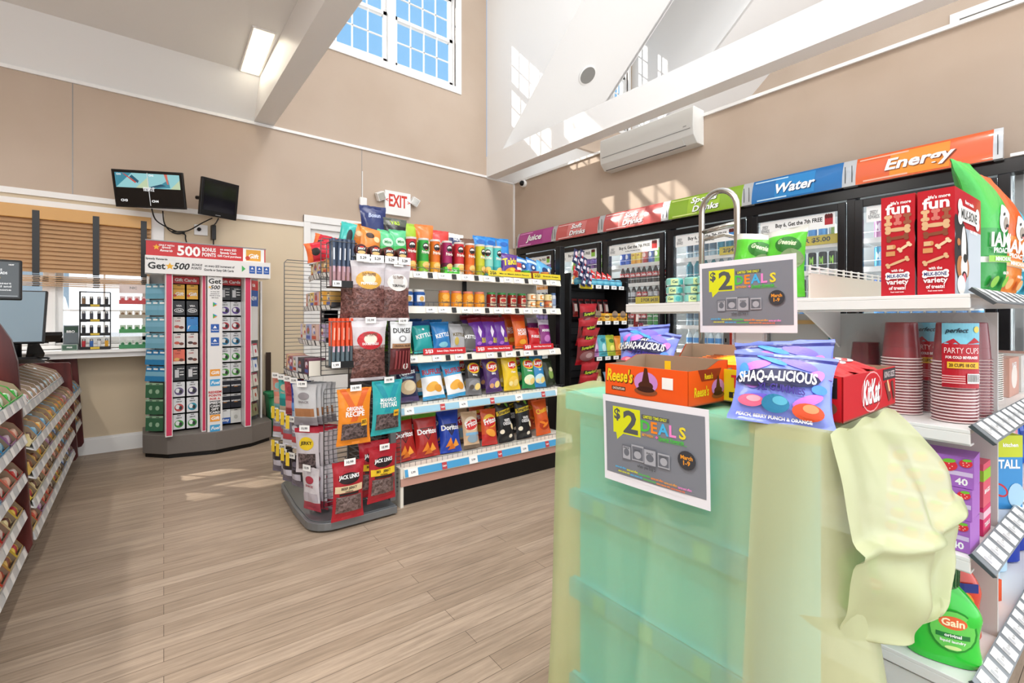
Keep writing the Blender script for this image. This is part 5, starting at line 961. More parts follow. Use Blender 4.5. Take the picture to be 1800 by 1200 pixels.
def orig(c, v, t1, t2, sub):
    def mk(): return bag_m(.20, .33, .045, foil(c), [('poly', [(-.085, .325), (-.05, .325), (.0, .225), (-.02, .19)], I(v)), ('poly', [(.085, .325), (.05, .325), (-.03, .14), (.01, .14)], I(v)), ('txt', t1, 0, .215, .022, WI, {'w': .11, 'b': .03}), ('txt', t2, 0, .185, .03, WI, {'w': .12, 'b': .05}), ('rect', -.08, .035, .08, .13, meatm('m3', '2c2324', '7c6a6a'), 8), ('rect', .038, .11, .078, .15, I('f0b429')), ('txt', sub, .058, .13, .010, BK)], seed=len(t1)*7, wr=.005)
    return mk
hang('orig', orig('e88a24', 'd9642a', 'ORIGINAL', 'RECIPE', 'BEEF\nJERKY'), .985, 2.715, .815, -2, 'orange jerky pouch lettered ORIGINAL RECIPE', h=.33)
hang('teri', orig('2fa9ac', '2292a2', 'MAHALO', 'TERIYAKI', 'BEEF'), 1.185, 2.715, .845, 3, 'teal jerky pouch lettered MAHALO TERIYAKI', h=.33)
def links(mid, bs):
    def mk(): return bag_m(.185, .34, .045, foil('a81e2c'), [('ell', 0, .245, .066, .032, I('23151a')), ('txt', 'JACK LINKS', 0, .252, .022, WI, {'w': .125, 'b': .04}), ('rect', -.085, .165, .085, .205, I(mid)), ('txt', 'BEEF JERKY', 0, .188, .015, I('2a1a1a'), {'w': .10}), ('txt', 'ORIGINAL', 0, .171, .008, I('2a1a1a')), ('rect', -.06, .15, .06, .162, BK), ('rect', -.078, .05, .078, .145, meatm('m4', '4a3835', '8c7875'), 8)], seed=bs, wr=.006)
    return mk
hang('lk1', links('e4cfa8', 4), .945, 2.70, .40, -2, 'dark red jerky bag with tan band lettered JACK LINKS, lowest front row', h=.335)
hang('lk2', links('ecc42c', 9), 1.155, 2.715, .445, 4, 'red jerky bag with yellow band lettered JACK LINKS', h=.33)
hang('lk2', None, 1.12, 2.76, .47, -6, 'red jerky bag half hidden behind the yellow banded one', h=.33, hook=False)
# side stacks facing the counter
def pouch(c1, c2, c3, h=.22, w=.15): return lambda: bag_m(w, h, .03, foil(c1), [('rect', -w*.42, h*.22, w*.42, h*.42, I(c2)), ('ell', 0, h*.72, w*.25, h*.09, I(c3)), ('txt', 'SNACK', 0, h*.58, .014, I(c3), {'w': w*.5})], [(0, .22, foil(c3))], seed=int(c1[:2], 16), wr=.006)
for q in range(5): hang('silv', pouch('c9cacc', 'a8744e', '8f8a8e', .25, .16), .795+.032*q, 2.99+.012*q, .825, -48, 'silver pouch with brown band, %s in the stack below the lowest tray' % ORD[q], h=.25, hook=(q == 0), tilt=4)
for i, (c1, c2, c3, nm) in enumerate([('d98a78', 'e0a896', '7fb8b8', 'coral'), ('3fb0a8', '2a8a88', 'c8b8a0', 'turquoise'), ('c4525a', 'd88a8a', 'a04048', 'rose red'), ('24409a', '6a9ad8', 'a8c8e8', 'royal blue')]):
    for q in range(2): hang('p'+nm, pouch(c1, c2, c3, .24, .13), .765+.035*q+.01*i, 3.50-.12*i, .83, -64, '%s pouch, %s, hanging below the lowest curved tray' % (nm, ('front one', 'one behind')[q]), h=.24, hook=(q == 0))
for q in range(5): hang('oval', lambda: bag_m(.16, .27, .03, mat('bag_clear', 'c9c2c6', .18), [('ell', 0, .18, .05, .04, I('e0c02c')), ('txt', 'JERKY', 0, .18, .02, BK), ('rect', -.06, .025, .06, .12, meatm('m3', '2c2324', '7c6a6a'), 6)], [(.9, 1, foil('b03040'))], seed=5), .80+.03*q, 2.96+.012*q, .565, -46, 'clear bag with yellow oval, %s in the middle side stack' % ORD[q], h=.27, hook=(q == 0))
for q in range(4): hang('low', pouch('d4cfd4', 'b8b0b8', 'a83a4a', .26, .15), .815+.04*q, 2.93+.01*q, .335, -66+4*q, 'pale clear pouch, %s in the lowest side stack' % ORD[q], h=.26, hook=(q == 0))
for r_ in range(2):
    for i in range(4):
        hang('crump%d' % r_, (pouch('8e8a96', 'c04a50', 'd8d8e0', .19, .12) if r_ == 0 else pouch('2c2830', 'c8c4d0', '6a6472', .2, .12)), .765+.02*(i % 2), 3.53-.13*i, .59-.225*r_, -58-4*i, '%s crumpled pouch, %s from far end, on rack side' % (('grey and red', 'black and silver')[r_], ORD[i]), h=(.19, .2)[r_])
        a = MB(); a.M = J_ @ TR(.755, 3.49-.13*i, .60-.225*r_, -60); a.box(-.014, .014, -.052, -.05, -.05, .03, ink('e6c43a')); a.build('sale_tag', jr)
# bags piled on top of the rack
for i, (k_, x, y, z, yaw, rl, nm) in enumerate([('redbag', .98, 3.3, 1.66, -30, 14, 'lying at the left end of the rack top'), ('redbag', .93, 3.15, 1.59, -20, -12, 'below the other one'), ('tealp', 1.06, 3.1, 1.66, -20, 10, 'on the rack top'), ('amber', 1.16, 3.15, 1.67, -6, -6, 'standing on the rack top'), ('amber', 1.19, 2.99, 1.62, 4, 8, 'lying in front of the other'), ('mint', 1.31, 3.0, 1.62, -4, 4, 'left one on the rack top'), ('mint', 1.41, 2.99, 1.63, 4, -3, 'right one beside the black pouch')]):
    chip(k_, TR(x, y, z, yaw, -8, rl), '%%s %s' % nm, 'bags on the rack top')
jb('top_shelf', lambda a: (a.box(.95, 1.34, 2.86, 3.5, 1.595, 1.60, DGR), a.tube([(1.0, 2.84, 1.66), (1.34, 2.84, 1.66)], .003, WIRE, 5)))

# ---------------- second rack section right of the black post ----------------
r2 = empty('candy_rack', M=G @ TR(2.0, .4, 0)); tag(r2, 'black wire candy rack beyond the gondola end post', 'display rack')
Gr = Matrix.Translation((-2.0, -.4, 0))
def rb(name, fn, par=None, bev=0):
    a = MB(); a.M = Gr; fn(a); return a.build(name, par or r2, bevel=bev)
rb('back_panel', lambda a: (a.box(1.62, 2.60, .44, .45, .1, 1.55, mat('rack_back', '2a2a2c', .5)), [a.box(1.62, 2.60, .43, .44, .15+.07*k, .16+.07*k, BWIRE) for k in range(20)]))
rb('upright', lambda a: a.box(2.38, 2.41, .16, .45, .0, 1.62, BWIRE)); rb('upright', lambda a: a.box(1.62, 1.64, .16, .45, 0, 1.62, BWIRE)); rb('base', lambda a: a.box(1.6, 2.62, .14, .5, 0, .12, BLACK))
for i, z in enumerate((1.52, 1.19, .86, .50)):
    x0 = 1.70 if i == 0 else 1.92
    s_ = rb('shelf', lambda a: (a.box(x0, 2.38, .15, .44, z-.006, z, BWIRE), a.box(x0, 2.38, .135, .142, z-.028, z+.004, BWIRE), a.tube([(x0, .145, z+.05), (2.38, .145, z+.05)], .003, BWIRE, 5)))
    for q in range(6 if i == 0 else 4):
        a = MB(); a.M = Gr; xx = x0+.05+.105*q if i == 0 else x0+.05+.115*q
        a.box(xx-.035, xx+.035, .131, .134, z-.028, z+.006, TAG); a.decor(lambda x, z_, k: (x, .131-.0005*k, z_), [('txt', '2.29', xx, z-.011, .014, DARKT)]); a.build('price_tag', s_)
a = MB(); a.box(1.72, 1.87, .125, .128, 1.485, 1.525, ink('d8c42a')); tag(a.build('sale_strip', M=G), 'small yellow sale strip at the left of the candy rack top shelf', 'price sign')
for q in range(7): place(PRO, 'gumtub', 'gum_tub', lambda: (lambda a: a.lathe([(.038, 0, I('5ab4d8')), (.042, .02, I('7fd0e6')), (.042, .045, I('4aa4cc')), (.03, .062, I('a8e0f0')), (.012, .068, I('c8ecf4'))], I('5ab4d8'), 18))(MB()), G @ TR(1.77+.088*q, .20, 1.522), 'pale blue domed gum tub, %s on candy rack top shelf' % ORD[q], 'gum tub', 'gum tubs')
KINDS.update({'navy_wrap': ('navy candy bar wrapper with white print', .06, .13, .02, '1c2450', [('ell', 0, .085, .02, .025, I('d8c0cc')), ('rect', -.02, .02, .02, .045, I('e0e0ea')), ('ell', .0, .06, .012, .01, I('c02a3a'))], []),
 'red_wrap': ('red candy bar wrapper', .06, .14, .025, 'c82a2e', [('txt', 'BAR', 0, .07, .02, WI)], []), 'sugar_bag': ('large red gummy bag with clear window', .20, .25, .05, 'a81c26', [('ell', 0, .085, .08, .05, I('9a6a6c')), ('ell', .02, .09, .04, .025, I('c8a8a8')), ('rect', -.08, .145, .08, .18, I('1a1416')), ('txt', 'Sugarland', 0, .163, .026, I('b8d030'), {'w': .14, 's': .25, 'r': 6})], [(.22, .72, foil('7a2a30'))]),
 'maroon': ('maroon candy pack', .085, .12, .03, '6e1830', [('ell', 0, .06, .03, .02, I('b8344a')), ('txt', 'GUSHERS', 0, .085, .012, WI)], []), 'blackred': ('dark red wafer pack', .065, .17, .03, '7a1c1c', [('rect', -.02, .05, .02, .12, I('d8c8c0')), ('rect', -.03, .13, .03, .15, I('1a1214'))], []),
 'pinkc': ('pink gummy bag', .13, .21, .04, 'c98ac0', [('ell', 0, .09, .035, .04, I('e8c8e4')), ('ell', .02, .05, .02, .02, I('a04a9a'))], []), 'tealc': ('turquoise sour candy bag', .12, .20, .04, '5ab8c4', [('ell', 0, .08, .03, .04, I('bfe4e8')), ('ell', 0, .15, .035, .02, I('2a8090'))], []),
 'yelc': ('yellow green candy bag', .12, .20, .04, 'b4c23a', [('ell', 0, .07, .03, .03, I('e8e070')), ('ell', 0, .14, .035, .02, I('4a7a2a'))], []), 'orac': ('orange candy bag', .11, .19, .04, 'e08a2a', [('ell', 0, .08, .03, .03, I('f4c860'))], []), 'gold': ('gold gummy bear bag', .17, .22, .05, 'c9a05a', [('ell', -.02, .07, .05, .05, I('e8a838')), ('ell', .03, .13, .04, .03, I('f0e2b8'))], []), 'greyb': ('grey blue candy bag', .17, .21, .05, '6a8a9c', [('ell', .0, .12, .05, .04, I('2a4a5a')), ('ell', .02, .04, .05, .03, I('d8dcd8'))], []), 'blk': ('black licorice bag', .12, .17, .04, '1c1a1c', [('ell', 0, .08, .03, .03, I('5a4a4a'))], [])})
gp = 'packs on the candy rack'
for i in range(7): chip('sugar_bag', G @ TR(1.75+.004*(i % 3), .08+.012*i if i < 1 else .10, (1.10, .985, .90, .815, .60, .50, .36)[i], random.uniform(-14, 4), 16 if i else 8, random.uniform(-5, 5)), '%%s, %s in left candy rack column' % ORD[i], 'gummy bags hanging in a column', 'gummy_bag', 'candy bag')
for i in range(9): chip('maroon' if i % 2 else 'blackred', G @ TR(2.50+.07*(i % 2)-.03, .12, 1.14-.085*i, random.uniform(-8, 8), 4, random.uniform(-4, 4)), '%%s, %s from top of the right hanging strip of candy rack' % ORD[i], 'packs on the hanging strip', 'candy_pack', 'candy')
for i in range(8): chip('navy_wrap', G @ TR(1.62+.075*(i % 2)+.035*(i//2), .10, 1.70-.065*(i//2), 8, -4, 18), '%%s, %s in the double strip above the candy rack' % ORD[i], 'wrappers hanging above the candy rack', 'candy_bar', 'candy')
for i in range(7): chip('red_wrap', G @ TR(1.75+.075*i, .22, 1.60-.008*i+.0, 10, -30, 38), '%%s, %s leaning behind the blue tubs' % ORD[i], 'red candy bars behind the gum tubs', 'candy_bar', 'candy')
for i in range(6): chip('blackred', G @ TR(1.86+.085*i, .33, 1.235, 0, -6), '%%s, %s upright behind the yellow boxes' % ORD[i], 'wafer packs in a row', 'candy_pack', 'candy')
for i in range(4): a = carton(.11, .12, .075, ink('e6a82c'), [('ell', -.005, .065, .04, .035, ink('8f7a68')), ('txt', 'M', .03, .02, .02, I('7a3a1a'))] if i != 1 else [('ell', .0, .04, .035, .03, ink('f0d080')), ('txt', 'M&M', 0, .04, .018, I('7a3a1a'))]); tag(a.build('candy_tray_box', M=G @ TR(1.985+.115*i, .155, 1.192)), 'yellow open candy box, %s on candy rack second shelf' % ORD[i], 'candy box', 'yellow candy boxes')
for i, k_ in enumerate(('pinkc', 'tealc', 'yelc', 'orac')): chip(k_, G @ TR(1.975+.115*i, .19, .863, 0, -10), '%%s, %s on candy rack third shelf' % ORD[i], gp, 'candy_bag', 'candy bag')
for i in range(4): chip('blk', G @ TR(1.96+.115*i, .31, .90, 0, -4, 12), '%%s, %s behind the pink bag row' % ORD[i], gp, 'candy_bag', 'candy bag')
for i, k_ in enumerate(('gold', 'gold', 'greyb', 'greyb')): chip(k_, G @ TR(1.97+.12*i, .19+.06*(i % 2), .505, 0, -10, random.uniform(-5, 5)), '%%s, %s on candy rack fourth shelf' % ORD[i], gp, 'candy_bag', 'candy bag')
# ---------------- sales counter with candy racks on the left ----------------
MH = mat('mahogany', '4d1d1c', .3); MT, MBn = nodes(MH)
c = MT.nodes.new('ShaderNodeTexCoord'); mpn = MT.nodes.new('ShaderNodeMapping'); mpn.inputs['Scale'].default_value = (3, 3, .4); MT.links.new(c.outputs['Object'], mpn.inputs[0])
n = MT.nodes.new('ShaderNodeTexNoise'); n.inputs['Scale'].default_value = 6; n.inputs['Detail'].default_value = 6; MT.links.new(mpn.outputs[0], n.inputs[0])
rp = MT.nodes.new('ShaderNodeValToRGB'); rp.color_ramp.elements[0].color = (*hx('3c1413'), 1); rp.color_ramp.elements[1].color = (*hx('6a2c28'), 1); rp.color_ramp.elements[0].position = .3; rp.color_ramp.elements[1].position = .75
MT.links.new(n.outputs[0], rp.inputs[0]); MT.links.new(rp.outputs[0], MBn.inputs['Base Color'])
ct = empty('sales_counter', (-.9, 3.8, 0)); tag(ct, 'dark mahogany sales counter with white top and built in slanted candy shelves', 'counter')
K_ = Matrix.Translation((.9, -3.8, 0))
def kbx(name, fn, par=None, bev=0): a = MB(); a.M = K_; fn(a); return a.build(name, par or ct, bevel=bev)
kbx('carcass', lambda a: a.box(-1.5, -.80, 1.9, 5.5, .0, .93, MH))
kbx('toe_kick', lambda a: a.box(-.80, -.56, 1.95, 5.48, 0, .12, BLACK))
kbx('counter_top', lambda a: a.box(-1.55, -.60, 3.17, 4.6, .93, .965, SHELFW), bev=.005)
prof = [(-.385, .16), (-.435, 1.02), (-.455, 1.12), (-.50, 1.21), (-.57, 1.28), (-.66, 1.31), (-1.3, 1.31), (-1.3, .10), (-.45, .10), (-.40, .12)]
a = MB(); a.M = K_; a.prism(prof, 3.12, 3.155, MH, 'y'); a.build('end_panel', ct, bevel=.004)
for y in (4.99, 5.50):
    a = MB(); a.M = K_; a.prism([(-.365, .14), (-.408, .868), (-.42, .878), (-1.2, .90), (-1.2, .10), (-.42, .10), (-.38, .11)], y, y+.03, MH, 'y'); a.build('divider_panel', ct, bevel=.003)
a = MB(); a.M = K_; a.prism([(-.40, .14), (-.44, .9), (-.46, 1.0), (-1.3, 1.0), (-1.3, .1), (-.45, .1)], 1.9, 1.93, MH, 'y'); a.build('divider_panel', ct)
LV0 = [.86, .68, .50, .33, .16]
LV = [.765, .625, .49, .35, .20]
BAYS = [(1.95, 3.11, 'nearest'), (3.17, 4.98, 'middle'), (5.03, 5.49, 'far')]
RAILM = mat('price_rail_grey', 'd2d5d7', .3, .1)
for bi, (y0, y1, bn) in enumerate(BAYS):
    for li, z in enumerate(LV if bi else LV0):
        xf = -.408 if bi == 0 else -.452 if li == 0 else -.386
        if bi == 2 and li == 4: continue
        s_ = kbx('slanted_shelf', lambda a: (a.prism([(xf, z-.035), (xf-.33, z+.115), (xf-.33, z+.121), (xf, z-.029)], y0, y1, SHELFW, 'y'), a.prism([(xf+.002, z-.038), (xf-.008, z+.002), (xf-.002, z+.004), (xf+.009, z-.036)], y0, y1, RAILM, 'y')))
        q = y0+.05
        while q < y1-.06: a = MB(); a.M = K_; a.add([(xf+.0095, q, z-.034), (xf+.0095, q+.05, z-.034), (xf-.0005, q+.05, z+.003), (xf-.0005, q, z+.003)], [(0, 1, 2, 3)], TAG); q += .13 if bi != 1 else .16; a.build('price_tag', s_)
CC = [('e4c23a', 'e8862a'), ('d8452e', 'f0b08a'), ('e8c84a', 'c83a4a'), ('4aa0d0', '9fd0e8'), ('a86aa0', 'e0c8d8'), ('d9b25a', '8a4a2a'), ('c8302c', 'f0e0d8'), ('4a3028', 'e8d8c0'), ('f0a030', 'f4e0a0'), ('e88a70', 'f4ccb4'), ('2f6aa0', 'c8d8f0'), ('e8d8a0', '6a3a28')]
def candy_carton(c1, c2, w=.125, l=.20, full=2):
    a = MB(); t_ = .002; h1, h0 = .062, .03
    a.box(-w/2, w/2, 0, t_, 0, h0, ink(c1)); a.box(-w/2, w/2, t_, 2*t_, 0, h0, CARD); a.box(-w/2, w/2, 0, l, 0, t_, CARD)
    for s_ in (-1, 1):
        x = s_*w/2
        a.add([(x, 0, 0), (x, l, 0), (x, l, h1), (x, .05, h1), (x, 0, h0)], [(0, 1, 2, 3, 4)], ink(c1)); a.add([(x-s_*t_, 0, 0), (x-s_*t_, l, 0), (x-s_*t_, l, h1), (x-s_*t_, .05, h1), (x-s_*t_, 0, h0)], [(0, 1, 2, 3, 4)], CARD)
    a.box(-w/2, w/2, l-t_, l, 0, h1+.01, CARD)
    a.decor(flat(.0005, 0), [('txt', ('MINTS', 'CHOC', 'GUM', 'CANDY')[full % 4], 0, .015, .014, ink(c2), {'b': .05}), ('ell', .04, .02, .012, .01, ink(c2))])
    return a
def candy_content(c1, c2, w=.125, l=.20, rows=2, seed=0):
    rnd = random.Random(seed); a = MB()
    for k in range(rows):
        yy = .01+k*.055
        def sf(u, v, k=k, yy=yy): return (-w/2*.93+w*.93*u, yy+.05*v, .020+.028*(1-abs(2*v-1)**2)*(1-abs(2*u-1)**4)+.006*noise.noise(Vector((u*7+seed, v*5, k)))+.006*k)
        a.grid(sf, 6, 5, foil(c2 if k % 2 else c1), True, lambda u, v: foil(c2) if .38 < u < .62 else None)
    return a
_cc = {}
slant = math.atan2(.15, .33)
cnt = 0
for bi, (y0, y1, bn) in enumerate(BAYS):
    for li, z in enumerate(LV if bi else LV0):
        if bi == 2 and li == 4: continue
        xf = -.408 if bi == 0 else -.452 if li == 0 else -.386
        nn = int((y1-y0-.02)/.131); st = (y1-y0)/nn
        for q in range(nn):
            yy = y0+st*(q+.5)
            if bi == 0 and yy < 2.35: continue
            k_ = random.randrange(len(CC)); rws = random.choice((1, 2, 2, 3, 3))
            if li == 0: k_ = 13+k_ % 3
            if bi == 0 and li == 0 and q >= nn-3: k_ = 12
            c1, c2 = CC[k_] if k_ < 12 else (('2fae3c', 'dff0d8'), ('e8f0f0', '9fd4e0'), ('f2e6e6', 'c8e4f0'), ('d8ecec', 'e8a0ac'))[k_-12]
            M_ = Matrix.Translation((xf-.017, yy, z-.0165)) @ Matrix.Rotation(R(90), 4, 'Z') @ Matrix.Rotation(slant, 4, 'X')
            key = (k_, rws)
            if key not in _cc:
                _cc[key] = candy_carton(c1, c2, full=k_).build('candy_box', M=M_); candy_content(c1, c2, rows=rws, seed=k_*3+rws).build('candy_packs', _cc[key]); o = _cc[key]
            else: o = dup(_cc[key], M=M_)
            tag(o, 'open candy box, %s from far end, %s shelf of %s counter bay' % (ORD[nn-1-q], ORD[li], bn), 'candy box', 'open candy boxes on the counter shelves'); cnt += 1
# customer display and register
t_ = empty('customer_display', M=TR(-.53, 3.16, 1.40, 6, -6)); tag(t_, 'black framed customer payment screen with a gold coin symbol on the counter', 'screen')
a = MB(); a.box(-.17, .105, 0, .02, -.095, .095, BLACK); a.build('bezel', t_, bevel=.006)
a = MB(); DS = mat('display_grey', '45494c', .2, emit='3c4144', es=.5); a.box(-.16, .094, -.0015, 0, -.083, .083, DS)
a.decor(flat(.0006, -.0015), [('txt', 'MEMBERS', .012, .045, .010, lit('e8e8e8')), ('txt', 'EARN REWARDS', .012, .03, .011, lit('ffffff'), {'w': .09}), ('ell', .018, .008, .017, .012, lit('d8b040')), ('txt', '1', .018, .008, .012, lit('f8e8a0')), ('txt', 'Please insert', .02, -.018, .009, lit('e0e0e0'), {'w': .10}), ('txt', 'your card and', .02, -.034, .009, lit('e0e0e0'), {'w': .10}), ('txt', 'enter phone', .02, -.05, .009, lit('e0e0e0'), {'w': .10}), ('txt', '10:37', .07, .07, .006, WI), ('rect', -.15, -.078, .09, -.076, lit('c8ccd0'), 1)]); a.build('screen', t_)
a = MB(); a.tube([(-.05, .02, 0), (-.05, .06, -.1), (-.05, .1, -.42)], .015, BLACK); a.build('stand', t_)
t_ = empty('register_monitor', M=TR(-.56, 3.95, 1.22, -8, -12)); tag(t_, 'register monitor with screen tinted with a pale blue reflection behind the customer display', 'monitor')
a = MB(); a.box(-.19, .13, 0, .025, -.15, .17, BLACK); a.build('bezel', t_, bevel=.005)
a = MB(); a.box(-.182, .122, -.0015, 0, -.14, .162, mat('screen_reflection', '7f93a0', .12, spec=.8)); a.build('screen', t_)  # bluish reflection on the blank screen is put into its colour
a = MB(); a.tube([(0, .03, 0), (0, .08, -.22)], .02, BLACK); a.box(-.1, .1, .0, .16, -.245, -.23, BLACK); a.build('stand', t_)
t_ = empty('card_reader', M=TR(-.50, 4.15, 1.09, 15, -35)); tag(t_, 'black card reader tilted on a stand beside the register', 'card reader')
a = MB(); a.box(-.06, .12, -.04, .04, 0, .025, BLACK); a.box(-.03, .03, -.03, .02, .025, .028, GREY); a.build('body', t_, bevel=.01)
a = MB(); a.prism([(-.05, -.12), (.03, -.12), (.0, .0), (-.03, .0)], -.02, .02, BLACK, 'y'); a.build('stand', t_)
cord([(-.40, 3.75, .99), (-.42, 3.9, .985), (-.52, 4.1, .975), (-.62, 3.9, .975)], 'thin black cord curving across the white counter top')
for i, (x, y, w_, c_) in enumerate([(-.66, 3.45, .18, 'e8ecf0'), (-.70, 3.75, .16, 'cfe0ec'), (-.62, 4.2, .14, 'f0ece4')]):
    o = MB().box(-w_/2, w_/2, -.1, .1, 0, .012+.01*i, ink(c_)).build('paper_stack', None, (x, y, .9655), R(20*i-10)); tag(o, '%s paper stack on the white counter top' % ('near', 'pale blue middle', 'far cream')[i], 'papers')
# window ledge display pieces
a = MB(); a.box(-1.9, .12, 5.36, YL-.06, .925, .948, WHITE); a.box(-1.9, .12, 5.40, YL-.06, .88, .925, WHITE); struct(a.build('window_ledge'), 'deep white window ledge')
t_ = empty('lighter_display', (-.29, 5.50, .949)); tag(t_, 'tall wire display of lighters standing before the window', 'display rack')
a = MB()
for sx in (-.1, .1):
    for sy in (-.04, .04): a.tube([(sx, sy, 0), (sx, sy, .50)], .003, BWIRE, 5)
a.tube([(-.1, -.04, .5), (.1, -.04, .5), (.1, .04, .5), (-.1, .04, .5), (-.1, -.04, .5)], .003, BWIRE, 5); a.build('frame', t_)
for q, z in enumerate((.0, .12, .24, .37)):
    a = MB(); a.box(-.1, .1, -.045, .04, z+.003, z+.012, BLACK); a.box(-.1, .1, -.047, -.045, z, z+.025, BLACK); a.decor(flat(.0006, -.047), [('rect', -.03, z+.004, .03, z+.022, ink('d8b83a'), 1)]); a.build('tier', t_)
    for k in range(4):
        col_ = [['c0303a', '3a6ab0', 'e8e8e8', 'd8a030'], ['202024', '26262c', '202024', '303038'], ['3a3a44', '50505a', '26262c', '3a3a44'], ['8a6a4a', '202024', '6a6a74', '202024']][q][k]
        o = place(PRO, 'lt'+col_, 'lighter', lambda: (lambda a: a.lathe([(.012, 0, ink(col_)), (.013, .06, ink(col_)), (.012, .062, STEEL), (.012, .078, STEEL), (.006, .08, BLACK)], ink(col_), 10))(MB()), TR(-.365+.05*k, 5.49, .949+z+.0125), 'lighter, %s from left on %s tier of the lighter display' % (ORD[k], ('lowest', 'second', 'third', 'top')[q]), 'lighter', 'lighters')
t_ = empty('counter_box_display', (-.45, 5.50, .949)); tag(t_, 'dark green and grey upright cardboard display box on the window ledge', 'display box')
a = MB(); a.box(-.05, .05, -.07, .04, 0, .05, ink('9aa8a0')); a.prism([(.04, 0), (.04, .21), (.03, .21), (-.0, .06), (-.02, .05)], -.045, .05, ink('5a646a'), 'x'); a.decor(flat(.0006, -.07), [('rect', -.045, .005, .045, .045, ink('4a6a58'), 1), ('txt', 'FREE', 0, .025, .012, WI)]); a.decor(flat(.0006, .018), [('rect', -.04, .12, .045, .2, ink('2f4a3c'), 1), ('txt', 'BBQ', 0, .155, .02, WI)]); a.build('box_body', t_)
t_ = empty('snack_display_stand', (-.03, 5.50, .949)); tag(t_, 'clear four tier stand of small pink and green packs by the window edge', 'display stand')
ACR = mat('acrylic', 'eef2f4', .05, alpha=.25, spec=.7); a = MB(); a.box(-.10, -.097, -.05, .05, 0, .55, ACR); a.box(.097, .10, -.05, .05, 0, .55, ACR); a.build('side_panel', t_)
for q, z in enumerate((0, .14, .27, .40)): a = MB(); a.box(-.1, .1, -.05, .05, z, z+.005, WHITE); a.box(-.1, .1, -.053, -.05, z, z+.035, ink(('3f8a5a', '4a9a5a', 'b8b0a0', 'c8484a')[q])); a.build('tier', t_)
a = MB(); a.box(-.1, .1, .03, .034, .5, .58, ink('e8d8d4')); a.decor(flat(.0006, .03), [('txt', 'NIC', 0, .55, .022, ink('8a8a88'))]); a.build('top_card', t_)
for q, z in enumerate((0, .14, .27, .40)):
    for k in range(4):
        cc = ('cfd8cc', 'bcd0b8', 'ddd2c0', 'e8c8c8')[q]
        place(PRO, 'sp'+cc, 'small_pack', lambda: carton(.038, .02, .065, ink(cc), [('ell', 0, .035, .012, .014, ink(('2f7a4a', '3a8a4a', '8a6a4a', 'd04a50')[q]))]), TR(-.105+.05*k, 5.475+.01*(k % 2), .955+z, random.uniform(-12, 12)), 'small pack, %s from left on %s tier of clear stand' % (ORD[k], ('lowest', 'second', 'third', 'top')[q]), 'pack', 'small packs on the clear stand')
# ---------------- foreground gondola with pet food, cups, detergents ----------------
F = FM(1.90, .235, -3.5)
fg = empty('store_gondola', M=F @ TR(.6, .3, 0)); tag(fg, 'white foreground gondola with dog food, party cups, tissue boxes and detergents', 'shelving unit')
Fr = Matrix.Translation((-.6, -.3, 0))
def fb(name, fn, par=None, bev=0): a = MB(); a.M = Fr; fn(a); return a.build(name, par or fg, bevel=bev)
SW = mat('shelf_white', 'f1f0ee', .35)
FZ = [1.293, .893, .518, .148]
ALU = mat('rail_alu', 'aab0b4', .3, .5)
for i, z in enumerate(FZ):
    y1 = 1.30 if i == 0 else .90
    s_ = fb('shelf', lambda a: (a.prism([(.0, .0), (2.4, 0), (2.4, .46), (.36, .46), (.36, .90 if i else .92), (.30 if i else .22, y1), (0, y1)], z-.012, z, SW), a.box(0, .012, 0, y1, z-.043, z-.012, SW), a.prism([(.012, .0), (.05, 0), (.05, y1-.02), (.012, y1-.02)], z-.050, z-.043, SW)), bev=.002)
    a = MB(); a.M = Fr      # slanted price rail along the aisle side
    a.prism([(-.002, z+.012), (-.052, z-.030), (-.054, z-.026), (-.004, z+.018)], .0, 2.4, ALU, 'x'); a.prism([(-.004, z+.018), (.004, z+.010), (-.048, z-.034), (-.056, z-.03)], -.003, .0, mat('rail_end', '4a5054', .3), 'x')
    r_ = a.build('price_rail', fg)
    q = .03; k = 0
    while q < 2.3:
        a = MB(); a.M = Fr; n_ = Vector((0, -.64, .77)); A = Vector((q, -.0065, z+.0155))+n_*.0015; B = Vector((q, -.0505, z-.0225))+n_*.0015; dx = Vector((.058, 0, 0))
        a.add([tuple(B), tuple(B+dx), tuple(A+dx), tuple(A)], [(0, 1, 2, 3)], TAG)
        ex = Vector((1, 0, 0)); ey = (A-B).normalized(); c_ = (A+B)/2+dx/2
        a.decor(lambda x, y, kk: tuple(c_+ex*x+ey*y+n_*.0004*kk), [('txt', ('$3.49', '$6.99', '$1.99')[k % 3], .012, -.002, .009, GREY, {'b': 0}), ('rect', -.025, -.012, -.010, .010, ink('b8babc'), 1)]); a.build('price_tag', r_)
        q += .085 if i != 0 else .11; k += 1
fb('divider_fence', lambda a: (a.box(.10, 1.3, .468, .474, 1.293, 1.395, mat('cream_panel', 'e2dccf', .4)), a.tube([(.10, .471, 1.42), (1.3, .471, 1.42)], .003, SW, 5), a.tube([(.10, .471, 1.405), (1.3, .471, 1.405)], .003, SW, 5), [a.box(.1+.08*k, .108+.08*k, .468, .474, 1.39, 1.425, SW) for k in range(16)]))
fb('back_panel', lambda a: a.box(.36, 2.4, .462, .478, .12, .89, SW))
fb('end_back_panel', lambda a: (a.box(.36, .375, .0, .745, .12, 1.24, mat('panel_grey', 'c9c9c8', .4)), a.box(.352, .36, .50, .745, 1.195, 1.212, mat('wood_strip', 'd9b277', .4)), a.box(.352, .36, .50, .745, 1.08, 1.095, mat('wood_strip', 'd9b277', .4)), a.box(.350, .36, .49, .50, .9, 1.24, mat('teal_edge', '2f8f94', .4))))
for y in (.755, .955): fb('upright', lambda a: (a.box(.345, .375, y-.012, y+.012, 0, 1.25, GREY), [a.box(.344, .345, y-.004, y+.004, .1+.05*k, .12+.05*k, BLACK) for k in range(22)]))
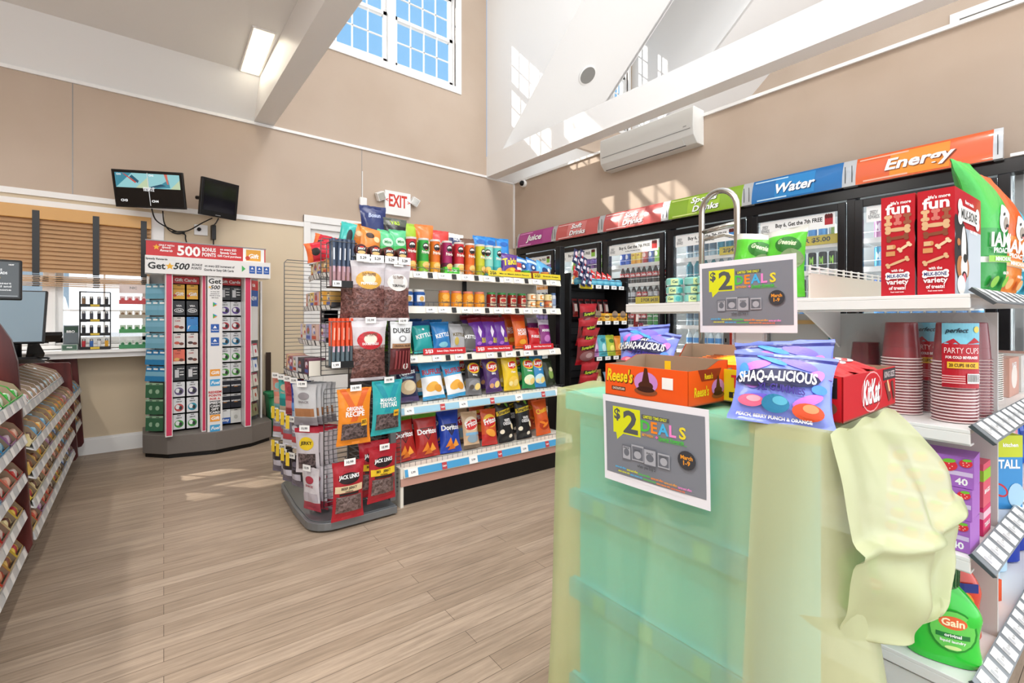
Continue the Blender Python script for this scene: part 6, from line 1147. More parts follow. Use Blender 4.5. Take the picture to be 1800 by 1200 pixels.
fb('white_board', lambda a: a.box(.35, .356, .775, .905, .9, 1.20, SW)); fb('red_strip', lambda a: a.box(.35, .354, .925, .938, .9, 1.20, ink('c83a2c')))
fb('lower_rail', lambda a: (a.box(.345, .36, .97, 1.16, 1.03, 1.085, ALU), [a.box(.343, .345, .985+.04*k, 1.005+.04*k, 1.05, 1.065, ink('8a4a4a')) for k in range(4)]))
fb('kick_base', lambda a: a.box(.02, 2.4, .02, .88, 0, .09, SW)); fb('bracket', lambda a: a.prism([(.02, 1.25), (.36, 1.25), (.36, 1.10), (.30, 1.13), (.06, 1.235)], .46, .468, SW, 'y'))
# dog biscuit cartons
BR = mat('carton_red', 'c4202e', .3)
def bone(x, z, w, h, c_, r_=0):
    a_ = R(r_); out_ = []
    for dx, dz in ((-.5, -.28), (-.5, .28), (.5, -.28), (.5, .28)):
        X, Z = dx*w*.82, dz*h; out_.append(('ell', x+X*math.cos(a_)-Z*math.sin(a_), z+X*math.sin(a_)+Z*math.cos(a_), h*.36, h*.36, c_))
    out_.append(('ell', x, z, w*.46, h*.30, c_, r_)); return out_
def biscuit():
    w, d, h = .088, .32, .325; a = carton(w, d, h, BR)
    T1, T2, T3, T4 = I('e2b98a'), I('8a4a30'), I('f0d4ac'), I('d89a62')
    ops = [('txt', "life's more", .008, .302, .010, WI, {'b': .03, 'w': .052}), ('txt', 'fun', 0, .283, .034, WI, {'b': .07, 'w': .064})]
    for x, c_ in ((-.025, T1), (0, I('d87a70')), (.025, I('a05a40'))): ops += bone(x, .247, .028, .017, c_, 90)
    ops += bone(0, .215, .062, .022, T1) + bone(0, .188, .056, .018, T2, 5) + [('rect', -.028, .152, -.008, .166, T1, 2), ('ell', -.008, .159, .004, .007, T4), ('rect', -.03, .13, -.006, .145, T4, 2)] + bone(.018, .156, .036, .014, T3, 35) + bone(0, .108, .066, .014, T1, 22)
    ops += [('txt', 'with the', .0, .082, .009, WI, {'w': .032})] + bone(0, .064, .060, .020, WI) + [('rect', -.028, .055, .028, .073, WI, 1), ('txt', 'MILK-BONE', 0, .064, .011, I('2a3a7a'), {'b': .03, 'w': .054}), ('txt', 'variety', 0, .042, .016, WI, {'b': .05, 'w': .058}), ('txt', 'of treats!', 0, .025, .011, WI, {'b': .04, 'w': .044}), ('txt', 'Real meat taste', 0, .012, .004, WI)]
    for q in ops: pass
    a.decor(flat(.0004, 0), ops)
    # long side with the dog picture, facing +x in carton space
    sd = lambda x, z, k: (w/2+.0003+.0001*k, x*1.32, z)
    WH, TN, DK = I('ece8e4'), I('b0703c'), I('1d1917')
    a.decor(sd, [('rect', .0, .0, .20, .21, I('a9b4be'), 4), ('rect', .12, .0, .24, .21, I('c2cad2'), 4), ('ell', .055, .13, .06, .10, DK), ('ell', .02, .20, .022, .045, DK, 20), ('ell', .075, .14, .022, .075, WH), ('ell', .045, .085, .03, .035, TN), ('ell', .10, .085, .022, .03, TN), ('ell', .078, .085, .030, .042, WH), ('ell', .03, .16, .014, .012, TN), ('ell', .035, .145, .006, .007, DK), ('ell', .1, .145, .005, .006, DK), ('ell', .085, .115, .017, .014, DK), ('ell', .078, .058, .022, .016, I('2a1518')), ('ell', .078, .052, .014, .016, I('d86a72')),
      ('ell', .05, .03, .035, .03, WH), ('ell', .04, .27, .02, .024, WH), ('ell', .04, .235, .02, .02, WH), ('ell', .20, .265, .02, .024, WH), ('ell', .20, .235, .02, .02, WH), ('rect', .04, .228, .20, .276, WH, 2), ('txt', 'MILK-BONE', .12, .252, .030, BK, {'b': .03, 'w': .145}), ('txt', 'flavor snacks', .12, .292, .012, WI, {'w': .08}), ('txt', 'SMALL MEDIUM', .16, .205, .010, WI, {'w': .07})])
    return a
for i, y in enumerate((.175, .081)): place(PRO, 'biscuit', 'biscuit_carton', biscuit, F @ TR(.02, y, 1.2935, -90), 'tall red dog biscuit carton, %s of two' % ('left and farther', 'right one showing the dog picture')[i], 'carton', 'dog biscuit cartons')
# The long side with the picture faces the aisle: cartons turned -90 put carton +x toward -y
# kibble bags with tall folded tops
def kibble(c1, c2, c3, word):
    def mk():
        w, h, t = .25, .47, .11
        def sf(x, z, k, s_=-1):
            u = max(-1, min(1, 2*x/w)); v = max(0, min(1, z/h)); top = max(0, (v-.62)/.38)
            f = max(0, 1-abs(u)**3)**.5*(1-top)**.7*min(1, .55+v*3)
            return (x*(1-.42*top**1.3)-.13*top**1.4+.006*math.sin(z*40)*top, s_*(t/2*f)+.02*top*top+s_*.0011*k+.006*noise.noise(Vector((x*20, z*14, s_)))*(.3+top), z)
        mf = lambda u, v: foil(c1) if v < .24 else mat('bag_white', 'e4e8e4', .3) if v < .30 else foil(c1) if v < .5 else foil(c2)
        a = MB(); a.grid(lambda u, v: sf((u-.5)*w, v*h, 0), 12, 24, foil(c1), True, mf); a.grid(lambda u, v: sf((u-.5)*w, v*h, 0, 1), 12, 24, foil(c1), True, mf, flip=True)
        a.decor(lambda x, z, k: sf(x, z, k+.6), [('ell', .02, .27, .045, .05, WH_, -20), ('ell', .03, .255, .018, .022, I('a89c90')), ('ell', .008, .285, .006, .006, BK), ('ell', .035, .245, .009, .007, BK), ('ell', .03, .236, .008, .004, I('d88a8a')), ('txt', 'IAMS', .0, .195, .048, WI, {'b': .06, 'w': .16}), ('txt', 'PROACTIVE', 0, .158, .018, WI, {'w': .14}), ('rect', -.09, .118, .09, .14, I(c3)), ('txt', word, 0, .129, .014, I('ffffff'), {'w': .13, 'b': .04}), ('ell', -.05, .05, .018, .02, I(c3)), ('ell', .03, .05, .018, .02, I(c3)), ('txt', 'HEALTH', 0, .08, .010, WI)]); return a
    return mk
WH_ = I('eeece8')
for i, (x, y, c1, c2, c3, wd_, nm, yaw, rl) in enumerate([(.47, .065, '2f9c44', '3fbb4a', '8cc84a', 'MINICHUNKS', 'green', -8, -2), (.75, .07, 'e88a38', 'dd5f20', 'f0b070', 'MINICHUNKS', 'orange', -10, 3), (1.02, .08, '3aa0b8', '48b4cf', '8fd0dc', 'INDOOR', 'teal blue', -10, -2)]):
    place(PRO, 'kib'+nm, 'pet_food_bag', kibble(c1, c2, c3, wd_), F @ TR(x, y, 1.300, yaw, 2, rl), '%s pet food bag standing on the foreground top shelf' % nm, 'pet food bag', 'pet food bags')
def foodtin(): return can_m(.040, .040, [(0, .037, I('8ccfc4'))], ops=[('rect', -.035, .004, .0, .034, I('d8e8a8')), ('ell', .02, .02, .012, .012, I('4ab0b0')), ('txt', 'Cat', -.015, .02, .012, I('2a6a6a'))], seg=20)
for i, y in enumerate((1.055, .968, .886)):
    for k in range(3): place(PRO, 'cattin', 'cat_food_can', foodtin, F @ TR(.07+.02*(i % 2), y, 1.2935+.0405*k, -60+25*i+15*k), 'teal cat food can, %s in %s stack from left' % (('bottom', 'middle', 'top')[k], ORD[i]), 'can', 'stacked cat food cans')
for k in range(3): place(PRO, 'cattin', 'cat_food_can', foodtin, F @ TR(.165, .93, 1.2935+.0405*k, -70+15*k), 'teal cat food can, %s in the stack behind' % ('bottom', 'middle', 'top')[k], 'can', 'stacked cat food cans')
def treatbag(): return bag_m(.19, .30, .09, foil('5cc832'), [('ell', .03, .22, .06, .035, I('2f7a2a'), -15), ('txt', 'Greenies', .03, .23, .022, I('dff0c8'), {'w': .09, 'r': -12}), ('ell', .05, .15, .045, .05, I('7f9a6a'), -20), ('poly', [(-.06, .0), (-.04, .0), (-.02, .14), (-.05, .16)], I('e8f4d8'))], [(.9, 1, foil('d4d4cc'))], seed=61, wr=.012, crimp=.04)
for i, (y, yaw, rl) in enumerate(((.765, -78, 14), (.61, -100, 4))): place(PRO, 'treat', 'pet_treat_bag', treatbag, F @ TR(.19, y, 1.305, yaw, -8, rl-6), 'crumpled bright green pet treat bag, %s one' % ('left', 'right')[i], 'pet treat bag', 'green pet treat bags')
# party cup sleeves
CUPR = mat('cup_red', '8a0c1c', .28, coat=.15); CUPW = mat('cup_rim', 'f0d8d8', .3); FILM = mat('clear_wrap', 'f4f6f8', .06, alpha=.055, spec=1.0, bump=.5, bscale=14)
def cups(n_, dark=False):
    cr = mat('cup_maroon', '7a1626', .22, coat=.4) if dark else CUPR; a = MB(); z = 0; r = .056; pr = []
    for k in range(n_): pr += [(r-.001, z, CUPW), (r+.001, z+.0022, CUPW if not dark else cr), (r-.001, z+.0042, cr), (r-.004, z+.0046, cr), (r-.004, z+.0098, cr)]; z += .0098
    pr += [(r-.004, z, cr), (r-.006, z+.03, cr), (r-.0055, z+.031, cr), (r-.010, z+.085, cr), (r-.012, z+.112, cr), (r-.014, z+.115, cr)]
    a.lathe(pr, cr, 36); return a, z+.115
def sleeve(n_, label, dark=False):
    t_ = empty('cup_sleeve'); a, h = cups(n_, dark); a.build('stacked_cups', t_)
    a = MB(); r = .062
    def ff(u, v): 
        an = u*2*math.pi; zz = -.0+v*(h+.035); rr_ = r*(1.0+.05*noise.noise(Vector((math.cos(an)*2, math.sin(an)*2, zz*14))))*(1 if v < .85 else 1-.55*(v-.85)/.15)
        return (rr_*math.cos(an), rr_*math.sin(an), max(zz, .001)+(0 if v < .99 else .012*math.sin(3*an)))
    a.grid(ff, 28, 26, FILM); a.build('film_wrap', t_)
    if label:
        a = MB(); rr_ = .0645; W = .048; cyl = cylm(rr_, .0005)
        a.grid(lambda u, v: cyl((u-.5)*2*W, .11+.20*v, 0), 12, 10, mat('cup_label', 'b61c2c', .3), False)
        a.decor(cyl, [('rect', -W, .245, W, .31, I('7cc4dc'), 12), ('poly', [(-W, .245), (-.02, .262), (-.005, .245)], I('b61c2c')), ('poly', [(.01, .245), (.03, .265), (W, .25)], I('b61c2c')), ('ell', .036, .29, .008, .01, I('e8d060')), ('txt', 'perfect', -.012, .285, .014, I('1a3a4a'), {'s': .3, 'w': .05}), ('txt', 'PARTY CUPS', .0, .225, .018, I('f6dcdc'), {'b': 0, 'w': .082}), ('txt', 'FOR COLD BEVERAGES', .0, .204, .008, WI, {'w': .075, 'b': .04}), ('rect', -.034, .170, .040, .19, I('e8b830'), 4), ('txt', '20 CUPS 18 OZ', .0, .180, .010, I('5a3a10'), {'w': .06}), ('rect', .01, .125, .042, .155, WI, 3)] + [('rect', .012+.0045*k, .130, .014+.0045*k, .153, BK, 1) for k in range(6)] + [('rect', -.044, .145-.007*k, .004, .148-.007*k, I('e8b0b0'), 2) for k in range(4)])
        a.build('paper_label', t_)
    return t_
for i, (x, y, n_, lb, dk, yaw, nm) in enumerate([(.135, .062, 20, 1, 0, -62, 'with printed label, nearest the aisle'), (.165, .205, 20, 0, 0, 0, 'without visible label, left of the labelled one'), (.31, .355, 12, 0, 1, 0, 'in darker maroon at the back left'), (.29, .16, 20, 1, 1, -75, 'half hidden between the two front sleeves'), (.29, .055, 20, 0, 1, 0, 'right behind the labelled sleeve')]):
    t_ = sleeve(n_, lb, dk); t_.matrix_world = F @ TR(x, y, .8955, yaw); tag(t_, 'sleeve of red party cups %s' % nm, 'cup sleeve', 'party cup sleeves')
t_ = empty('plate_pack', M=F @ TR(.62, .14, .894)); tag(t_, 'white translucent pack of foam plates beside the party cups', 'plate pack')
a = MB(); [a.lathe([(.04, .01+.008*k), (.10, .014+.008*k), (.115, .022+.008*k), (.113, .024+.008*k)], mat('foam', 'ece9e2', .6), 30, caps=False) for k in range(22)]; a.build('plates', t_)
a = MB(); a.grid(lambda u, v: ((.122+.008*noise.noise(Vector((u*9, v*7, 2))))*math.cos(u*6.2832)*(1 if v < .9 else .6), (.122+.008*noise.noise(Vector((u*9, v*7, 2))))*math.sin(u*6.2832)*(1 if v < .9 else .6), .002+.23*v), 24, 12, FILM); a.build('film_wrap', t_)
for i, (x, c_) in enumerate(((1.0, 'd8a898'), (1.25, 'e2e0dc'), (1.5, 'c89a8a'))): tag(carton(.2, .2, .16, ink(c_), [('ell', 0, .08, .06, .05, I('f0e8e0')), ('txt', 'PLATES', 0, .13, .02, WI)]).build('paper_goods_carton', M=F @ TR(x, .05, .894)), '%s paper goods carton on the cup shelf, %s after the plate pack' % (('rosy', 'white', 'brown')[i], ORD[i]), 'carton')
# tissue boxes and bin bag cartons
VIO = ink('a86ac4'); SR, SG = I('e0303c'), I('7ac23a')
def tissue():
    ops = [('rect', -.10, .035, .10, .048, I('d8c4e8'), 1), ('txt', '40', .075, .018, .020, WI, {'b': .05})]
    for x, z, r_ in ((-.07, .065, .02), (-.02, .072, .019), (.045, .062, .022), (.085, .075, .015), (-.085, .02, .018), (-.035, .015, .02), (.02, .022, .02)):
        ops += [('ell', x, z, r_, r_*.8, SR, 10), ('ell', x+.003, z+r_*.65, r_*.7, r_*.28, SG, 8)]+[('ell', x+r_*.45*math.cos(q*1.3), z-.002+r_*.35*math.sin(q*1.3), .0016, .0018, I('f6c0b0')) for q in range(5)]
    return carton(.205, .115, .093, VIO, [o_ for o_ in ops if o_[0] != 'ell' or True])
for k in range(3): place(PRO, 'tissue', 'tissue_box', tissue, F @ TR(.03+.004*k, .108-.003*k, .5195+.0945*k, -90+2*k), 'violet strawberry printed tissue box, %s of the stack' % ('lowest', 'middle', 'topmost')[k], 'tissue box', 'strawberry tissue boxes')
for i, (x, y, w, d, h, z, c1, c2, wd_, nm) in enumerate([(.27, .01, .10, .22, .09, .0, 'd6306c', 'e8c0d0', 'TISSUE', 'hot pink lower'), (.27, .01, .10, .22, .14, .091, 'd85a70', '9ac83a', 'BAGS', 'pink and green upper'), (.40, .03, .09, .24, .22, 0, '3f7ac0', 'b4cc3a', 'BAGS', 'dark blue and green')]):
    a = carton(w, d, h, ink(c1), [('rect', -w/2, h*.6, w/2, h*.85, I(c2), 1), ('txt', wd_, 0, h*.35, .014, WI, {'w': w*.7})], [('rect', .0, h*.6, d, h*.85, I(c2), 1)]); tag(a.build('household_carton', M=F @ TR(x, y, .5195+z)), '%s household carton beside the strawberry boxes' % nm, 'carton')
def tall():
    w, d, h = .21, .09, .27; a = carton(w, d, h, ink('3c8fce'), [('rect', -w/2, .19, w/2, h, I('c3cf2c'), 1), ('ell', -.03, .232, .038, .022, I('c8383c')), ('ell', -.03, .232, .030, .016, I('2a4a8a')), ('txt', 'HEFTY', -.03, .232, .014, WI, {'w': .05, 'b': .05}), ('txt', 'TALL', .055, .165, .032, WI, {'w': .08}), ('txt', 'kitchen', .06, .235, .014, WI), ('ell', .02, .07, .034, .022, I('c02a3a'), -35), ('ell', .02, .07, .027, .015, I('3c8fce'), -35), ('poly', [(-.01, .1), (.0, .1), (.01, .13), (.0, .135)], I('c02a3a')), ('ell', .08, .05, .03, .045, I('a8d0ea'))], top=[('rect', -w/2, 0, w/2, d, I('c3cf2c'), 1)]); return a
tag(tall().build('trash_bag_carton', M=F @ TR(.56, .04, .5195, -35)), 'tall blue and lime kitchen trash bag carton with red drawstring picture', 'carton')
tag(carton(.2, .09, .25, ink('b4c636'), [('rect', -.1, 0, .1, .19, I('3c8fce'), 1)]).build('trash_bag_carton', M=F @ TR(.44, .20, .5195+.0, -80)), 'lime topped trash bag carton turned sideways behind the pink ones', 'carton')
for i, (x, z, c_) in enumerate(((.83, .0, 'd03060'), (.83, .13, 'c8486a'), (1.05, 0, 'e04870'), (1.05, .13, 'f0a0b4'))): tag(carton(.19, .12, .125, ink(c_), [('ell', 0, .06, .05, .03, I('f4dce4')), ('txt', 'WIPES', 0, .1, .016, WI)]).build('wipes_carton', M=F @ TR(x, .06, .5195+z)), '%s wipes carton in the %s pile past the trash bags' % (('lower', 'upper')[i % 2], ('first', 'second')[i//2]), 'carton')
for i in range(2): place(PRO, 'blueb', 'water_jug', lambda: bottle_m(.05, .26, liq('2a5ac0'), ink('1d3f9c'), WHITE, seg=18), F @ TR(1.30+.13*i, .12, .5195), 'blue jug on the middle shelf, %s one' % ('near', 'far')[i], 'jug')
# detergents on the bottom shelf
DG_ = mat('bottle_green', '2fc83a', .22, coat=.5); CAPG = mat('cap_dark', '3f7a4a', .12, alpha=.75, spec=.8)
def jug(w, d, h, m_, seg=32, waist=.08):
    a = MB()
    def sf(u, v):
        an = u*2*math.pi; z = v*h; 
        s_ = 1 if v < .08 else 1
        pr = (.90+.1*min(1, v/.08)) * (1-waist*math.sin(math.pi*min(1, max(0, (v-.1)/.5)))) if v < .62 else 1-.62*((v-.62)/.38)**1.6
        ex = 2.6; ca, sa = math.cos(an), math.sin(an)
        return (w/2*pr*math.copysign(abs(ca)**(2/ex), ca), d/2*(pr**.6)*math.copysign(abs(sa)**(2/ex), sa), z)
    a.grid(sf, seg, 24, m_); a.poly([(w*.42*math.cos(t), d*.42*math.sin(t), .0005) for t in [2*math.pi*k/24 for k in range(24)]][::-1], m_); return a, sf
def detergent(m_, capm, ops, w=.19, h=.235, nm='detergent_bottle', cap_h=.075):
    t_ = empty(nm); a, sf = jug(w, .105, h, m_); a.build('bottle', t_)
    a = MB(); a.lathe([(.036, h-.01), (.040, h-.005), (.042, h+cap_h*.4), (.044, h+cap_h), (.040, h+cap_h), (.036, h+.02)], capm, 26); [a.tube([(.042*math.cos(t), .042*math.sin(t), h), (.044*math.cos(t), .044*math.sin(t), h+cap_h-.01)], .0015, capm, 4) for t in [2*math.pi*k/22 for k in range(22)]]; a.build('cap', t_)
    a = MB(); a.decor(lambda x, z, k: (x, -.0565-.0003*k+.35*(x*x)/.1, z), ops); a.build('front_label', t_); return t_
gops = [('ell', .02, .11, .058, .065, I('1f8f2c')), ('ell', .02, .11, .053, .060, I('6ad05a')), ('ell', .02, .135, .034, .020, I('e8683a')), ('txt', 'Gain', .02, .136, .022, I('fff0c8'), {'b': .06, 'w': .055}), ('rect', -.02, .088, .06, .102, I('1f7a3a')), ('txt', 'original', .02, .095, .010, WI), ('txt', 'liquid laundry', .02, .078, .008, WI), ('ell', .02, .06, .02, .006, I('d8f0a0'))]
for i, (x, y, yaw) in enumerate(((.095, .085, -70), (.16, .30, -80))):
    t_ = detergent(DG_, CAPG, gops); t_.matrix_world = F @ TR(x, y, .1505, yaw); tag(t_, ('bright green detergent bottle with dark clear cap, nearest on the bottom shelf', 'second bright green detergent bottle half under the yellow cloth')[i], 'detergent bottle', 'green detergent bottles')
t_ = detergent(mat('bottle_red', 'd8402c', .22, coat=.5), mat('cap_smoke', '6a5a50', .15, alpha=.6, spec=.8), [('ell', 0, .13, .05, .05, I('f0a030')), ('ell', 0, .13, .035, .035, I('f6d040')), ('txt', 'Tide', 0, .13, .03, I('24409a'), {'b': .06, 'w': .06}), ('rect', -.06, .17, .06, .2, I('2a3a8a'), 3)], w=.16, h=.26); t_.matrix_world = F @ TR(.255, .10, .1505, -60); tag(t_, 'red and orange detergent bottle with smoky cap behind the green one', 'detergent bottle')
def pods(): return bag_m(.20, .27, .08, foil('3a2a6a'), [('ell', 0, .17, .095, .075, I('e8682a')), ('ell', 0, .17, .072, .056, I('f2c038')), ('txt', 'Tide', 0, .175, .060, I('24409a'), {'b': .07, 'w': .13}), ('txt', 'PODS', -.005, .095, .032, WI, {'b': .05, 'w': .12}), ('ell', .03, .095, .010, .010, I('3aa0d0')), ('ell', -.05, .05, .020, .020, I('d03a3a')), ('ell', -.05, .05, .016, .016, WI), ('ell', 0, .05, .020, .020, I('d03a3a')), ('ell', 0, .05, .016, .016, WI), ('txt', '538 g (19 OZ)', 0, .018, .012, WI, {'w': .1})], [(.82, 1, foil('6a4aa0'))], seed=88, wr=.003, fat=.3)
tag(pods().build('detergent_pod_pouch', M=F @ TR(.42, .09, .156, -38, -6)), 'purple and orange laundry pod pouch standing on the bottom shelf', 'pouch')
for i, (x, z, c1, c2) in enumerate(((.60, 0, 'e0562a', 'f6c89a'), (.60, .082, 'e8643a', 'e8d8c8'), (.60, .164, '7fb4d0', 'e0ecf4'), (.60, .246, '9cc4d8', 'f0c8a0'))): tag(carton(.13, .10, .08, ink(c1), [('ell', 0, .04, .035, .025, I(c2)), ('txt', 'SHEETS', 0, .065, .010, WI)], [('ell', .05, .04, .03, .02, I(c2))]).build('dryer_sheet_box', M=F @ TR(x, .06+.01*(i % 2), .149+z, -22)), '%s dryer sheet box, %s from the shelf in its pile' % (('orange', 'coral', 'blue', 'pale blue')[i], ORD[i]), 'box')
for i in range(2): place(PRO, 'bleach', 'bleach_bottle', lambda: bottle_m(.055, .33, ink('bcdcf0'), ink('5fa8dc'), ink('2a56b0'), [('txt', 'SOFT', 0, .17, .02, WI)], seg=20, lz=(.3, .7)), F @ TR(.82+.14*i, .12, .149), 'pale blue softener bottle, %s one past the boxes' % ('near', 'far')[i], 'bottle')
for i in range(2): place(PRO, 'navy', 'detergent_jug', lambda: bottle_m(.07, .30, ink('2440a8'), ink('2a56c8'), ink('8fd0f0'), seg=20), F @ TR(1.12+.18*i, .12, .149), 'navy blue jug with cyan cap, %s one' % ('near', 'far')[i], 'jug')
# hand truck behind the end shelf
t_ = empty('hand_truck', M=F @ TR(.40, 1.025, 0)); tag(t_, 'tall chrome hoop handled hand truck standing behind the end shelf', 'hand truck')
CH = mat('brushed_tube', 'c8c6c0', .22, 1)
a = MB(); hw = .098; a.tube([(0, hw, .02), (0, hw, 1.78)]+[(0, hw*math.cos(q), 1.78+hw*1.05*math.sin(q)) for q in [math.pi*k/12 for k in range(1, 12)]]+[(0, -hw, 1.78), (0, -hw, .02)], .0155, CH, 14); a.build('hoop_frame', t_)
a = MB(); a.tube([(0, hw, 1.68), (0, -hw, 1.70)], .013, CH, 10); a.tube([(0, hw, .9), (0, -hw, .9)], .013, CH, 10); a.tube([(0, hw, .4), (0, -hw, .4)], .013, CH, 10); a.build('crossbar', t_)
a = MB(); a.tube([(0, hw, 1.64), (.05, 0, 1.66), (.10, -hw-.02, 1.62), (.12, -hw-.05, 1.5), (.12, -hw-.05, 1.35)], .010, CH, 10); a.build('side_handle', t_)
a = MB(); a.box(-.18, .02, -.12, .12, 0, .012, CH); a.build('toe_plate', t_)
for s_ in (-1, 1): a = MB(); a.M = Matrix.Translation((.08, s_*.13, .09)) @ Matrix.Rotation(R(90), 4, 'X'); a.lathe([(.09, -.02, BLACK), (.09, .02, BLACK)], BLACK, 24); a.build('wheel', t_)

# ---------------- promotional table under a translucent cloth ----------------
X0, X1, Y0, Y1, ZTOP = .985, 1.42, .315, 1.00, 1.002
TEAL = mat('fixture_teal', '30d2e2', .5)
tf = empty('display_fixture', ((X0+X1)/2, (Y0+Y1)/2, 0)); tag(tf, 'teal shelved display fixture hidden under the translucent yellow cloth', 'display fixture')
D_ = Matrix.Translation((-(X0+X1)/2, -(Y0+Y1)/2, 0))
def tb(name, fn, par=None): a = MB(); a.M = D_; fn(a); return a.build(name, par or tf)
tb('top_board', lambda a: a.box(X0+.01, X1, .455, Y1-.01, ZTOP-.05, ZTOP, TEAL)); tb('side_board', lambda a: a.box(X0+.01, X1, Y0+.01, .455, ZTOP-.02, ZTOP, mat('board_cream', 'd9d8b4', .5))); tb('body', lambda a: a.box(X0+.030, X1-.02, .455, Y1-.05, .02, ZTOP-.05, TEAL))
for z in (.72, .46, .18):
    s_ = tb('shelf_rail', lambda a: (a.box(X0+.012, X0+.03, .46, Y1-.03, z-.004, z, TEAL), a.box(X0+.004, X0+.014, .46, Y1-.03, z-.05, z, mat('fixture_rail', '20b4d0', .4))))
    for k in range(3): a = MB(); a.M = D_; a.box(X0+.001, X0+.004, Y0+.22+.15*k, Y0+.26+.15*k, z-.045, z-.004, mat('tag_teal', '6cc8bc', .5)); a.build('price_tag', s_)
# cloth: perimeter path from the rear left, round both front corners to the right side
cl = mat('cloth_film', 'e8ecb4', .32, alpha=.38, spec=.5, bump=.15, bscale=7); ctree, cbs = nodes(cl)
cbs.inputs['Transmission Weight'].default_value = 0
# thin plastic: partly translucent so light glows through it
tr_ = ctree.nodes.new('ShaderNodeBsdfTranslucent'); tr_.inputs[0].default_value = (*hx('ecebb0'), 1); ms = ctree.nodes.new('ShaderNodeMixShader'); ms.inputs[0].default_value = .25
ou = [n_ for n_ in ctree.nodes if n_.type == 'OUTPUT_MATERIAL'][0]; ctree.links.new(cbs.outputs[0], ms.inputs[1]); ctree.links.new(tr_.outputs[0], ms.inputs[2]); ctree.links.new(ms.outputs[0], ou.inputs[0])
path = []
def arcp(cx, cy, r, a0, a1, n_): return [(cx+r*math.cos(R(a0+(a1-a0)*k/n_)), cy+r*math.sin(R(a0+(a1-a0)*k/n_))) for k in range(n_+1)]
e_ = .012
path += [(X1-.03-.03*k, Y1+e_) for k in range(11)]; path += arcp(X0+.03-e_, Y1-.03+e_, .03, 90, 180, 6)[0:]
nfr = 44; path += [(X0-e_, Y1-.03-(Y1-Y0-.09)*k/nfr) for k in range(1, nfr)]
path += arcp(X0+.05-e_, Y0+.05-e_, .05, 180, 270, 12)
path += [(X0+.05+.03*k/4, Y0-e_) for k in range(1, 5)]
PN = len(path); nrm = []
for i in range(PN):
    p, q = path[max(0, i-1)], path[min(PN-1, i+1)]; tx, ty = q[0]-p[0], q[1]-p[1]; l_ = math.hypot(tx, ty) or 1; nrm.append((ty/l_*-1*-1*-1, tx/l_))
cum = [0]
for i in range(1, PN): cum.append(cum[-1]+math.hypot(path[i][0]-path[i-1][0], path[i][1]-path[i-1][1]))
iA = 17; iB = iA+nfr-1; sB = cum[iB]; sEnd = cum[-1]
def sm01(x): x = max(0, min(1, x)); return x*x*(3-2*x)
def cloth_pt(i, t, zb):
    s = cum[i]; x, y = path[i]; nx, ny = nrm[i]
    # folds as soft ridges, deeper toward the hem
    f1 = .013*math.sin(s*19+.8)+.008*math.sin(s*43+2)+.006*noise.noise(Vector((s*9, t*2.5, 1)))
    ridge = sum(am*math.exp(-((s-sc-dr*t)/wd)**2) for sc, am, wd, dr in ((.47, .05, .022, -.03), (.78, .055, .025, -.06), (.95, .06, .03, .02), (.62, .02, .03, .0)))
    cor = math.exp(-((s-(sB+.07))/.12)**2)
    o_ = .006+(f1*.75+ridge*.8)*t**.7 + cor*.15*t**.9 + .008*t
    z = ZTOP+.012 - t*(ZTOP-zb) + .006*math.sin(s*31)*(1-t)**3 
    z -= .018*math.exp(-((s-.72)/.12)**2)*(1-t)
    return (x+nx*o_, y+ny*o_, z)
# orient normals outward
for i in range(PN):
    cx_, cy_ = (X0+X1)/2, (Y0+Y1)/2
    if (path[i][0]-cx_)*nrm[i][0]+(path[i][1]-cy_)*nrm[i][1] < 0: nrm[i] = (-nrm[i][0], -nrm[i][1])
NT = 40; a = MB(); vs_ = []; 
for j in range(NT+1):
    for i in range(PN):
        s = cum[i]; zb = .02
        vs_.append(cloth_pt(i, j/NT, zb))
clg = mat('cloth_film_gathered', 'bcc196', .34, alpha=.82, spec=.5, bump=.15, bscale=7)   # several layers of the film bunched together
edge = next(i for i in range(iA, PN) if path[i][1] < .475)
def fold_m(i, j): return i >= edge+3
qd = lambda i, j: (j*PN+i, (j+1)*PN+i, (j+1)*PN+i+1, j*PN+i+1)
o_base = len(a.v); a.add(vs_, [qd(i, j) for j in range(NT) for i in range(PN-1) if not fold_m(i, j)], cl, True)
for j in range(NT):
    for i in range(PN-1):
        if fold_m(i, j): a.f.append(tuple(o_base+q for q in qd(i, j))); a.m.append(a.mi(clg)); a.sm.append(True)
# top sheet follows the same rim
top_rim = vs_[:PN]; rows_ = 8; cxx, cyy = (X0+X1)/2+.05, (Y0+Y1)/2
tv = []
for k in range(rows_+1):
    for i in range(PN):
        p = top_rim[i]; t = k/rows_; tv.append((p[0]*(1-t)+cxx*t, p[1]*(1-t)+cyy*t, p[2]*(1-min(1, t*6))+(ZTOP+.004)*min(1, t*6)))
a.add(tv, [(k*PN+i, k*PN+i+1, (k+1)*PN+i+1, (k+1)*PN+i) for k in range(rows_) for i in range(PN-1)], cl, True)
o = a.build('tablecloth'); tag(o, 'thin translucent yellow plastic cloth draped over the display fixture', 'tablecloth')
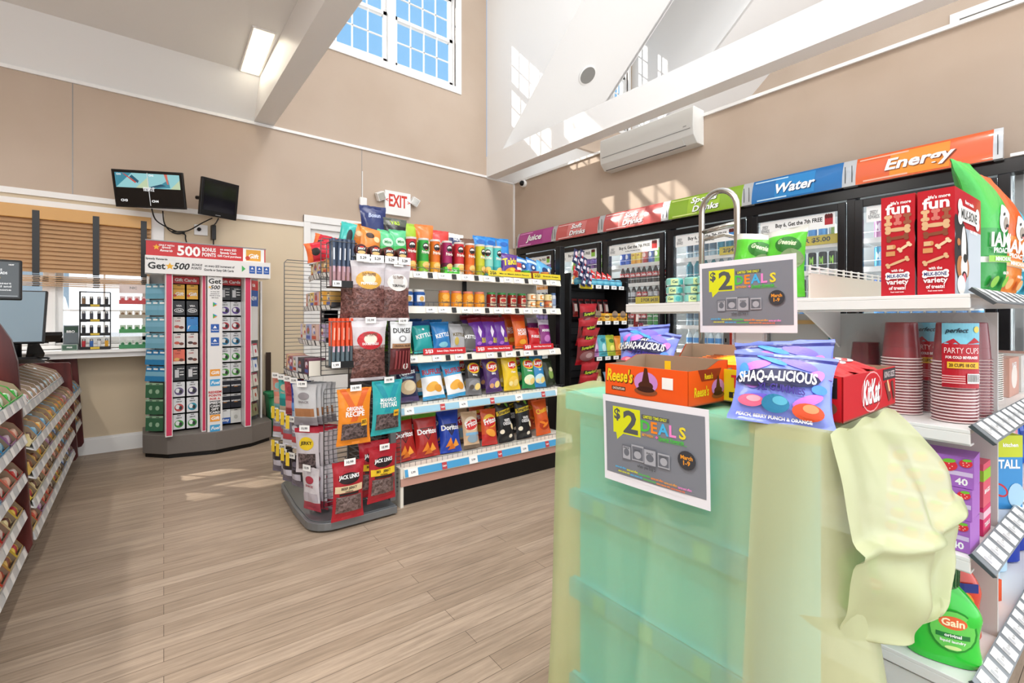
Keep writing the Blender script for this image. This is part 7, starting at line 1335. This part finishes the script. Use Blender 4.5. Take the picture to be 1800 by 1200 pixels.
# loose end of the cloth puffed out over the right side
a = MB()
def puff(u, v):
    zb = .655+.10*u**3+.01*(1-u); w_ = min(1, v/.9); roll = max(0, (v-.9)/.1)
    z = 1.012-(1.012-zb)*math.sin(w_*math.pi/2)**1.08+.006*math.sin(u*17)*(1-v)-.012*math.sin(math.pi*roll)
    x = .968+u*(.42*(1-w_)+.285*w_+.05*math.sin(math.pi*w_))-.0*w_*(1-u)-.045*math.sin(math.pi*w_)*(1-u)**3
    S_ = math.sin(math.pi/2*min(1, w_/.55))
    out_ = .012+(.090+.035*u)*S_*(.55+.45*min(1, u*4))*(.85+.15*math.sin(math.pi*u))-.09*roll
    out_ += (.012*math.sin(u*13+w_*6)+.014*noise.noise(Vector((u*5, v*5, 3))))*S_+.018*math.exp(-((v-.34-.10*u)/.02)**2)*(1 if v > .2 else 0)
    return (x, .312-out_, z)
a.grid(puff, 40, 60, clg); o2 = a.build('hanging_fold', o)
# items on the table
def open_tray(w, d, h, base, front, hb=None, side=None):
    a = MB(); t_ = .003; hb = hb or h
    a.box(-w/2, w/2, 0, t_, 0, h, base); a.box(-w/2+.001, w/2-.001, t_, t_+.001, 0, h-.001, CARD); a.box(-w/2, w/2, 0, d, 0, t_, CARD)
    for s_ in (-1, 1):
        x = s_*w/2; pts = [(x, 0, 0), (x, d, 0), (x, d, hb), (x, d*.75, hb), (x, d*.45, h), (x, 0, h)]; a.add(pts, [tuple(range(6))], base); a.add([(p[0]-s_*t_, p[1], p[2]) for p in pts], [tuple(range(6))], CARD)
    a.box(-w/2, w/2, d-t_, d, 0, hb, base); a.box(-w/2+.001, w/2-.001, d-t_-.001, d-t_, .001, hb, CARD)
    a.decor(flat(.0005, 0), front)
    if side: a.decor(lambda x, z, k: (w/2+.0003+.0001*k, x, z), side)
    return a
RO, RY, RB = mat('carton_orange', 'ee5a1c', .35), I('f4d420'), I('4a2414')
zt = ZTOP+.016
def choc(x, z, s_): return [('ell', x, z, .035*s_, .026*s_, I('c88ad0')), ('poly', [(x-.004*s_, z+.035*s_), (x+.004*s_, z+.035*s_), (x+.012*s_, z-.002), (x-.012*s_, z-.002)], RB), ('ell', x, z-.008*s_, .022*s_, .011*s_, RB), ('ell', x, z-.022*s_, .034*s_, .010*s_, I('8a4a28')), ('ell', x, z-.017*s_, .026*s_, .007*s_, I('3a1a10'))]
reese = open_tray(.245, .17, .082, RO, [('txt', "Reese's", -.072, .054, .034, I('5a2a10'), {'b': .09, 's': .12, 'w': .088}), ('txt', "Reese's", -.073, .055, .031, RY, {'b': .05, 's': .12, 'w': .083}), ('rect', -.10, .016, -.055, .026, RB, 1), ('txt', 'CHOCOLATE LAVA', -.077, .021, .006, I('f0e0d0'), {'w': .04})]+choc(.008, .045, 1.0)+[('rect', .055, .035, .085, .062, TAG, 1)], .10, [('poly', [(.04, .082), (.14, .082), (.125, .055), (.055, .055)], I('8a2a14')), ('txt', "Reese's", .085, .066, .013, RY, {'w': .035}), ('txt', "Reese's", .055, .032, .022, RY, {'b': .05, 'w': .06})]+choc(.125, .036, .8))
o = reese.build('candy_tray', M=TR(.972, .70, zt, -92)); tag(o, 'orange peanut butter candy tray at the left front of the cloth table', 'candy tray')
for k in range(8):
    place(PRO, 'obar', 'candy_bar', lambda: bag_m(.11, .03, .018, foil('ee6a24'), [('rect', -.03, .01, .03, .022, I('f4d420'))], seed=3, nu=8, nv=6), TR(1.0+.018*k, .70, zt+.004, -92, -8, 0), 'orange wrapped candy bar, %s in the near orange tray' % ORD[k], 'candy bar', 'orange candy bars')
o = open_tray(.27, .20, .085, RO, [('rect', -.135, 0, -.02, .085, I('f0c820'), 1), ('txt', 'BARS', -.08, .05, .02, RO)], .125, None).build('candy_tray', M=TR(1.16, .615, zt, -80)); tag(o, 'large open candy tray with raised back behind the front orange tray', 'candy tray')
for k in range(9):
    place(PRO, 'obar2', 'candy_bar', lambda: bag_m(.22, .03, .022, foil('f07a2a'), [('rect', -.06, .008, .06, .02, I('f4d420')), ('rect', -.10, .02, -.07, .026, I('7a3a1a'))], seed=8, nu=10, nv=6), TR(1.18+.02*k, .62, zt+.058+.002*k, -80, -50, 0), 'long orange candy bar, %s row in the rear tray' % ORD[k], 'candy bar', 'long orange candy bars')
o = open_tray(.15, .16, .078, mat('carton_yellow', 'efd01e', .35), [('txt', 'TAKE', -.02, .05, .03, I('d8302c'), {'b': .05, 'w': .07}), ('rect', -.06, .01, .02, .024, I('2a2420'), 1), ('txt', 'KING SIZE', -.02, .017, .010, RY, {'w': .06})], .09).build('candy_tray', M=TR(1.125, .50, zt, -86)); tag(o, 'yellow candy tray standing between the orange tray and the gummy bags', 'candy tray')
for k in range(5): place(PRO, 'obar', 'candy_bar', None, TR(1.145+.024*k, .50, zt+.045, -86, -8, 0), 'orange candy bar, %s in the yellow tray' % ORD[k], 'candy bar', 'orange candy bars')
KR = mat('carton_kred', 'c81a22', .3)
kk_ = open_tray(.335, .16, .088, KR, [('ell', .0, .045, .066, .043, I('e8a0a0')), ('ell', .0, .045, .063, .040, KR), ('txt', 'KitKat', .0, .044, .052, I('6a1014'), {'b': .06, 's': .12, 'w': .112}), ('txt', 'KitKat', -.002, .046, .050, WI, {'b': .04, 's': .12, 'w': .106}), ('rect', .075, .062, .165, .086, I('2a2022'), 1), ('txt', 'KING SIZE', .12, .074, .013, I('b8a8a8'), {'w': .075}), ('poly', [(.085, .055), (.10, .058), (.135, .02), (.115, .012)], I('6a2a1c')), ('poly', [(.10, .06), (.108, .062), (.125, .036), (.115, .034)], I('e8b880')), ('poly', [(.13, .055), (.145, .058), (.16, .02), (.15, .012)], I('5a2418'))], .10)
kk_.decor(lambda x, z, k: (-.1678-.0001*k, .16-x, z), [('rect', .10, .045, .15, .085, I('1a1416'), 1), ('txt', 'KING\nSIZE', .125, .067, .014, WI, {'w': .035}), ('ell', .13, .025, .02, .014, I('7a4a38'))])
o = kk_.build('candy_tray', M=TR(1.215, .300, zt+.002, -1)); tag(o, 'red wafer bar candy tray at the right front corner of the table', 'candy tray')
for k in range(6): place(PRO, 'kbar', 'candy_bar', lambda: bag_m(.09, .13, .016, foil('c8242c'), [('ell', 0, .065, .025, .018, I('f0dcdc')), ('txt', 'KitKat', 0, .065, .012, KR)], seed=21), TR(1.085+.05*k, .32, zt+.082+.003*(k % 2), 4*k, -80, 0), 'red wafer bar pack, %s from left in the red tray' % ORD[k], 'candy bar', 'red wafer bars')
def gummy():
    sw = [('ell', -.05, .115, .03, .010, I('c77ad8'), 20), ('ell', .03, .125, .035, .010, I('8a7ae8'), -15), ('ell', .06, .10, .02, .012, I('e08ad8'), 40), ('ell', -.06, .08, .02, .014, I('b07ae0'), -30), ('ell', .0, .10, .03, .006, I('3f8fd8'), 10), ('ell', -.02, .13, .03, .006, I('4a9ae0'), -20), ('ell', .05, .05, .03, .010, I('c87ae0'), 25), ('ell', -.05, .045, .03, .008, I('7a6ae0'), 5), ('ell', .07, .075, .014, .01, I('4a8ae8')), ('ell', -.075, .10, .01, .018, I('4a9ae8'))]
    return bag_m(.185, .15, .045, foil('8496ee'), sw+[('ell', -.01, .088, .082, .020, I('1d1f4a'), 4), ('txt', 'SHAQ-A-LICIOUS', -.01, .089, .022, WI, {'b': .06, 'w': .15, 'r': 4, 's': .1}), ('txt', 'XL GUMMIES', .0, .066, .014, I('3a2a8a'), {'b': .06, 'w': .09}), ('ell', -.055, .038, .025, .012, I('e8688a')), ('ell', -.05, .042, .014, .006, I('f4a8b8')), ('ell', -.008, .036, .026, .017, I('2a7fa8')), ('ell', 0, .042, .014, .008, I('5ab4d0')), ('ell', .05, .028, .028, .016, I('d8522c')), ('ell', .055, .034, .014, .008, I('f09a6a')), ('txt', 'PEACH, BERRY PUNCH & ORANGE', -.01, .010, .006, WI, {'w': .13})], [(.90, .955, foil('24287a'))], seed=12, wr=.007, crimp=.08)
for i, (x, y, z, yaw, tl, rl, nm) in enumerate([(.972, .388, zt-.006, -70, -26, 3, 'front one on the table edge'), (1.045, .395, zt+.008, -64, -12, -4, 'just behind the front one'), (1.22, .885, zt+.022, -82, -20, 6, 'lying behind the left orange tray'), (1.25, .90, zt+.03, -86, -10, -6, 'rearmost on the left')]):
    s_ = 1.0; place(PRO, 'gummy', 'gummy_bag', gummy, TR(x, y, z, yaw, tl, rl), 'blue and purple swirl gummy bag, %s' % nm, 'candy bag', 'swirl gummy bags')
o = open_tray(.2, .2, .07, mat('carton_brown', '6a5a50', .5), [], .09).build('candy_tray', M=TR(1.20, .86, zt, -85)); tag(o, 'brown open carton behind the left orange tray', 'candy tray')
# the two deal notices
PGR = mat('notice_grey', '7d828c', .6); PAPER = mat('paper_white', 'e9eaf2', .55)
def notice(curl):
    W, H = .279, .216
    def bend(x, z, k): 
        return (x, -curl*((z/H)**2)*.0-curl*math.sin(math.pi*(x/W+.5))*.5-curl*.6*(1-z/H)**2-.00012*k-(.0006 if k > 0 else 0), z)
    a = MB(); a.grid(lambda u, v: bend((u-.5)*W, v*H, 0), 20, 16, PAPER); a.grid(lambda u, v: (lambda p: (p[0], p[1]+.0006, p[2]))(bend((u-.5)*W, v*H, 0)), 20, 16, PAPER, flip=True)
    YL_ = I('d9e021'); GK = I('55595f'); cs = ('4fc24a', 'f08a2a', '4ab4e8', 'f08ad0', 'e8d83a')
    ops = [('rect', -W*.47, H*.10, W*.47, H*.925, PGR, 16), ('rect', -.108, .125, -.028, .190, YL_, 8), ('poly', [(-.100, .128), (-.075, .128), (-.097, .108)], YL_), ('txt', '$', -.095, .170, .026, GK, {'b': .03}), ('txt', '2', -.056, .157, .054, GK, {'b': .04, 'w': .042}), ('rect', -.024, .172, .048, .182, GK, 4), ('txt', 'LIMITED TIME ONLY', .012, .177, .007, YL_, {'w': .062})]
    for q, ch in enumerate('DEALS'): ops.append(('txt', ch, -.014+.0235*q, .155, .026, I(cs[q]), {'b': .06}))
    ops += [('txt', 'BETWEEN', -.008, .134, .006, I('e8a03a'), {'w': .03}), ('txt', '+', .016, .134, .010, I('f070c0')), ('txt', 'Speedy Rewards', .052, .133, .009, I('4fc24a'), {'w': .062, 's': .2}), ('rect', .02, .1275, .09, .1285, I('4fc24a'), 3)]
    LG = I('a9adb6'); DKG = I('6a6f79')
    for q, (x, w_) in enumerate(((-.068, .026), (-.036, .034), (-.002, .034), (.034, .03))):
        ops += [('rect', x-w_/2, .063+.004*(q % 2), x+w_/2, .100+.005*(q in (1, 2)), LG if q % 2 else DKG, 4), ('rect', x-w_/2+.002, .066+.004*(q % 2), x+w_/2-.002, .096+.005*(q in (1, 2)), DKG if q % 2 else LG, 4), ('ell', x, .082, w_*.3, .009, LG if q % 2 else DKG), ('txt', 'SNACK', x, .093, .004, GK)]
    ops += [('txt', 'when you buy 2', -.012, .056, .007, GK, {'w': .05}), ('ell', .090, .098, .021, .021, I('3a3c42')), ('txt', 'March', .090, .104, .009, I('f0a030'), {'w': .028}), ('txt', '1-9', .090, .092, .010, I('f0a030'), {'w': .016})]
    for q, c_ in enumerate(('4ab4e8', 'd9e021', '4fc24a', 'f08a2a', 'e8a03a', 'f08ad0')): ops.append(('txt', 'terms and offers', -.085+.034*q, .042-.0015*q, .0055, I(c_), {'w': .032}))
    for q, c_ in enumerate(('d9e021', '4ab4e8', '4fc24a', 'f08a2a', 'e8703a')): ops.append(('txt', 'select stores only', -.075+.036*q, .032-.0012*q, .005, I(c_), {'w': .034}))
    return a.decor(bend, ops)
o = notice(.005).build('deal_notice', M=TR(.945, .652, .812, -88, 3, 0)); tag(o, 'grey two dollar deals notice taped to the front of the cloth', 'sign', 'two dollar deal notices')
t_ = empty('notice_holder', (1.405, .645, 1.006)); tag(t_, 'clear upright holder on the table carrying the upper deals notice', 'sign holder')
a = MB(); a.box(-.0, .06, -.06, .06, 0, .006, ACR); a.box(.004, .008, -.05, .05, .006, .33, ACR); a.build('stand', t_)
o = notice(.004).build('deal_notice', M=TR(1.388, .645, 1.178, -90, 0, -1)); tag(o, 'grey two dollar deals notice held up before the end shelf', 'sign', 'two dollar deal notices')
